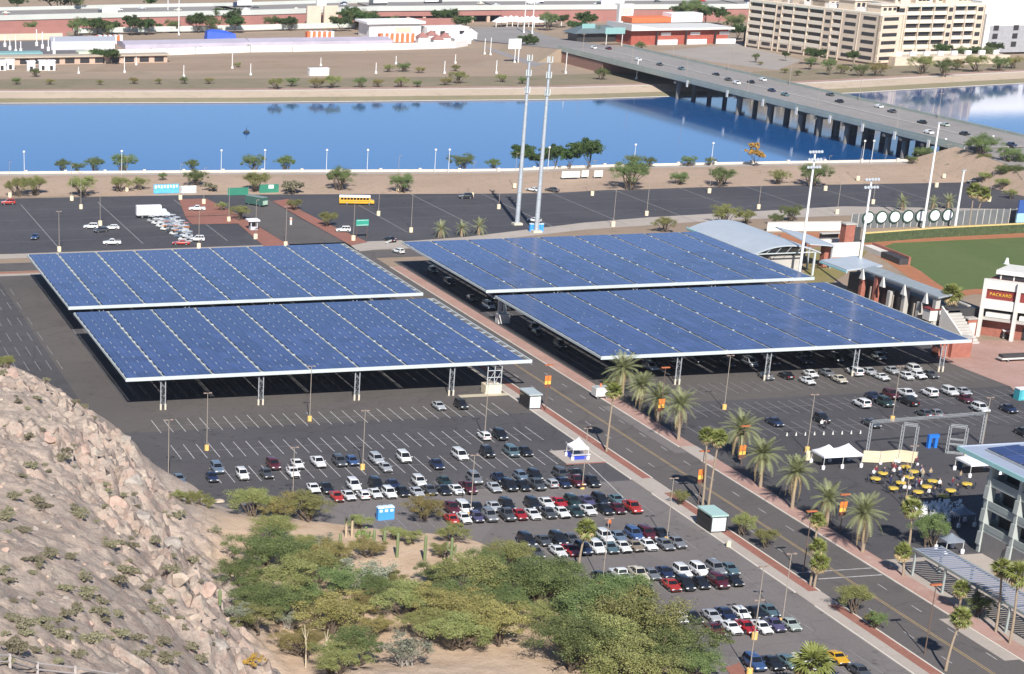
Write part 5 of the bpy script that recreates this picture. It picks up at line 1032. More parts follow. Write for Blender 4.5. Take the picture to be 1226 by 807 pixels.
# ================================================================ BEYOND THE LAKE
F2 = FZ
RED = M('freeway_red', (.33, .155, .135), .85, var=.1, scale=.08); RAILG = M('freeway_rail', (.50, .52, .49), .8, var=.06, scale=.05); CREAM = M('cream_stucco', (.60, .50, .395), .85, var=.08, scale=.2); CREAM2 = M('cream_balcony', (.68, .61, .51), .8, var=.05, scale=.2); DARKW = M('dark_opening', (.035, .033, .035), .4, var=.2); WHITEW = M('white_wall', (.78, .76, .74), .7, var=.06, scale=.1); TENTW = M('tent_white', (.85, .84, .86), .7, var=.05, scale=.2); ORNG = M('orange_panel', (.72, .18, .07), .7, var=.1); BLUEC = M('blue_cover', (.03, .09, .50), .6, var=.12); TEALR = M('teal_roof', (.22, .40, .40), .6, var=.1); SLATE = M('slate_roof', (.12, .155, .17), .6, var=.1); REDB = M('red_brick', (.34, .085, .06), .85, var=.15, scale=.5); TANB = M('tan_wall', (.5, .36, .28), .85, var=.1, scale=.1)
def wpt(x, y, z=F2): return at(x, y, z)
def wall_between(n_, pts, h, z, mat, par, th=.6):
    m = MB()
    for a, b_ in zip(pts, pts[1:]):
        d = (b_ - a); d.z = 0; nn = Vector((-d.y, d.x, 0)).normalized() * th
        m.prism([(a.x, a.y), (b_.x, b_.y), (b_.x + nn.x, b_.y + nn.y), (a.x + nn.x, a.y + nn.y)], z, z + h)
    return m.build(n_, mat, par)
# elevated freeway: red retaining wall, pale parapet, deck with traffic
FW_ = [wpt(-120, 44), wpt(0, 40), wpt(150, 36), wpt(300, 33), wpt(452, 28), wpt(600, 26.5), wpt(700, 26), wpt(900, 25), wpt(1000, 24), wpt(1400, 20)]
fwt = thing('freeway', 'elevated freeway with red retaining wall along the top of the picture', 'freeway')
wall_between('retaining_wall', FW_[:5], 8.5, F2 - 1, RED, fwt, 2); wall_between('retaining_wall', FW_[5:], 8.5, F2 - 1, RED, fwt, 2)
wall_between('parapet', [p + Vector((0, -.6, 0)) for p in FW_], 3.0, F2 + 7.5, RAILG, fwt, 1.2)
wall_between('deck', [p + Vector((0, .8, 0)) for p in FW_], 1.2, F2 + 7.4, BROAD, fwt, 60)
wall_between('far_parapet', [p + Vector((0, 60, 0)) for p in FW_], 2.6, F2 + 8.0, RAILG, fwt, 1.2)
# underpass with piers; the dark sheet behind them is its painted shade
for a, b_ in ((4, 5),): wall_between('underpass_shade_sheet', [FW_[4] + Vector((0, 12, 0)), FW_[5] + Vector((0, 12, 0))], 7, F2, DARKW, fwt, 1); wall_between('spandrel', [FW_[4] + Vector((0, .2, 0)), FW_[5] + Vector((0, .2, 0))], 4.2, F2 + 4.2, RED, fwt, 1.2)
for i in range(7): p = FW_[4].lerp(FW_[5], .12 + i * .13); MB().box(p.x - 1, p.y + 1, F2 - .5, p.x + 1, p.y + 3, F2 + 4.3).build('pier', TANB, fwt)
wall_between('abutment_wall', [wpt(462, 33), wpt(545, 33)], 5.5, F2, RED, fwt, 2)
random.seed(21)
for i in range(46):
    f = random.random(); k = random.randrange(len(FW_) - 1); p = FW_[k].lerp(FW_[k + 1], f); big = random.random() < .25
    if not -60 < px(p)[0] < 1280: continue
    tr = random.uniform(6, 50); c = random.choice(['white', 'white', 'silver', 'dark grey', 'red', 'navy', 'cream'])
    if big:
        o = thing('freeway_truck', 'distant truck driving along the elevated freeway', 'truck', (p.x, p.y + tr, F2 + 8.6), R(90) * random.choice([1, -1]), 'trucks on the freeway')
        MB().box(-1.25, -6, 1.1, 1.25, 3.4, 3.9).build('cargo_box', TENTW, o); MB().box(-1.2, 3.8, .7, 1.2, 6, 3.1).build('cab', M('paint_' + c.replace(' ', '_'), CC[c], .3, coat=.6, var=.05), o); MB().box(-1.1, -5.8, .3, 1.1, 5.8, .9).build('chassis', TRIM, o)
    else: tag(link('small_car', minicar(c), None, (p.x, p.y + tr, F2 + 8.62), (0, 0, R(90) * random.choice([1, -1]))), 'distant car driving along the elevated freeway', 'car', 'cars on the freeway')
# pale ground wall in front of the freeway at the left, car lot
wt_ = thing('roadside_wall', 'long pale wall below the freeway at the far left', 'wall'); wall_between('wall', [wpt(-100, 50), wpt(75, 47)], 3.5, F2, CREAM, wt_, .8); wall_between('red_band', [wpt(-100, 45), wpt(80, 42.5)], 5.0, F2, RED, wt_, .8)
wt_ = thing('roadside_wall', 'pale terrace wall running behind the far trees', 'wall'); wall_between('wall', [wpt(88, 42), wpt(300, 38), wpt(450, 34)], 3, F2 + 1.0, M('pale_green_wall', (.56, .60, .54), .8, var=.08, scale=.1), wt_, .8)
sheet('far_parking_lot', poly_at([(-100, 52), (76, 48), (116, 66), (-100, 69)], F2), F2 + .03, M('far_asphalt', (.15, .14, .145), .9, var=.1, scale=.05))
sheet('far_road', poly_at([(590, 62), (560, 45), (640, 40), (700, 52), (690, 66), (640, 80)], F2), F2 + .03, M('far_road_grey', (.27, .25, .25), .9, var=.1, scale=.05))
sheet('bare_ground', poly_at([(150, 70), (560, 62), (600, 66), (560, 80), (100, 86)], F2), F2 + .035, ground_mat('brown_field', (.35, .26, .19), (.30, .22, .165), (.26, .2, .13), .01, .06, grain=.15, streak=(.5, 2, 1)))
sheet('far_lot_ground', poly_at([(790, 62), (880, 52), (960, 72), (930, 84), (850, 74)], F2), F2 + .03, M('grey_gravel', (.33, .295, .265), .9, var=.1, scale=.05))
# white construction fence and long tent sheds
fe = thing('white_fence', 'very long white fence in front of the tent sheds', 'fence'); fp = [wpt(124, 67.5), wpt(200, 66), wpt(300, 62.5), wpt(400, 61), wpt(480, 59.5), wpt(545, 57.5), wpt(560, 55)]
for a, b_ in zip(fp, fp[1:]):
    nseg = max(2, int((b_ - a).length / 16))
    for i in range(nseg): wall_between('fence_panel', [a.lerp(b_, i / nseg + .004), a.lerp(b_, (i + 1) / nseg - .004)], 3.4, F2, WHITEW, fe, .25)
tp = [wpt(150, 59), wpt(300, 56), wpt(400, 54.5), wpt(470, 53.5)]
sh_ = thing('tent_shed', 'long low white shed with pale purple roof behind the white fence', 'shed')
for q in range(3):
    a, b_ = tp[q], tp[q + 1]; d = (b_ - a).normalized(); nn = Vector((-d.y, d.x, 0)) * 24; m = MB(); m.loft([[a + Vector((0, 0, 0)), a + nn, a + nn + Vector((0, 0, 2.6)), a + nn * .5 + Vector((0, 0, 3.6)), a + Vector((0, 0, 2.4))], [b_, b_ + nn, b_ + nn + Vector((0, 0, 2.6)), b_ + nn * .5 + Vector((0, 0, 3.6)), b_ + Vector((0, 0, 2.4))]])
    m.build('shed_bay', M('lilac_roof', (.46, .42, .50), .7, var=.12, scale=.1), sh_)
for x0, x1, y, lab in [(115, 150, 53, 'orange panelled booth at the left end of the sheds'), (368, 400, 48, 'orange panelled booths in the middle of the sheds'), (455, 500, 50.5, 'row of orange and white booths right of the sheds')]:
    t = thing('booth_row', lab, 'booth'); n_ = int((x1 - x0) / 6)
    for i in range(n_):
        a, b_ = wpt(x0 + i * 6.2, y), wpt(x0 + i * 6.2 + 4, y); m = MB().box(a.x, a.y, F2, b_.x, a.y + 5, F2 + 4.5); m.build('booth', ORNG, t); MB().box(b_.x, a.y, F2, b_.x + 1.6, a.y + 5, F2 + 4.8).build('post', TENTW, t)
p = wpt(264, 48); t = thing('covered_stack', 'heap under a bright blue cover behind the sheds', 'tarp', p); m = MB(); m.loft([[(-9, -4, 0), (9, -4, 0), (9, 5, 0), (-9, 5, 0)], [(-8.5, -2.5, 5.2), (8.5, -2.5, 3.4), (8.5, 3.5, 3.4), (-8.5, 3.5, 5.2)], [(-5, -1, 6.2), (3, -1, 5.2), (3, 2, 5.2), (-5, 2, 6.2)]]); m.build('cover', BLUEC, t)
p = wpt(102, 56); t = thing('ramp_shed', 'flat pale grey sloping roof at the left end of the sheds', 'shed', p); MB().prism([(-22, -16), (14, -18), (20, 14), (-18, 16)], 0, 4.5).build('roof_slab', M('pale_metal', (.62, .62, .66), .5, .2, var=.06), t)
for x, y, w_, lab in [(23, 71, 24, 'small open shelter with teal roof at the far left'), (117, 70, 22, 'small open shelter with sloping green-white roof')]:
    p = wpt(x, y + 3); t = thing('open_shelter', lab, 'shelter', p); MB().box(-w_ / 2, -5, 4.2, w_ / 2, 6, 5).build('roof', TEALR if x < 50 else M('pale_green_roof', (.62, .68, .5), .6), t)
    for s in (-1, 1):
        for q in (-1, 1): MB().box(s * (w_ / 2 - 1) - .3, q * 4 - .3, 0, s * (w_ / 2 - 1) + .3, q * 4 + .3, 4.2).build('post', DARKW, t)
t = thing('low_building', 'long low brown building with dark openings at the far left', 'building', wpt(78, 77)); MB().box(-60, 0, 0, 55, 9, 3.6).build('wall', TANB, t); MB().box(-61, -1.5, 3.62, 56, 10, 4.3).build('roof', M('tan_roof', (.45, .38, .30), .8), t)
for i in range(14): MB().box(-56 + i * 8, -.06, .4, -51 + i * 8, .1, 3).build('opening', DARKW, t)
for i, (x, y) in enumerate([(2, 84), (12, 83), (37, 85), (51, 84), (61, 84)]):
    o = thing('white_kiosk', f'{ORD[i]} of the small white kiosks on the far bank at the left', 'kiosk', wpt(x, y)); MB().box(-2, -2, 0, 2, 2, 4.6).build('wall', WHITEW, o); MB().box(-2.3, -2.3, 4.62, 2.3, 2.3, 5).build('roof', TENTW, o); MB().box(-.8, -2.06, .2, .8, -2.0, 2.4).build('door', DARKW, o)
for i, (x, y) in enumerate([(12, 60), (19, 64), (6, 56), (51, 58), (58, 61), (65, 65), (25, 63), (44, 55)]):
    o = thing('white_bollard_lamp', f'{ORD[i]} white post in the far left lot', 'post', wpt(x, y)); MB().tube((0, 0, 0), (0, 0, 9 if i % 2 else 6), .35, .3, 7).build('pole', WPOLE, o); MB().lathe([(.9, 0), (.9, 2.2)], n=8).build('base', WPOLE, o)
# far lamp masts, tall
FMX = [201, 214, 149, 163, 278, 384, 474, 545, 580, 587, 616, 627, 637, 220, 300, 450, 532, 594, 94, 677, 762]
for i, (x, y, yt) in enumerate([(201, 29, -20), (214, 42, -10), (149, 87, 68), (163, 78, 68), (278, 82, 61), (384, 79, 69), (474, 77, 67), (545, 76, 65), (580, 65, 46), (587, 66, 45), (616, 75, 52), (627, 40, -10), (637, 41, -10), (220, 92, 78), (300, 90, 76), (450, 88, 75), (532, 88, 73), (594, 88, 72), (94, 88, 80), (677, 88, 63), (762, 95, 70)]):
    p = wpt(x, y); h = tall(x, y, max(yt, -15), F2); o = thing('far_mast', f'thin white mast beyond the lake, {ORD[sorted(FMX).index(x)]} from the left of the far masts', 'mast', p, 0, 'masts beyond the lake'); MB().tube((0, 0, 0), (0, 0, h), .42 if yt < 0 else .25, .2, 7).build('pole', WPOLE, o); MB().box(-.5, -.5, 0, .5, .5, 1).build('base', WPOLE, o)
p = wpt(616, 75); o = thing('small_billboard', 'small white billboard on a post at the far road', 'billboard', p); MB().box(-4, -.2, 7, 3, .2, 12).build('board', TENTW, o); MB().tube((2, 0, 0), (2, 0, 7), .3, None, 6).build('post', WPOLE, o)
p = wpt(381, 90); o = thing('white_box', 'white utility box in the far scrub', 'box', p); MB().box(-5, -2, 0, 5, 2, 3.2).build('cabinet', WHITEW, o); MB().box(-5.2, -2.2, 3.22, 5.2, 2.2, 3.5).build('lid', TENTW, o)
# white building complex by the underpass
t = thing('white_hall', 'white hall with stepped roof left of the freeway underpass', 'building', wpt(492, 45)); MB().box(-26, 0, 0, 6, 22, 8).build('wall', WHITEW, t); MB().box(-28, -2, 8.02, 8, 24, 9.2).build('roof', TENTW, t); MB().box(8, -6, 0, 34, 10, 6).build('annex', WHITEW, t); MB().box(-10, -.4, .5, 0, -.02, 6).build('door', CREAM, t)
for i in range(4): MB().box(10 + i * 6, -6.3, 1.5, 13 + i * 6, -6.02, 4).build('window', DARKW, t)
t = thing('white_gate_tower', 'white twin-panelled tower in front of the freeway', 'tower', wpt(385, 33)); 
for s in (-1, 1): MB().box(s * 5.5 - 4.5, -1.5, 0, s * 5.5 + 4.5, 1.5, 13).build('panel', CREAM, t)
MB().box(-3, 1.6, 11, 3, 4, 16).build('mast', WHITEW, t)
random.seed(5)
for i, x in enumerate((505, 516, 523, 532, 541, 548, 556, 563)):
    p = wpt(x, random.uniform(46, 55)); o = thing('white_stall', f'small white stall near the underpass, {ORD[i]} from the left', 'stall', p, 0, 'white stalls near the underpass'); m = MB(); m.box(-3, -3, 0, 3, 3, 3.4); m.build('wall', WHITEW, o); MB().loft([[(-3.4, -3.4, 3.42), (3.4, -3.4, 3.42), (3.4, 3.4, 3.42), (-3.4, 3.4, 3.42)], [(-.2, -.2, 6), (.2, -.2, 6), (.2, .2, 6), (-.2, .2, 6)]]).build('roof', random.choice([TENTW, TENTW, RED]), o)
for i in range(11):
    p = wpt(598 + i * 6.5, 30.5 + random.uniform(0, 2)); o = thing('white_canopy', 'small white canopy in the row below the red wall', 'canopy', p, 0, 'white canopies below the red wall'); MB().loft([[(-4, -4, 3), (4, -4, 3), (4, 4, 3), (-4, 4, 3)], [(-.3, -.3, 6), (.3, -.3, 6), (.3, .3, 6), (-.3, .3, 6)]]).build('roof', TENTW, o)
    for s in (-1, 1): MB().box(s * 3.6 - .2, -3.6, 0, s * 3.6 + .2, -3.2, 3).build('post', WPOLE, o)
# restaurant with slate roof, red front
a, b_ = wpt(755, 54), wpt(866, 51); t = thing('red_building', 'low red building with curved pale roof and white window bays', 'building', ((a.x + b_.x) / 2, a.y, F2)); W_ = (b_.x - a.x) / 2
MB().box(-W_, 0, 0, W_, 30, 8).build('wall', REDB, t); m = MB(); m.loft([[(-W_ - 2, -4, 8.02), (-W_ - 2, 32, 8.02), (-W_ - 2, 32, 11), (-W_ - 2, -4, 11.5)], [(-W_ + 14, -4, 8.02), (-W_ + 14, 32, 8.02), (-W_ + 14, 32, 9), (-W_ + 14, -4, 9.3)], [(W_ + 2, -4, 8.02), (W_ + 2, 32, 8.02), (W_ + 2, 32, 8.8), (W_ + 2, -4, 9)]]); m.build('roof', M('pale_roof', (.66, .65, .62), .6, var=.06), t)
for i in range(5): MB().box(-W_ + 16 + i * 18, -1.4, 0, -W_ + 28 + i * 18, -.02, 2.6).build('window_bay', TENTW, t); MB().box(-W_ + 18 + i * 18, -.3, 5, -W_ + 24 + i * 18, -.02, 6.5).build('sign_panel', TENTW, t)
for i in range(6): MB().box(-W_ + 14 + i * 18, -3.4, 0, -W_ + 14.7 + i * 18, -2.8, 8).build('post', DARKW, t)
a = wpt(733, 50); t = thing('slate_pavilion', 'pavilion with dark slate hipped roof left of the red building', 'building', a); MB().box(-22, 0, 0, 12, 14, 5).build('wall', DARKW, t); MB().loft([[(-25, -3, 5.02), (14, -3, 5.02), (14, 17, 5.02), (-25, 17, 5.02)], [(-16, 5, 8.6), (8, 5, 8.6), (8, 9, 8.6), (-16, 9, 8.6)]]).build('roof', SLATE, t)
a = wpt(746, 40); t = thing('white_sign_tower', 'tall white sign tower behind the slate roof', 'sign', a); MB().box(-4.5, -2, 0, 4.5, 2, 17).build('tower', WHITEW, t); MB().box(-3.4, -2.1, 11, 3.4, -2.02, 15).build('sign_panel', M('pink_sign', (.75, .5, .46), .7), t)
a = wpt(782, 44); t = thing('orange_roof_shop', 'shop with orange roof behind the red building', 'building', a); MB().box(-14, 0, 0, 14, 14, 8).build('wall', CREAM, t); MB().box(-15, -1, 8.02, 10, 15, 11).build('roof', ORNG, t); MB().box(10.1, -1, 8.02, 30, 12, 13).build('parapet', TENTW, t)
for i, (x, y, w_) in enumerate([(735, 55, 6), (703, 50, 4)]):
    o = thing('green_road_sign', ['green overhead road sign beside the slate pavilion', 'green road sign over the far junction'][i], 'road sign', wpt(x, y)); MB().box(-w_, -.2, 6.5, w_, .2, 10).build('board', TEALR, o)
    for s in (-1, 1): MB().tube((s * w_ * .8, .3, 0), (s * w_ * .8, .3, 7), .2, None, 6).build('post', WPOLE, o)
# far background blocks along the top edge
random.seed(14)
BK = [(-20, 100, 12, 12, 'wide pale green roofed warehouse beyond the freeway', M('pale_green_metal', (.56, .62, .58), .6, var=.06, scale=.05)), (125, 180, 8, 9, 'cream house row beyond the freeway at the upper left', CREAM), (300, 350, 9, 6, 'tan warehouse beyond the freeway', TANB), (405, 440, 7, 7, 'dull red roof beyond the freeway', RED), (1005, 1045, 6, 14, 'white blocks behind the apartments', WHITEW), (600, 680, 7, 7, 'long pale store beyond the freeway', WHITEW), (720, 860, 7, 7, 'long white store beyond the freeway at the top', WHITEW), (470, 560, 7, 6, 'rose-roofed store beyond the freeway', M('rose_roof', (.48, .34, .32), .8, var=.1)), (880, 1000, 6, 8, 'grey-rose store behind the apartments', M('rose_wall', (.52, .42, .40), .8, var=.1))]
for x0, x1, y, h, lab, mt in BK:
    a, b_ = wpt(x0, 14), wpt(x1, 14); a.y += 120; t = thing('far_building', lab, 'building', ((a.x + b_.x) / 2, a.y, F2)); W_ = (b_.x - a.x) / 2; MB().box(-W_, 0, 0, W_, 50, h + 4).build('wall', mt, t); MB().box(-W_ - 1, -1, h + 4.02, W_ + 1, 51, h + 5).build('roof', M('far_roof', (.62, .60, .58), .7, var=.08, scale=.05), t)
    for i in range(int(W_ / 8)): MB().box(-W_ + 5 + i * 16, -.3, 2, -W_ + 11 + i * 16, -.02, 5).build('window', DARKW, t)
# far trees: behind the fence and round the buildings
FT = [(92, 38, 9), (108, 36, 8), (118, 37, 8), (128, 38, 6), (137, 36, 6), (158, 36, 9), (168, 35, 7), (176, 36, 8), (190, 36, 4), (206, 34, 7), (226, 29, 7), (240, 33, 9), (255, 34, 8), (272, 26, 10), (282, 34, 8), (325, 30, 7), (338, 32, 6), (347, 32, 7), (395, 27, 5), (408, 32, 8), (418, 27, 10), (428, 28, 10), (440, 30, 9), (462, 34, 8), (472, 32, 8), (528, 24, 8), (540, 22, 7), (548, 30, 7), (556, 31, 7), (632, 56, 8), (655, 30, 9), (668, 28, 7), (700, 30, 9), (716, 44, 7), (690, 36, 7), (815, 22, 9), (828, 20, 12), (842, 22, 9), (860, 24, 8), (880, 32, 10), (885, 42, 8), (793, 40, 5), (766, 58, 5), (120, 70, 7), (134, 72, 7), (38, 36, 6), (22, 8, 8), (75, 12, 20), (90, 8, 12), (180, 6, 6)]
for i, (x, y, r_) in enumerate(FT):
    b_ = wpt(x, y + r_ * .75); grow('round' if i % 3 else 'mesq', x, y, r_ * 1.15, f'dark distant tree beyond the lake, {ORD[sorted(q[0] for q in FT).index(x)]} from the left', 'tree', 'distant trees beyond the lake', base=b_)
FB = [(331, 101, 8), (350, 99, 7), (380, 100, 8), (397, 99, 9), (432, 100, 7), (452, 100, 6), (480, 99, 8), (500, 101, 5), (534, 98, 6), (549, 94, 9), (720, 90, 8), (250, 97, 5), (285, 78, 4), (238, 60, 4), (255, 60, 4), (272, 60, 4), (298, 58, 4), (184, 61, 4), (465, 82, 6), (484, 81, 7), (503, 84, 5), (545, 82, 5), (42, 88, 6), (758, 80, 5), (1007, 84, 7), (1030, 85, 9), (1050, 84, 10), (1104, 80, 13), (1130, 83, 12), (1145, 78, 9), (1168, 78, 12), (1195, 78, 10), (1212, 76, 9), (940, 85, 4), (955, 88, 4), (910, 76, 3), (600, 94, 6), (625, 97, 5), (160, 97, 5), (190, 98, 4), (220, 97, 5), (60, 98, 5), (120, 99, 4), (20, 98, 5)]
for i, (x, y, r_) in enumerate(FB):
    grow(['palo', 'mesq', 'olive'][i % 3], x, y, r_, f'scrub bush on the far bank of the lake, {ORD[sorted(q[0] for q in FB).index(x)]} from the left', 'bush', 'scrub bushes on the far bank', base=wpt(x, y + r_ * .7), squash=.8)
# ---- apartment blocks
def apartments(lab, x0, y0, x1, y1, h, west, south, z=3.0, rot=0.0):
    """stepped block: floors of recessed balconies on the west and south faces"""
    t = thing('apartment_block', lab, 'apartment building', (x0, y0, z), rot); W_, D_ = x1 - x0, y1 - y0; nf = 6; fh = h / nf
    MB().box(1.6, 1.6, -2, W_, D_, h).build('wall', CREAM, t)
    bal = MB().box(-.2, 0, 0, 1.55, 1, 1).mesh('balcony', CREAM2)
    def bay(face, u0, u1, f, kind):
        zb_ = f * fh
        if face == 'W': conv = lambda a0, d0, z0, a1, d1, z1: MB().box(d0, a0, z0, d1, a1, z1)
        else: conv = lambda a0, d0, z0, a1, d1, z1: MB().box(a0, d0, z0, a1, d1, z1)
        if kind == 'b':
            conv(u0, 1.45, zb_ + 1.2, u1, 1.58, zb_ + fh - .5).build('opening', DARKW, t); conv(u0, -.1, zb_ - .3, u1, 1.44, zb_ + 1.6).build('balcony', CREAM2, t)
            if f == nf - 1: conv(u0, -.3, zb_ + fh - .35, u1, 1.44, zb_ + fh).build('awning', M('awning_green', (.45, .52, .45), .7), t)
        else:
            c = (u0 + u1) / 2; w_ = (u1 - u0) * .32; conv(u0, 0, zb_, u1, 1.44, zb_ + fh + .001).build('wall_bay', CREAM, t); conv(c - w_, -.12, zb_ + 1.3, c + w_, -.02, zb_ + fh - .9).build('window', DARKW, t)
    for face, spec in (('W', west), ('S', south)):
        for u0, u1, kind in spec:
            for f in range(nf): bay(face, u0, u1 - .4, f, 'w' if f == 0 and kind == 'b' else kind)
            (MB().box(-.3, u1 - .25, -2, 1.57, u1 + .25, h + .8) if face == 'W' else MB().box(u1 - .25, -.3, -2, u1 + .25, 1.57, h + .8)).build('pilaster', CREAM, t)
    MB().box(-.1, -.1, h + .02, W_ + .3, D_ + .3, h + 1.0).build('parapet', CREAM2, t)
    r = random.Random(int(x0))
    for k in range(4 if W_ > 40 else 5):             # set-back penthouse storeys of differing height
        if W_ > 40: a0, c0 = 3 + k * 12, 8; q = (a0, c0, a0 + r.uniform(7, 10), D_ - 4)
        else: c0 = 5 + k * 21; q = (4, c0, W_ - 2, c0 + r.uniform(11, 16))
        hh = r.uniform(3.2, 4.6); MB().box(q[0], q[1], h + 1.02, q[2], q[3], h + 1 + hh).build('penthouse', CREAM, t); MB().box(q[0] - .8, q[1] - .8, h + 1.02 + hh, q[2] + .5, q[3] + .5, h + 1.6 + hh).build('penthouse_roof', CREAM2, t)
        for e in range(3): MB().box(q[0] + 1.5 + e * (q[2] - q[0]) / 3.2, q[1] - .12, h + 2, q[0] + 3.5 + e * (q[2] - q[0]) / 3.2, q[1] - .02, h + hh).build('window', DARKW, t)
    for k in range(7):
        a, c = r.uniform(4, W_ - 12), r.uniform(4, D_ - 14); MB().box(a, c, h + 1.02, a + r.uniform(5, 9), c + r.uniform(6, 12), h + r.uniform(2.5, 4.5)).build('roof_unit', r.choice([WHITEW, CREAM, M('lilac_unit', (.6, .55, .62), .7)]), t)
    return t
w_ = []; y = 0
for wd, kd in ((12, 'b'), (12, 'b'), (5, 'w'), (10, 'b'), (13, 'b'), (13, 'b'), (7, 'w'), (8, 'b'), (14, 'w'), (16, 'w')): w_.append((y, y + wd, kd)); y += wd
w_ = [(110 - b_, 110 - a_, k_) for a_, b_, k_ in w_]
apartments('left cream apartment block with rows of recessed balconies', 597, 1035, 613, 1145, 23.5, w_, [(0, 15, 'w')], rot=R(10))
sp_ = []; x = 0
for wd, kd in ((6, 'w'), (8, 'b'), (8, 'b'), (8, 'b'), (4, 'w'), (7, 'b'), (6, 'b'), (5, 'w')): sp_.append((x, x + wd, kd)); x += wd
apartments('right cream apartment block with wide balconies behind palms', 624, 1066, 676, 1100, 25.5, [(0, 18, 'w'), (18, 38, 'b')], sp_)
t = thing('white_apartment', 'white modern building cut by the right edge behind the apartments', 'building', (684, 1076, 3)); MB().box(0, 0, 0, 90, 40, 20).build('wall', WHITEW, t); MB().box(2, 10, 20.02, 90, 40, 26).build('upper_storey', WHITEW, t); MB().box(3, -.3, 0, 26, -.02, 14).build('grey_base', M('grey_wall', (.33, .33, .35), .8), t)
for f in range(3):
    for k in range(6): MB().box(5 + k * 12, -.6, 3 + f * 4.3, 8 + k * 12, -.32, 5.6 + f * 4.3).build('window', DARKW, t)
t = thing('garden_terrace', 'cream terrace wall with planters below the right apartment block', 'terrace', (606, 1030, 2)); MB().box(0, 0, -1, 66, 14, 4.2).build('wall', CREAM, t); MB().box(-1, 16, 0, 67, 17, 5.2).build('back_wall', CREAM2, t)
for k in range(8): MB().box(4 + k * 8, 6, 4.22, 7 + k * 8, 8, 6.2).build('planter', TENTW, t)
for i, (x, y, r_) in enumerate(sorted([(1053, 52, 9), (1072, 48, 8), (1085, 45, 8), (1098, 46, 8), (1110, 48, 7), (1128, 52, 8), (1150, 54, 8), (1165, 56, 7), (1180, 54, 8), (1190, 50, 7), (975, 56, 9), (992, 70, 8), (1020, 62, 7), (905, 64, 4), (940, 62, 4), (970, 68, 6)])):
    b_ = wpt(x, y + r_ * 2.2, 3); grow('round' if i % 2 else 'mesq', x, y, r_, f'dark garden tree along the apartment fronts, {ORD[i]} from the left', 'tree', 'garden trees along the apartments', base=b_)
# ================================================================ STADIUM SIDE
BLUER = M('blue_grey_roof', (.48, .53, .58), .45, .15, var=.08, scale=.2); AQUA = M('aqua_trim', (.35, .62, .62), .5, var=.05); BRICK = M('stadium_brick', (.34, .125, .09), .85, var=.2, scale=.8); WHT = M('stadium_white', (.66, .64, .60), .7, var=.06, scale=.3); CONG = M('stadium_concrete', (.45, .43, .40), .85, var=.1, scale=.3); DK = M('dark_parts_and_shade', (.05, .048, .05), .6, var=.2); MAR = M('maroon_panel', (.22, .035, .03), .6, var=.1)
t = thing('vaulted_hall', 'hall with curved blue-grey metal roof behind the far right array', 'building', (287, 551, 0)); m = MB(); secs = []
for i in range(11):
    a = -1 + i * .2; secs.append((a * 10.2, 6.4 + 2.3 * (1 - a * a)))
prof = secs + [(x, z - .35) for x, z in reversed(secs)]
m.loft([[(x, -22, z) for x, z in prof], [(x, 20, z) for x, z in prof]]); m.build('roof', BLUER, t, smooth=30)
MB().box(-10.4, -22.2, 6.3, -10.0, 20.2, 6.8).build('gutter', AQUA, t); MB().box(-8.5, -14, 0, 8.5, 18, 6.2).build('wall', CONG, t); MB().box(-3, -19, 0, 6, -14.02, 5).build('brick_bay', CONG, t)
for i in range(6): MB().bar((-9 + i * 3, -21.6, 6.6), (-7.5 + i * 3, -21.6, 6.2 + 2.1 * (1 - ((-7.5 + i * 3) / 10) ** 2)), .09).build('truss_bar', STEELW, t)
MB().box(-9.5, -21.8, 6.35, 9.5, -21.5, 6.6).build('truss_chord', STEELW, t)
for s in (-1, 1): MB().box(s * 8.6 - .25, -21.9, 0, s * 8.6 + .25, -21.4, 6.3).build('post', STEELW, t)
t = thing('wedge_roof', 'small sloping blue-grey roof right of the curved hall roof', 'roof', (301, 549, 0)); MB().loft([[(-3, -12, 7), (5, -12, 6.2), (5, -12, 6.5), (-3, -12, 7.3)], [(-3, 9, 8.2), (5, 5, 6.6), (5, 5, 6.9), (-3, 9, 8.5)]]).build('roof_sheet', BLUER, t)
for q in ((-2.5, -11), (4.5, -11), (-2.5, 7), (4.5, 4)): MB().box(q[0] - .2, q[1] - .2, 0, q[0] + .2, q[1] + .2, 6.6).build('post', STEEL, t)
sheet('clay_yard', poly_at([(925, 279), (1008, 277), (1006, 292), (962, 297), (940, 292)]), .016, CLAY)
sheet('dry_grass', poly_at([(965, 298), (1006, 293), (1040, 300), (1010, 330), (985, 345), (962, 335)]), .014, ground_mat('dry_grass', (.22, .19, .07), (.26, .2, .1), (.16, .16, .05), .05, .4, grain=.2))
t = thing('yard_wall', 'long pale wall behind the orange clay yard', 'wall'); wall_between('wall', [at(918, 277), at(1006, 276)], 2.6, 0, WHT, t, .4); wall_between('coping', [at(918, 277) + Vector((0, -.05, 0)), at(1006, 276) + Vector((0, -.05, 0))], .25, 2.62, CONG, t, .5)
p = at(1012, 297); t = thing('brick_tower', 'red brick pier at the corner of the outfield', 'pier', p); MB().box(-1.5, -1.5, 0, 1.5, 1.5, 7).build('shaft', BRICK, t); MB().box(-1.7, -1.7, 7.02, 1.7, 1.7, 7.4).build('cap', CONG, t); MB().box(1.6, -.5, 0, 4, .5, 6).build('screen', DK, t)
p = at(993, 290); t = thing('bench_shelter', 'small white bench shelter in the orange clay yard', 'shelter', p); MB().box(-3.4, -1, 0, 3.4, 1, 1.0).build('bench', WHT, t); MB().box(-3, .6, 1.02, 3, 1, 2.6).build('back', DK, t); MB().box(-3.3, -1, 2.62, 3.3, 1.1, 2.9).build('roof', CONG, t)
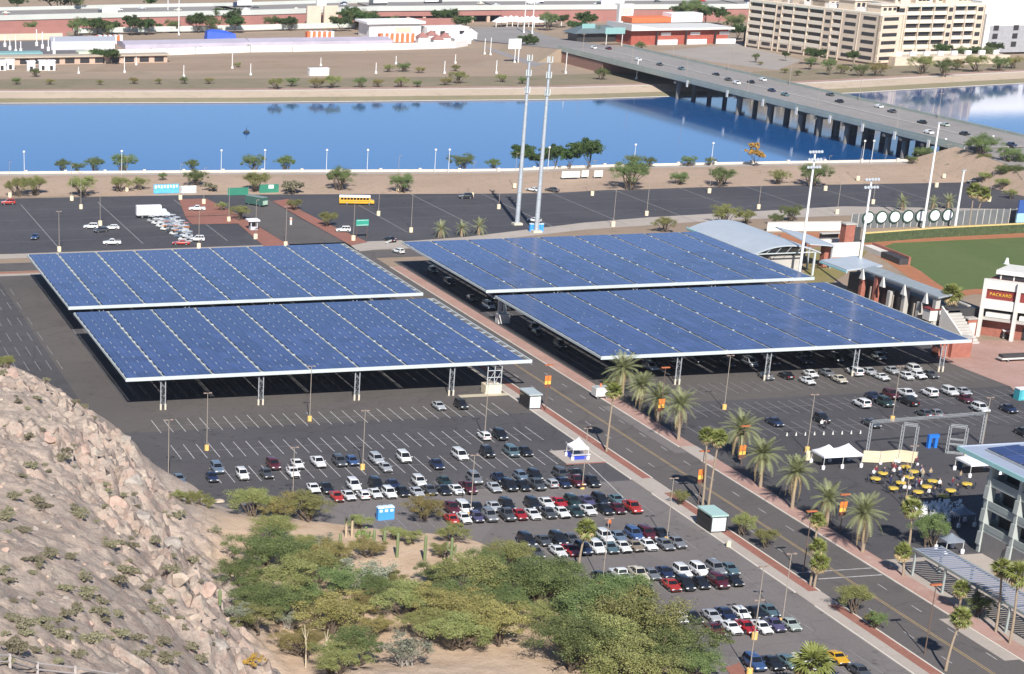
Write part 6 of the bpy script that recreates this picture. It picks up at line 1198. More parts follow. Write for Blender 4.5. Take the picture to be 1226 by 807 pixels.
p = at(1008, 318); t = thing('white_screen_wall', 'white end wall with brick base left of the blue grandstand roof', 'wall', p); MB().box(-5.5, -.4, 2.5, 4.5, .4, 6.5).build('panel', WHT, t); MB().box(-6.6, -1.2, 0, -4.6, 1.2, 5.6).build('brick_pier', BRICK, t); MB().box(-4.5, -.35, 0, 4.5, .35, 2.48).build('base', BRICK, t)
# grandstand
t = thing('grandstand', 'dark grandstand with blue-grey roof edge and hanging white lights', 'grandstand', (291, 476, 0))
MB().prism([(0, -22), (9, -22), (9, 26), (0, 26)], 0, 6.4).build('concourse', DK, t)  # solid box, shade under the roof put into its dark colour
MB().loft([[(-2, -20, 8.6), (1.6, -20, 9.2), (1.6, -20, 9.6), (-2, -20, 9.0)], [(-2, 17, 8.6), (1.6, 17, 9.2), (1.6, 17, 9.6), (-2, 17, 9.0)]]).build('roof', M('roof_grey', (.34, .38, .40), .5, .2), t)
MB().loft([[(-6, 17.1, 8.4), (4, 17.1, 9.2), (4, 17.1, 9.6), (-6, 17.1, 8.8)], [(-6, 31, 8.4), (4, 31, 9.2), (4, 31, 9.6), (-6, 31, 8.8)]]).build('roof_panel', BLUER, t)
MB().box(-6.2, 16.9, 8.0, -5.9, 31.2, 8.42).build('gutter', AQUA, t)
for i in range(6): MB().box(-1.8, -19 + i * 7, 0, -.6, -17.6 + i * 7, 6.0 if i % 2 else 8.5).build('pier', BRICK if i in (4, 5) else CONG, t)
for i in range(5): MB().box(-.3, -16.6 + i * 7, 1, -.05, -13.4 + i * 7, 5).build('opening', DARKW, t)
for i in range(4):
    y = 15.5 - i * 10.2; m = MB(); m.loft([[(-2.6, y - 1.0, 6.6), (-2.0, y - 1.0, 6.6), (-2.0, y + 1.0, 6.6), (-2.6, y + 1.0, 6.6)], [(-2.4, y - .15, 9.1), (-2.2, y - .15, 9.1), (-2.2, y + .15, 9.1), (-2.4, y + .15, 9.1)]]); m.build('hanging_light', WHT, t)
for k in range(8): MB().box(6.2 + k * .9, -20, 6.42 - k * .5, 7.1 + k * .9, 16, 6.7 - k * .5).build('seat_row', CONG, t)
for i, y in enumerate((-12, -2, 9)): MB().box(-3.4, y - .15, 0, -3.1, y + .15, 6).build('lamp_post', POLE, t)
t = thing('stadium_stairs', 'pale concrete stairs climbing to the grandstand beside a leaning palm', 'stairs', (293, 451, 0))
for k in range(12): MB().box(-3, 3 - k * .9, 0, 1.2, 3.9 - k * .9 + .0, 6 - k * .5).build('step', CONG, t)
MB().loft([[(-3.4, 4, 0), (-3.05, 4, 0), (-3.05, 4, 7), (-3.4, 4, 7)], [(-3.4, -8, 0), (-3.05, -8, 0), (-3.05, -8, 1.2), (-3.4, -8, 1.2)]]).build('balustrade', WHT, t)
p = at(1114, 368); t = thing('white_booth', 'white ticket booth against the dark grandstand', 'booth', (289.6, 458.5, 3.0)); MB().box(-1.6, -1.6, 0, 1.2, 1.6, 2.6).build('wall', WHT, t); MB().box(-1.8, -1.8, 2.62, 1.4, 1.8, 2.9).build('roof', MAR, t); MB().box(-.6, -1.2, -3.1, .2, 1.2, -.02).build('stand', CONG, t)
p = at(1159, 402); t = thing('brick_kiosk', 'small kiosk with pale door left of the lettered building', 'kiosk', p); MB().box(-1.2, -1, 0, 1.2, 1, 4.2).build('wall', BRICK, t); MB().box(-.9, -1.1, .3, .9, -1.02, 3.4).build('door', WHT, t); MB().box(-1.4, -1.2, 4.22, 1.4, 1.2, 4.5).build('roof', CONG, t)
for i, (x, y, w_, h) in enumerate([(1134, 427, 2.4, 4.0), (1150, 428, 2.6, 4.4)]):
    p = at(x, y); t = thing('brick_block', ['left brick gate block at the corner of the near right array', 'right brick gate block at the corner of the near right array'][i], 'wall', p); MB().box(-w_, 0, 0, w_ - .1, 3, h).build('wall', BRICK, t); MB().box(-w_ - .1, -.1, h + .02, w_, 3.1, h + .25).build('coping', CONG, t)
# lettered building
u = Vector((.63, -.777, 0)); ang = math.atan2(u.y, u.x)
t = thing('press_building', 'two storey red and white stadium building with PACKARD in yellow letters', 'building', (298.3, 452, 0), ang)
MB().box(0, 2.2, 0, 40, 13, 13.6).build('wall', BRICK, t)
for z0, z1, mt, n_, yy in ((11.7, 13.7, WHT, 'slab', -.3), (9.3, 11.68, MAR, 'sign_band', .1), (7.0, 9.28, WHT, 'slab', -.6), (4.2, 4.9, CONG, 'slab', -.2)): MB().box(.05, yy, z0, 40, 2.18, z1).build(n_, mt, t)
MB().box(.2, 1.9, 4.92, 40, 2.17, 6.98).build('dark_gallery', DARKW, t); MB().box(2, 3, 13.62, 40, 11, 14.9).build('window_strip', DARKW, t); MB().box(1.4, 2.4, 14.92, 40.4, 11.6, 15.9).build('roof', WHT, t)
for i in range(12): MB().box(2.4 + i * 3.1, 2.92, 13.64, 2.7 + i * 3.1, 2.99, 14.9).build('mullion', WHT, t)
for i in range(5): MB().loft([[(.1 + i * 8, -.9, 0), (.9 + i * 8, -.9, 0), (.9 + i * 8, -.1, 0), (.1 + i * 8, -.1, 0)], [(.1 + i * 8, -1.4, 14.2), (.9 + i * 8, -1.4, 14.2), (.9 + i * 8, -.65, 14.2), (.1 + i * 8, -.65, 14.2)]]).build('column', WHT, t)
for i in range(5): MB().box(1.4 + i * 8, -.2, 5.0, 7.2 + i * 8, 1.2, 6.1).build('awning', WHT, t)
MB().box(10, 2.05, 0, 12.5, 2.19, 3).build('doorway', DARKW, t)
fc = bpy.data.curves.new('lettering', 'FONT'); fc.body = 'PACKARD'; fc.size = 1.02; fc.extrude = .05; fc.space_character = 1.18; fo = bpy.data.objects.new('lettering_tmp', fc); COL.objects.link(fo)
bpy.context.view_layer.update(); me = bpy.data.meshes.new_from_object(fo.evaluated_get(bpy.context.evaluated_depsgraph_get())); bpy.data.objects.remove(fo)
me.materials.clear(); me.materials.append(M('yellow_letters', (.80, .50, .06), .5, var=.05)); lo = link('lettering', me, t, (1.5, .0, 10.15), (R(90), 0, 0)); me.name = 'lettering'
for s, lab in ((0, 'dark parked cart with white roof before the lettered building'),):
    p = at(1205, 405); o = thing('white_cart', 'small cart with white canopy parked before the lettered building', 'cart', p, 1.2); MB().box(-.8, -1.3, .35, .8, 1.3, .95).build('body', TRIM, o); MB().box(-.85, -1.1, 1.85, .85, 1.2, 1.95).build('roof', TENTW, o)
    for a in (-1, 1):
        for b_ in (-1, 1): link('wheel', WHEEL, o, (a * .7, b_ * .95, .33)); MB().tube((a * .75, b_ * .95, .9), (a * .75, b_ * .95, 1.86), .04, None, 5).build('post', STEEL, o)
# field
sheet('clay_track', poly_at([(1030, 297), (1040, 287), (1320, 272), (1400, 360), (1165, 352), (1150, 356), (1110, 345), (1085, 330), (1060, 312)]), .016, CLAY)
sheet('turf', poly_at([(1052, 297), (1070, 291), (1320, 280), (1400, 352), (1168, 346), (1138, 349), (1120, 338), (1103, 325)]), .022, LAWN)
t = thing('outfield_hedge', 'clipped green hedge wall with yellow cap along the outfield', 'hedge'); hp_ = [at(1034, 291), at(1120, 284.5), at(1226, 279), at(1330, 274)]
HEDG = M('hedge_leaf', (.06, .085, .035), .9, var=.45, scale=1.2, bump=.15); wall_between('hedge', hp_, 2.7, 0, HEDG, t, .9); wall_between('cap', [q + Vector((0, -.08, 0)) for q in hp_], .3, 2.72, M('yellow_cap', (.62, .48, .2), .7), t, 1.0)
t = thing('outfield_wall', 'grey slatted outfield screen wall carrying seven white discs', 'wall'); sw = [at(1018, 274), at(1330, 263)]; SLT = M('slat_grey', (.13, .14, .145), .8, var=.15, scale=.4)
d = (sw[1] - sw[0]); n_ = 40; dv = d.normalized()
for i in range(n_):
    a, b_ = sw[0].lerp(sw[1], i / n_), sw[0].lerp(sw[1], (i + .93) / n_); wall_between('screen_panel', [a, b_], 4.4, 0, SLT, t, .15)
    c = a; MB().box(c.x - .14, c.y - .12, 0, c.x + .1, c.y + .3, 4.6).build('post', CONG, t)
DISC = M('white_disc', (.82, .82, .80), .6, var=.03); DRIM = M('disc_rim', (.02, .06, .045), .6)
for i, x in enumerate((1035, 1052.5, 1070, 1087.5, 1105, 1123, 1140.5)):
    f = (at(x, 272.5).x - sw[0].x) / d.x; p = sw[0] + d * f + Vector((-.1, -.45, 3.3)); o = thing('white_disc', f'{ORD[i]} white disc from the left on the outfield screen', 'sign', p, 0, None)
    MB().tube((0, 0, 0), (0, .25, 0), 2.0, None, 24).build('rim', DRIM, o); MB().tube((0, -.1, 0), (0, -.02, 0), 1.55, None, 24).build('face', DISC, o)
p = at(1221, 271); t = thing('scoreboard', 'blue and white scoreboard panel at the right edge of the outfield', 'scoreboard', p); MB().box(-1.5, 0, 1.2, 6, .6, 4).build('lower_panel', M('sky_panel', (.35, .62, .78), .5), t); MB().box(-1.5, 0, 4.02, 6, .6, 8).build('upper_panel', M('blue_panel', (.04, .10, .32), .5), t)
for x in (-.8, 4): MB().box(x - .15, .1, 0, x + .15, .5, 1.2).build('post', STEEL, t)
t = thing('dugout', 'low dugout with white bench rail at the edge of the turf', 'dugout', at(1060, 308)); 
a = (at(1084, 318) - at(1040, 300)); L_ = a.length; t.rotation_euler = (0, 0, math.atan2(a.y, a.x)); MB().box(-L_ / 2, -1.5, 0, 0, 1.2, 1.5).build('white_rail', WHT, t); MB().box(.05, -1.5, 0, L_ / 2, 1.2, 1.7).build('dark_rail', DK, t); MB().box(-L_ / 2, 1.22, 0, L_ / 2, 1.8, 2.2).build('back_wall', BRICK, t)
o = thing('field_marker', 'small white training marker standing on the turf', 'marker', at(1205, 316)); MB().lathe([(.7, 0), (.5, .9), (.25, 1.7)], n=9).build('cone', TENTW, o); MB().lathe([(.85, 0), (.85, .12)], n=9).build('base', TENTW, o)
# benches / trailers on the forecourt
p = at(1213, 432); t = thing('low_trailer', 'low white flatbed trailer on the pink forecourt', 'trailer', p); MB().box(-3.6, -1.1, .6, 6, 1.1, .95).build('bed', WHT, t); MB().box(-3.4, -1, .97, 6, 1, 1.6).build('load', DK, t)
for x in (-2, 3): link('wheel', WHEEL, t, (x, -1.0, .33), (0, 0, R(90)))
p = at(1221, 478); t = thing('portable_toilet', 'teal portable toilet at the right edge of the right lot', 'portable toilet', p); MB().box(-1, -1, 0, 1.4, 1, 2.3).build('cabin', M('teal_plastic', (.06, .36, .42), .5), t); MB().box(-1.05, -1.05, 2.32, 1.45, 1.05, 2.5).build('roof', TENTW, t); MB().box(-.5, -1.06, .2, .7, -1.01, 2.1).build('door', M('teal_door', (.10, .45, .5), .5), t)

# ================================================================ GARAGE, WALKWAY, EVENT YARD
GC = M('garage_concrete', (.30, .335, .325), .8, var=.08, scale=.4); GCL = M('garage_slab', (.40, .43, .41), .8, var=.06, scale=.4); GW = M('garage_panel', (.21, .20, .20), .8, var=.1, scale=.4); GR = M('garage_roof', (.42, .47, .57), .45, .2, var=.05, scale=.3)
GX0, GY1 = 206.0, 302.0
t = thing('parking_garage', 'four storey open parking garage with solar roof cut by the right edge', 'building', (GX0, GY1, 0)); H4 = 16.4
MB().box(3.2, -70, 0, 34, -.6, 15).build('interior_shade', DARKW, t)  # near-black box: the shade inside the open floors put into colour
for f in range(4):
    z = 4.0 * f + (0 if f else 0)
    if f: MB().box(-.05, -72, z - .35, 34, 0, z + .15).build('floor_slab', GCL, t); MB().box(-.12, -72, z + .17, .1, .1, z + 1.15).build('parapet', GC, t); MB().box(.12, -.1, z + .17, 34, .1, z + 1.15).build('parapet', GC, t)
for k in range(9):
    y = -.9 - 8.7 * k
    MB().loft([[(-.3, y - .4, 0), (1.0, y - .4, 0), (1.0, y + .4, 0), (-.3, y + .4, 0)], [(-.3, y - .4, 15.2), (1.0, y - .4, 15.2), (1.0, y + .4, 15.2), (-.3, y + .4, 15.2)]]).build('pillar', GCL, t)
    for f in (1, 2, 3): MB().loft([[(-.55, y - .6, 4 * f - 2.6), (-.31, y - .6, 4 * f - 2.6), (-.31, y + .6, 4 * f - 2.6), (-.55, y + .6, 4 * f - 2.6)], [(-.45, y - .6, 4 * f - .4), (-.31, y - .6, 4 * f - .4), (-.31, y + .6, 4 * f - .4), (-.45, y + .6, 4 * f - .4)]]).build('fin', GCL, t)
    if k < 8: MB().box(-.06, y - 8.1, .02, .2, y - .6, 3.6).build('lower_wall', GW, t)
for k in range(4): MB().box(3 + 8 * k, -.3, 0, 4 + 8 * k, .3, 15.2).build('pillar', GCL, t)
MB().box(-.9, -74, 15.4, 36, 8.4, 15.9).build('roof_slab', GR, t); MB().box(-1.1, -74, 15.3, -.92, 8.6, 16.05).build('roof_edge', AQUA, t); MB().box(-.9, 8.42, 15.3, 36, 8.6, 16.05).build('roof_edge', GR, t)
for i in range(4):
    for j in range(10): o = link('solar_panel', pm, t, (2.4 + i * 6.2, .6 - j * 5.0, 16.3), (0, R(-3), 0)); o.scale = (2.4, .98, 1)
MB().box(2.2, -52, 15.92, 28, 5.4, 16.2).build('panel_frame', STEEL, t)
t = thing('walkway_canopy', 'long low walkway canopy with striped panel roof beside the garage', 'canopy', (190.6, 274, 0))
SLP = M('slat_panel', (.28, .31, .40), .4, .1, var=.1, scale=1.5)
sl_ = MB().box(-2.4, 0, 0, 2.4, .62, .06).mesh('roof_slat', SLP)
for j in range(44): link('roof_slat', sl_, t, (0, 17.6 - j * .86, 4.55), (R(-7), 0, 0))
for x in (-2.5, 2.5): MB().box(x - .12, -20, 4.2, x + .12, 18.6, 4.6).build('beam', GC, t)
for k in range(5):
    y = 17.8 - k * 9
    MB().box(-2.5, y - .12, 4.0, 2.5, y + .12, 4.2).build('beam', GC, t)
    for x in (-2.4, 2.4): MB().box(x - .16, y - .16, 0, x + .16, y + .16, 4.2).build('post', GC, t)
sheet('shaded_walk', [(187.4, 240), (206, 240), (206, 300), (187.4, 300)], .018, WALK)
# metal truss frames
TR = M('truss_metal', (.45, .47, .48), .45, .4, var=.1)
def truss(p0, p1, n_, par, w_=.42):
    p0, p1 = Vector(p0), Vector(p1); d = (p1 - p0); k = max(2, int(d.length / .7)); a = d.normalized().orthogonal().normalized() * w_ / 2; b_ = d.normalized().cross(a); m = MB()
    C4 = [a + b_, a - b_, -a - b_, -a + b_]
    for c in C4: m.tube(p0 + c, p1 + c, .055, None, 4)
    for i in range(k):
        q0, q1 = p0.lerp(p1, i / k), p0.lerp(p1, (i + 1) / k)
        for j in range(4): m.tube(q0 + C4[j], q1 + C4[(j + 1) % 4], .03, None, 3, False)
    return m.build(n_, TR, par)
PX_ = [at(1038, 542), at(1077, 541), at(1094, 543), at(1133, 543), at(1153, 545), at(1174, 531)]; HT = 6.0; c0 = PX_[0]
t = thing('truss_frame', 'large grey lattice truss gantry spanning the event yard', 'truss', c0); L_ = lambda p, z=0: (p.x - c0.x, p.y - c0.y, z)
for p in (PX_[0], PX_[5]): truss(L_(p), L_(p, HT), 'upright', t)
truss(L_(PX_[0], HT + .25), L_(PX_[5], HT + .25), 'top_truss', t)
for i, (a, b_) in enumerate(((1, 2), (3, 4))):
    c0 = PX_[a]; t = thing('truss_frame', ['small lattice arch under the middle of the gantry', 'small lattice arch with cross rails at the right of the gantry'][i], 'truss', c0)
    for p in (PX_[a], PX_[b_]): truss(L_(p), L_(p, 5.5), 'upright', t)
    truss(L_(PX_[a], 5.7), L_(PX_[b_], 5.7), 'top_truss', t)
    if i: truss(L_(PX_[a], 3.0), L_(PX_[b_], 3.0), 'cross_rail', t, .2); truss(L_(PX_[a], 2.0), L_(PX_[b_], 2.0), 'cross_rail', t, .2); truss(L_(PX_[a], .3), L_(PX_[b_], .3), 'cross_rail', t, .3)
# tents
def tent(n_, lab, c, sx, sy, peaks, h0, h1, mat=None, rz=0):
    t = thing(n_, lab, 'tent', c, rz); mat = mat or TENTW; w_ = sx / peaks
    for i in range(peaks):
        x0 = -sx / 2 + i * w_; m = MB(); P = [(x0, -sy / 2), (x0 + w_ / 2, -sy / 2), (x0 + w_, -sy / 2), (x0 + w_, 0), (x0 + w_, sy / 2), (x0 + w_ / 2, sy / 2), (x0, sy / 2), (x0, 0)]; cx = x0 + w_ / 2
        def ring(f, z): return [(cx + (p[0] - cx) * f, p[1] * f, z) for p in P]
        m.loft([ring(1.0, h0 - .35), ring(1.0, h0), ring(.6, h0 + (h1 - h0) * .32), ring(.25, h0 + (h1 - h0) * .7), ring(.03, h1)]); m.build('canopy', mat, t, smooth=50)
    for i in range(peaks + 1):
        for y in (-1, 1): x = -sx / 2 + i * w_; MB().tube((x * .97, y * sy * .48, 0), (x * .97, y * sy * .48, h0 - .1), .05, None, 6).build('pole', WPOLE, t); MB().lathe([(.3, 0), (.34, .3), (.3, .75)], (x * .97, y * sy * .48), 9).build('weight', TENTW, t)
    return t
a, b_ = at(984, 561), at(1031, 560)
tent('twin_tent', 'white twin-peaked tent at the left of the cream fence', ((a.x + b_.x) / 2, (a.y + b_.y) / 2 + 2.2, 0), (b_ - a).length + .4, 5.0, 2, 2.6, 4.2)
p = at(1168, 570); tent('white_tent', 'white tent beside the garage corner', (p.x + 1.5, p.y + 2, 0), 6.5, 5.5, 1, 2.5, 4.3)
CLR = M('clear_plastic', (.22, .25, .30), .15, var=.1, scale=1)
for i, (x, y) in enumerate([(1151, 628), (1136, 660)]): p = at(x, y); tent('clear_tent', ['upper pale blue plastic tent in the garage shade', 'lower pale blue plastic tent in the garage shade'][i], p, 3.2, 3.2, 1, 2.3, 3.3, CLR)
FEN = M('cream_screen', (.68, .58, .40), .8, var=.08, scale=.6); t = thing('screen_fence', 'cream cloth screen fence right of the twin-peaked tent', 'fence'); f0 = [at(1032, 554), at(1053, 555), at(1075, 553), at(1097, 556)]
for a, b_ in zip(f0, f0[1:]): wall_between('screen', [a.lerp(b_, .01), a.lerp(b_, .97)], 2.3, .15, FEN, t, .06); q = a.lerp(b_, .99); MB().box(q.x - .05, q.y - .05, 0, q.x + .05, q.y + .05, 2.6).build('post', STEEL, t); MB().lathe([(.3, 0), (.3, .35)], (q.x, q.y - .4), 8).build('weight', TENTW, t)
t = thing('screen_fence', 'short pale screen fence left of the twin-peaked tent', 'fence'); wall_between('screen', [at(964, 552), at(984, 554)], 2.0, .1, FEN, t, .06); q = at(964, 552); MB().box(q.x - .05, q.y - .05, 0, q.x + .05, q.y + .05, 2.4).build('post', STEEL, t)
t = thing('screen_fence', 'tan backing screen behind the tent at the garage', 'fence'); q0, q1 = at(1152, 560), at(1178, 556); wall_between('screen', [q0, q1], 3.0, .1, FEN, t, .06); MB().box(q0.x - .05, q0.y - .05, 0, q0.x + .05, q0.y + .05, 3.3).build('post', STEEL, t)
BLP_ = M('blue_plastic', (.02, .17, .62), .5, var=.1); p = at(1115, 536); t = thing('blue_stand', 'bright blue inflatable frame under the truss gantry', 'stand', p); 
for s in (-1, 1): MB().box(s * .7 - .3, -.4, 0, s * .7 + .3, .4, 2.0).build('leg', BLP_, t)
MB().box(-1.0, -.4, 2.02, 1.2, .4, 2.7).build('top', BLP_, t)
# round tables with yellow cloths, chairs
YC = M('yellow_cloth', (.58, .42, .07), .7, var=.08); TP = thing('round_table', None, None, (0, 0, -60)); k_ = [MB().lathe([(.98, .58), (.95, .8), (.9, .83)], n=18).build('cloth', YC, TP, smooth=40), MB().tube((0, 0, 0), (0, 0, .7), .09, None, 7).build('leg', TRIM, TP)]
proto_done(TP, k_)
CHM = MB(); CHM.box(-.23, -.23, .42, .23, .23, .48); CHM.box(-.23, .19, .48, .23, .24, .92)
for s in (-1, 1):
    for q in (-1, 1): CHM.box(s * .2 - .02, q * .2 - .02, 0, s * .2 + .02, q * .2 + .02, .42)
CW, CD_ = CHM.mesh('chair', M('white_chair', (.82, .82, .82), .5, var=.04)), CHM.mesh('chair', M('dark_chair', (.05, .055, .07), .6))
TB = [(575, 268), (448, 303), (618, 294), (408, 333), (592, 325), (547, 355), (722, 346), (505, 386), (690, 377), (642, 406), (823, 398), (785, 430), (600, 438), (912, 362)]
random.seed(3)
for i, (x, y) in enumerate(sorted(TB, key=lambda q: q[1])):
    p = at(960 + x / 4.609, 500 + y / 4.609, .8); p.z = .012; place(TP, p, 0, f'yellow-topped round table, {ORD[i]} counting from the cream fence towards the street', 'table', 'yellow tables of the event yard')
    for k in range(7):
        a = k * .9 + i; o = link('event_chair', CD_, None, (p.x + math.cos(a) * 1.45, p.y + math.sin(a) * 1.45, .012), (0, 0, a - math.pi / 2)); tag(o, 'dark chair drawn up to a yellow round table', 'chair', 'dark chairs at the yellow tables')
for i in range(120):
    x, y = random.uniform(1088, 1152), 0
    y = random.uniform(601 + max(0, (1110 - x) * .12), 620 - abs(x - 1122) * .12); p = at(x, y, .5); o = link('event_chair', CW, None, (p.x, p.y, .02), (random.uniform(-.5, .5), random.uniform(-.4, .4), random.uniform(0, 6.3)), (1.25,) * 3); tag(o, 'white chair in the jumbled pile at the foot of the garage', 'chair', 'white chairs piled in the event yard')
# people near the tables
SKIN = M('skin', (.45, .28, .2), .7); SHW = M('white_shirt', (.8, .8, .8), .8); SHD = M('dark_clothes', (.03, .03, .04), .8); SHO = M('orange_vest', (.7, .14, .03), .8)
def person(x, y, lab, shirt=SHW, pants=SHD, rz=0, base=None):
    p = base or at(x, y); t = thing('person', lab or 'guest standing beside a yellow table in the event yard', 'person', (p.x, p.y, .015), rz, None if lab else 'guests around the yellow tables'); m = MB()
    m.loft([[(-.1 * a - .02, -.08 * a, z), (.1 * a - .02 + .0, -.08 * a, z), (.1 * a, .1 * a, z), (-.1 * a, .1 * a, z)] for a, z in ((.8, 1.45), (.7, 1.53), (1.0, 1.58), (1.05, 1.7), (.6, 1.8))]); m.build('body', SKIN, t, smooth=60)
    q = MB(); q.loft([[(-w_, -d, z), (w_, -d, z), (w_, d, z), (-w_, d, z)] for w_, d, z in ((.17, .11, .85), (.19, .12, 1.1), (.24, .13, 1.38), (.13, .08, 1.48))])
    for s in (-1, 1): q.path([Vector((s * .23, 0, 1.38)), Vector((s * .29, .03, 1.1)), Vector((s * .27, -.12, .85))], .065, .045, 6)
    q.build('shirt', shirt, t, smooth=60); q = MB()
    for s in (-1, 1): q.path([Vector((s * .09, 0, .9)), Vector((s * .11, -.03, .48)), Vector((s * .12, .03 * s, .02))], .1, .06, 7)
    q.build('trousers', pants, t, smooth=60)
for i, (x, y) in enumerate([(1069, 570), (1081, 580), (1076, 568), (1045, 572), (1102, 585), (1111, 595), (1082, 590)]): person(x, y, f'standing person in white shirt among the yellow tables, {ORD[i]} from the fence' if i else 'standing person in white shirt nearest the cream fence', rz=i)
random.seed(31)
CLO = [M('cloth_' + nm, c_, .8) for nm, c_ in (('maroon', (.2, .03, .05)), ('navy', (.03, .04, .12)), ('tan', (.4, .32, .2)), ('grey', (.25, .25, .26)), ('gold', (.6, .4, .05)))]
for i in range(26):
    x, y = TB[i % len(TB)]; b_ = at(960 + x / 4.609, 500 + y / 4.609); a = random.uniform(0, 6.28); b_ = b_ + Vector((math.cos(a) * 2.2, math.sin(a) * 2.2, 0)); o = len(bpy.data.objects)
    person(0, 0, None, random.choice(CLO + [SHW, SHD]), random.choice([SHD, CLO[1], CLO[3]]), random.uniform(0, 6.28), b_)
person(729, 632, 'person in an orange vest walking between the crowded car rows', SHO); person(983, 512, 'person in white beside the black off-roader in the right lot'); person(988, 514, 'second person in dark clothes beside the black off-roader', SHD)
# pedestals / cones row along the right lot
for i, x in enumerate(range(942, 1040, 11)):
    p = at(x, 522 - (x - 942) * .03); o = thing('traffic_cone', 'small pale cone in the line closing off the event yard', 'cone', p, 0, 'cones closing off the event yard'); MB().lathe([(.2, .04), (.05, .75)], n=8).build('cone', WHT, o); MB().box(-.22, -.22, 0, .22, .22, .04).build('base', TRIM, o)

# ================================================================ SHELTERS, TENTS AND KIOSKS BY THE STREET
SHG = M('shelter_roof', (.50, .56, .56), .4, .2, var=.06); SHT = M('shelter_teal', (.42, .60, .56), .4, .1, var=.06)
def shelter(x0, y0, x1, h, lab, roof):
    t = thing('bus_shelter', lab, 'bus shelter', ((x0 + x1) / 2, y0, .1)); W_ = (x1 - x0) / 2
    MB().box(-W_, -3.0, h, W_, 3.0, h + .28).build('roof', roof, t); MB().box(-W_ + .1, -2.7, .25, -W_ + .2, 2.7, h - .4).build('back_panel', GLASS, t); MB().box(-W_ + .3, -2.85, .3, W_ - .3, -2.75, h - .3).build('end_panel', M('advert_panel', (.60, .66, .68), .3, var=.3, scale=1.2), t); MB().box(-W_ + .3, 2.75, .3, W_ - .3, 2.85, h - .3).build('end_panel', GLASS, t)
    for s in (-1, 1):
        for q in (-1, 1): MB().box(s * (W_ - .15) - .06, q * 2.75 - .06, 0, s * (W_ - .15) + .06, q * 2.75 + .06, h).build('post', TRIM, t)
    MB().box(-W_ + .4, -1.8, .45, -W_ + .9, 1.8, .55).build('bench', CONG, t)
shelter(164.6, 408, 167.6, 3.0, 'grey-roofed bus shelter just beyond the left array', SHG); shelter(165.0, 321.5, 168.2, 3.0, 'teal-roofed bus shelter below the two thin palms', SHT)
for i, (x, y) in enumerate([(872, 655), (870, 654)][:1]): p = at(x, y); o = thing('litter_bin', 'cream litter bin beside the teal bus shelter', 'bin', (p.x, p.y, .1)); MB().lathe([(.4, 0), (.42, .9)], n=10).build('drum', WB_, o); MB().lathe([(.46, .91), (.3, 1.15)], n=10).build('lid', CONG, o)
tent('blue_tent', 'small white peaked tent with blue skirt at the lot entrance', ((158.3 + 162.6) / 2 + .3, 368.6, 0), 3.3, 3.3, 1, 2.4, 4.1)
t = thing('blue_counter', 'blue cloth counter under the small peaked tent', 'counter', (160.8, 368.6, 0)); MB().box(-1.6, -1.6, 0, 1.6, -1.5, 1.1).build('front_cloth', M('blue_cloth', (.03, .06, .48), .7, var=.1), t); MB().box(-1.6, -1.48, 0, -1.5, 1.6, 1.1).build('side_cloth', MATS['blue_cloth'], t); MB().box(-1.9, -1.9, 1.0, 2.0, -1.2, 1.08).build('table_top', WHT, t)
rect('sidewalk', 157, 364.5, 165.2, 374, .09, WALK); kb = MB().box(156.8, 364.3, 0, 165.2, 364.5, .14); struct('kerb', kb, BRICKP)
t = thing('stair_tower', 'small lattice tower on a cream block at the array corner', 'tower', (162.3, 421.2, 0)); MB().box(-2.0, -1.6, 0, 1.6, 1.4, 2.0).build('base', M('cream_block', (.70, .62, .46), .85), t)
for z in (2.1, 3.6, 5.1): MB().box(-1.7, -1.4, z, 1.5, -1.3, z + .14).build('rail', STEELW, t)
for s in (-1.7, -.1, 1.5): MB().box(s - .07, -1.4, 2.02, s + .07, -1.25, 6.2).build('post', STEELW, t)
m = MB(); m.bar((-1.7, -1.3, 2.1), (-.1, -1.3, 5.1), .07); m.bar((-.1, -1.3, 2.1), (1.5, -1.3, 5.1), .07); m.build('brace', STEELW, t); rect('sidewalk', 154, 417.6, 165.2, 420, .09, M('cream_walk', (.5, .44, .33), .9))
t = thing('equipment_block', 'white equipment block at the west edge between the right arrays', 'box', (189.6, 488, 0)); MB().box(-1.6, -1.2, 0, 1.4, 1.2, 2.2).build('cabinet', WHT, t); MB().box(-1.2, .2, 2.22, -.4, 1.0, 5.6).build('stack', STEEL, t); MB().box(.2, .3, 2.22, .9, 1.0, 4.8).build('stack', STEELW, t)
p = at(718, 476); t = thing('white_trailer', 'white trailer with orange beacon at the corner of the right array', 'trailer', p); MB().box(-1.5, -1.3, .55, 1.7, 1.3, 2.3).build('body', WHT, t); MB().box(-1.3, -1.1, 2.32, 1.5, 1.1, 2.5).build('roof', SHG, t); MB().lathe([(.3, 2.52), (.2, 3.1)], n=8).build('beacon', ORNG, t)
for s in (-1, 1): link('wheel', WHEEL, t, (s * 1.0, -1.2, .33), (0, 0, R(90)))
PTB = M('blue_toilet', (.06, .30, .68), .5, var=.06); PTR = M('toilet_roof', (.60, .74, .86), .5)
for i in range(3):
    p = at(454.5 + 6.4 * i, 622 - .6 * i); t = thing('portable_toilet', ['left', 'middle', 'right'][i] + ' blue portable toilet of the three below the front lot', 'portable toilet', (p.x, p.y, 0)); MB().box(-.52, -.6, 0, .52, .6, 2.2).build('cabin', PTB, t); MB().loft([[(-.56, -.64, 2.21), (.56, -.64, 2.21), (.56, .64, 2.21), (-.56, .64, 2.21)], [(-.35, -.45, 2.5), (.35, -.45, 2.5), (.35, .45, 2.5), (-.35, .45, 2.5)]]).build('roof', PTR, t); MB().box(-.3, -.64, 1.5, .3, -.61, 2.0).build('vent', PTR, t)
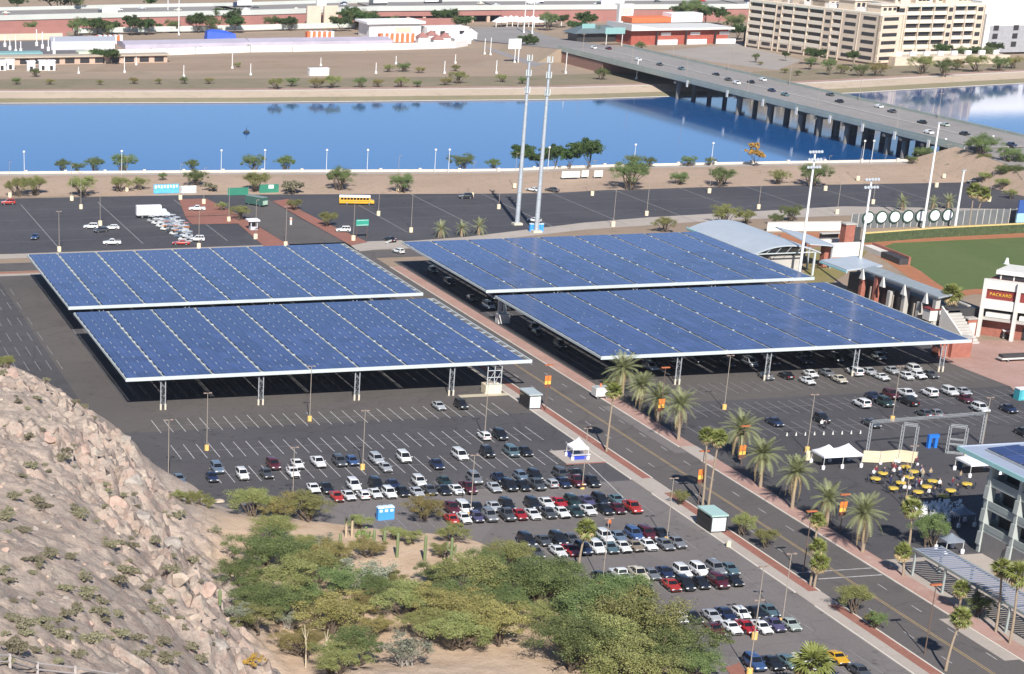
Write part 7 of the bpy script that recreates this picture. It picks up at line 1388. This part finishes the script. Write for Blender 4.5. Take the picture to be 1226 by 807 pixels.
for i in range(4):
    p = at(635.5 + 3.6 * i + (1.6 if i > 1 else 0), 277); t = thing('portable_toilet', f'{ORD[i]} blue portable toilet from the left at the feet of the masts', 'portable toilet', (p.x, p.y, 0)); MB().box(-.52, -.6, 0, .52, .6, 2.2).build('cabin', PTB, t); MB().box(-.55, -.63, 2.21, .55, .63, 2.45).build('roof', PTR, t)
# red paved corners with kerbs in the lower lot
for i, pts in enumerate([[(570, 664), (590, 654), (612, 660), (608, 668), (585, 676)], [(702, 706), (716, 697), (722, 703), (706, 714)], [(868, 800), (885, 794), (893, 806), (880, 815)]]): sheet('red_island', poly_at(pts), .1, BRICKP)
for i, (kind, x, y, z, rp) in enumerate([('palo', 1188, 205, 3, 9), ('mesq', 1215, 214, 3, 10), ('palo', 1150, 200, 1.5, 7), ('mesq', 1135, 204, 1.0, 6), ('palo', 1200, 226, .5, 8), ('mesq', 1222, 200, 5, 9), ('palo', 1165, 212, .6, 7), ('mesq', 1120, 196, 1.5, 7), ('palo', 1180, 196, 5, 8), ('palo', 1148, 190, 3, 6), ('mesq', 1200, 211, 3.5, 8), ('palo', 1178, 218, 1, 7), ('palo', 1210, 238, 0, 7), ('mesq', 1090, 196, 1.5, 6)]):
    grow(kind, x, y, rp, f'{ORD[i]} low bush on the dirt bank beside the near end of the bridge', 'bush', None, base=at(x, y, z), squash=.8)
# ---- north lots furniture
YEL = M('school_bus_yellow', (.80, .42, .03), .4, var=.05, coat=.4); p0, p1 = at(404, 243), at(450, 246.5); d = p1 - p0
t = thing('school_bus', 'yellow school bus with white roof parked in the lake-side lot', 'bus', (p0 + p1) / 2, math.atan2(d.y, d.x) - math.pi / 2 + .35); Lb = 11.5
m = MB(); m.loft([[(-1.2, y, .5), (1.2, y, .5), (1.25, y, 1.0), (1.22, y, 2.5), (-1.22, y, 2.5), (-1.25, y, 1.0)] for y in (-Lb / 2, Lb / 2 - 1.3)]); m.loft([[(-1.0, y, .5), (1.0, y, .5), (1.05, y, .9), (1.0, y, z), (-1.0, y, z), (-1.05, y, .9)] for y, z in ((Lb / 2 - 1.29, 1.6), (Lb / 2, 1.4))]); m.build('body', YEL, t)
MB().loft([[(-1.22, y, 2.51), (1.22, y, 2.51), (1.0, y, 2.95), (-1.0, y, 2.95)] for y in (-Lb / 2, Lb / 2 - 1.3)]).build('roof', TENTW, t)
for s in (-1, 1):
    for k in range(9): MB().box(s * 1.225 - .02, -Lb / 2 + .5 + k * 1.05, 1.65, s * 1.225 + .02, -Lb / 2 + 1.35 + k * 1.05, 2.35).build('window', GLASS, t)
    MB().box(s * 1.255 - .012, -Lb / 2, 1.15, s * 1.255 + .012, Lb / 2 - 1.3, 1.25).build('stripe', TRIM, t)
    for y in (-3.2, 4.2): o = link('wheel', WHEEL, t, (s * 1.05, y, .5)); o.scale = (1.5,) * 3
MB().box(-1.05, Lb / 2 - 1.28, 1.62, 1.05, Lb / 2 - 1.25, 2.4).build('windscreen', GLASS, t)
p0, p1 = at(163, 261), at(203, 260); d = p1 - p0; t = thing('box_truck', 'white box truck parked above the cluster of small carts', 'truck', (p0 + p1) / 2, math.atan2(d.y, d.x) - math.pi / 2)
MB().box(-1.25, -5.4, 1.0, 1.25, 2.6, 3.9).build('cargo_box', TENTW, t); m = MB(); m.loft([[(-1.1, 2.9, .6), (1.1, 2.9, .6), (1.1, 2.9, 2.7), (-1.1, 2.9, 2.7)], [(-1.1, 4.1, .6), (1.1, 4.1, .6), (1.05, 4.1, 2.65), (-1.05, 4.1, 2.65)], [(-1.1, 4.7, .6), (1.1, 4.7, .6), (1.05, 4.7, 1.6), (-1.05, 4.7, 1.6)], [(-1.05, 5.4, .6), (1.05, 5.4, .6), (1.0, 5.4, 1.4), (-1.0, 5.4, 1.4)]]); m.build('cab', M('paint_white', CC['white'], .3, coat=.6), t); MB().quad((1.0, 4.15, 2.6), (-1.0, 4.15, 2.6), (-1.0, 4.72, 1.65), (1.0, 4.72, 1.65)).build('windscreen', GLASS, t); MB().box(-1.0, -5.2, .5, 1.0, 4.8, .95).build('chassis', TRIM, t)
for s in (-1, 1):
    for y in (-3.6, 4.2): o = link('wheel', WHEEL, t, (s * 1.0, y, .48)); o.scale = (1.45,) * 3
p0, p1 = at(318, 249), at(298, 240); d = p1 - p0; t = thing('shuttle_bus', 'dark green shuttle bus leaving the lot toward the lake', 'bus', at(307, 246), .55); MB().box(-1.2, -4, .5, 1.2, 4, 2.9).build('body', M('shuttle_green', (.05, .12, .10), .35, coat=.4), t); MB().box(-1.1, -4.06, .7, 1.1, -4.01, 2.0).build('rear_panel', M('shuttle_pale', (.42, .56, .44), .4), t); MB().box(-1.15, -3.9, 2.92, 1.15, 3.9, 3.1).build('roof', M('shuttle_roof', (.2, .26, .25), .5), t)
for s in (-1, 1):
    for y in (-2.6, 2.6): o = link('wheel', WHEEL, t, (s * 1.0, y, .45)); o.scale = (1.35,) * 3
# the crowd of small service carts
def cart_proto():
    t = thing('service_cart', None, None, (0, 0, -60)); k_ = []; m = MB(); m.loft([[(-.6, y, .3), (.6, y, .3), (.62, y, z), (-.62, y, z)] for y, z in ((-1.2, .85), (-.3, .8), (.5, .75), (.9, .95), (1.25, .6))]); k_.append(m.build('body', PAINTM, t)); k_.append(MB().box(-.66, -1.1, 1.85, .66, .75, 1.95).build('roof', PAINTM, t))
    k_.append(MB().box(-.55, -.55, .78, .55, -.1, 1.25).build('seat', TRIM, t))
    for s in (-1, 1):
        for y in (-.95, .65): k_.append(MB().tube((s * .58, y, .8), (s * .58, y, 1.86), .03, None, 5).build('post', STEEL, t))
        for y in (-.8, .8): o = link('wheel', WHEEL, t, (s * .56, y, .25)); o.scale = (.8, .75, .75); k_.append(o)
    proto_done(t, k_); return t
CP = cart_proto(); random.seed(9); n_ = 0
for r_ in range(5):
    for c in range(9 - r_ // 2):
        fx = 181 + c * 5.4 + r_ * 6.2; fy = 266 + c * 3.1 - r_ * .4 + random.uniform(-.6, .6)
        if fx > 226 or fy > 291: continue
        col = random.choice(['white', 'white', 'white', 'silver', 'white', 'silver', 'orange', 'dark grey', 'steel blue']); p = at(fx, fy); n_ += 1
        place(CP, p, .75 + random.uniform(-.15, .15), f'{col} service cart, {ORD[n_ - 1]} from the head of the cluster below the box truck', 'cart', 'service carts clustered below the box truck', color=(*CC[col], 1))
for i, (x, y, c, lab) in enumerate([(217, 290, 'bright red', 'bright red sedan at the lower end of the service cart cluster'), (236, 286, 'white', 'white sport utility just right of the bright red car by the carts')]):
    p = at(x, y, .75); place(CAR['sedan' if i == 0 else 'suv'], (p.x, p.y, .02), R(75), lab, 'car', None, color=(*CC[c], 1))
# gatehouse, signs, banners, green mesh
t = thing('gatehouse', 'small grey gatehouse with wide flat roof on the red median', 'gatehouse', at(303, 275)); MB().box(-1.1, -1.3, .1, 1.1, 1.3, 2.8).build('wall', M('gate_grey', (.5, .53, .56), .6), t); MB().box(-2.0, -2.0, 2.82, 1.7, 2.0, 3.2).build('roof', TENTW, t); MB().box(-.8, -1.36, 1.2, .8, -1.31, 2.4).build('window', GLASS, t); MB().box(-1.16, -.9, 1.2, -1.11, .9, 2.4).build('window', GLASS, t)
SGN = M('sign_green', (.03, .30, .22), .6, var=.08); SGW = M('sign_white', (.7, .75, .72), .6)
p = at(433, 286); t = thing('green_sign', 'green road sign on two posts at the end of the red median', 'road sign', p); MB().box(-2.0, -.08, 3.9, 2.0, .08, 5.8).build('board', SGN, t); MB().box(-1.8, -.1, 4.1, 1.8, -.085, 4.2).build('border', SGW, t); MB().box(-1.8, -.1, 5.5, 1.8, -.085, 5.6).build('border', SGW, t)
for s in (-1.6, 1.6): MB().tube((s, .12, 0), (s, .12, 5.7), .09, None, 6).build('post', POLEB, t)
def bank_p(x, y): b_ = at(x, y, .4); return at(x, y, bank_z(b_.x, b_.y))
t = thing('lake_banner', 'blue banner board with white figures at the foot of the lake bank', 'banner', bank_p(199, 232)); W_ = 4.4; MB().box(-W_, -.1, .2, W_, .1, 3.2).build('board', M('sky_banner', (.10, .42, .74), .6, var=.15, scale=.8), t)
for i in range(8): MB().box(-W_ + .4 + i * 1.05, -.13, 1.9 + .2 * (i % 2), -W_ + 1.0 + i * 1.05, -.105, 2.9).build('figure', TENTW, t)
t = thing('lake_banner', 'pale grey banner board right of the blue one', 'banner', bank_p(225, 232)); MB().box(-2.9, -.1, .2, 2.9, .1, 2.7).build('board', M('pale_banner', (.50, .56, .56), .6, var=.2, scale=1), t); MB().box(-2.9, -.14, 2.4, 2.9, -.105, 2.6).build('strip', TENTW, t)
t = thing('mesh_fence', 'green mesh fence at the foot of the lake bank', 'fence', bank_p(285, 234)); MB().box(-3.6, -.05, .1, 3.6, .05, 2.6).build('mesh_panel', M('mesh_green', (.03, .20, .13), .8, var=.1), t)
for s in (-3.6, 0, 3.6): MB().tube((s, .1, 0), (s, .1, 2.8), .06, None, 5).build('post', STEEL, t)
t = thing('mesh_board', 'green board with a white patch beside the shuttle bus', 'sign', bank_p(322, 231)); MB().box(-3.4, -.05, .1, 3.4, .05, 2.9).build('board', MATS['mesh_green'], t); MB().box(-.2, -.12, 1.5, 1.6, -.06, 2.7).build('patch', TENTW, t)
for i, (x, y, w_) in enumerate([(683, 212, 3.4), (700, 211, 1.3), (716, 211, 1.6)]):
    t = thing('bank_board', ['wide white board on the lake bank below the dark trees', 'narrow white board on the lake bank', 'rightmost small white board on the lake bank'][i], 'sign', bank_p(x, y + 2)); MB().box(-w_, -.1, .4, w_, .1, 2.6).build('board', M('bank_white', (.66, .68, .62), .7), t)
    for s in (-1, 1): MB().box(s * w_ * .8 - .08, .1, 0, s * w_ * .8 + .08, .25, 2.4).build('post', STEEL, t)
# kerb stones along the north lots and the small road fixtures
for i, (x, y) in enumerate([(348, 269), (351, 271)][:1]): p = at(x, y); o = thing('white_marker_post', 'short white marker post on the slip road', 'post', p); MB().box(-.3, -.3, 0, .3, .3, 2.2).build('post', WHT, o); MB().box(-.34, -.34, 1.6, .34, .34, 1.9).build('band', ORNG, o)
p = at(468, 291); t = thing('road_barrier', 'white striped barrier at the corner behind the arrays', 'barrier', p, .8); MB().box(-3.2, -.12, .5, 3.2, .12, .95).build('beam', WHT, t)
for s in (-2.4, 2.4): MB().box(s - .15, -.4, 0, s + .15, .4, .5).build('foot', STEEL, t)
print('OBJECTS', len(bpy.data.objects))

# ================================================================ THE AIR
hz = MB().box(-4100, -700, -6, 5100, 14100, 121).mesh('haze'); hm = bpy.data.materials.new('haze_air'); hm.use_nodes = True; n = hm.node_tree.nodes; n.clear()
out = n.new('ShaderNodeOutputMaterial'); pv = n.new('ShaderNodeVolumePrincipled'); pv.inputs['Color'].default_value = (.86, .88, .95, 1); pv.inputs['Density'].default_value = .00005; pv.inputs['Anisotropy'].default_value = .3
hm.node_tree.links.new(pv.outputs[0], out.inputs['Volume']); hz.materials.append(hm); ho = link('haze', hz); ho['kind'] = 'stuff'
print('OBJECTS', len(bpy.data.objects))
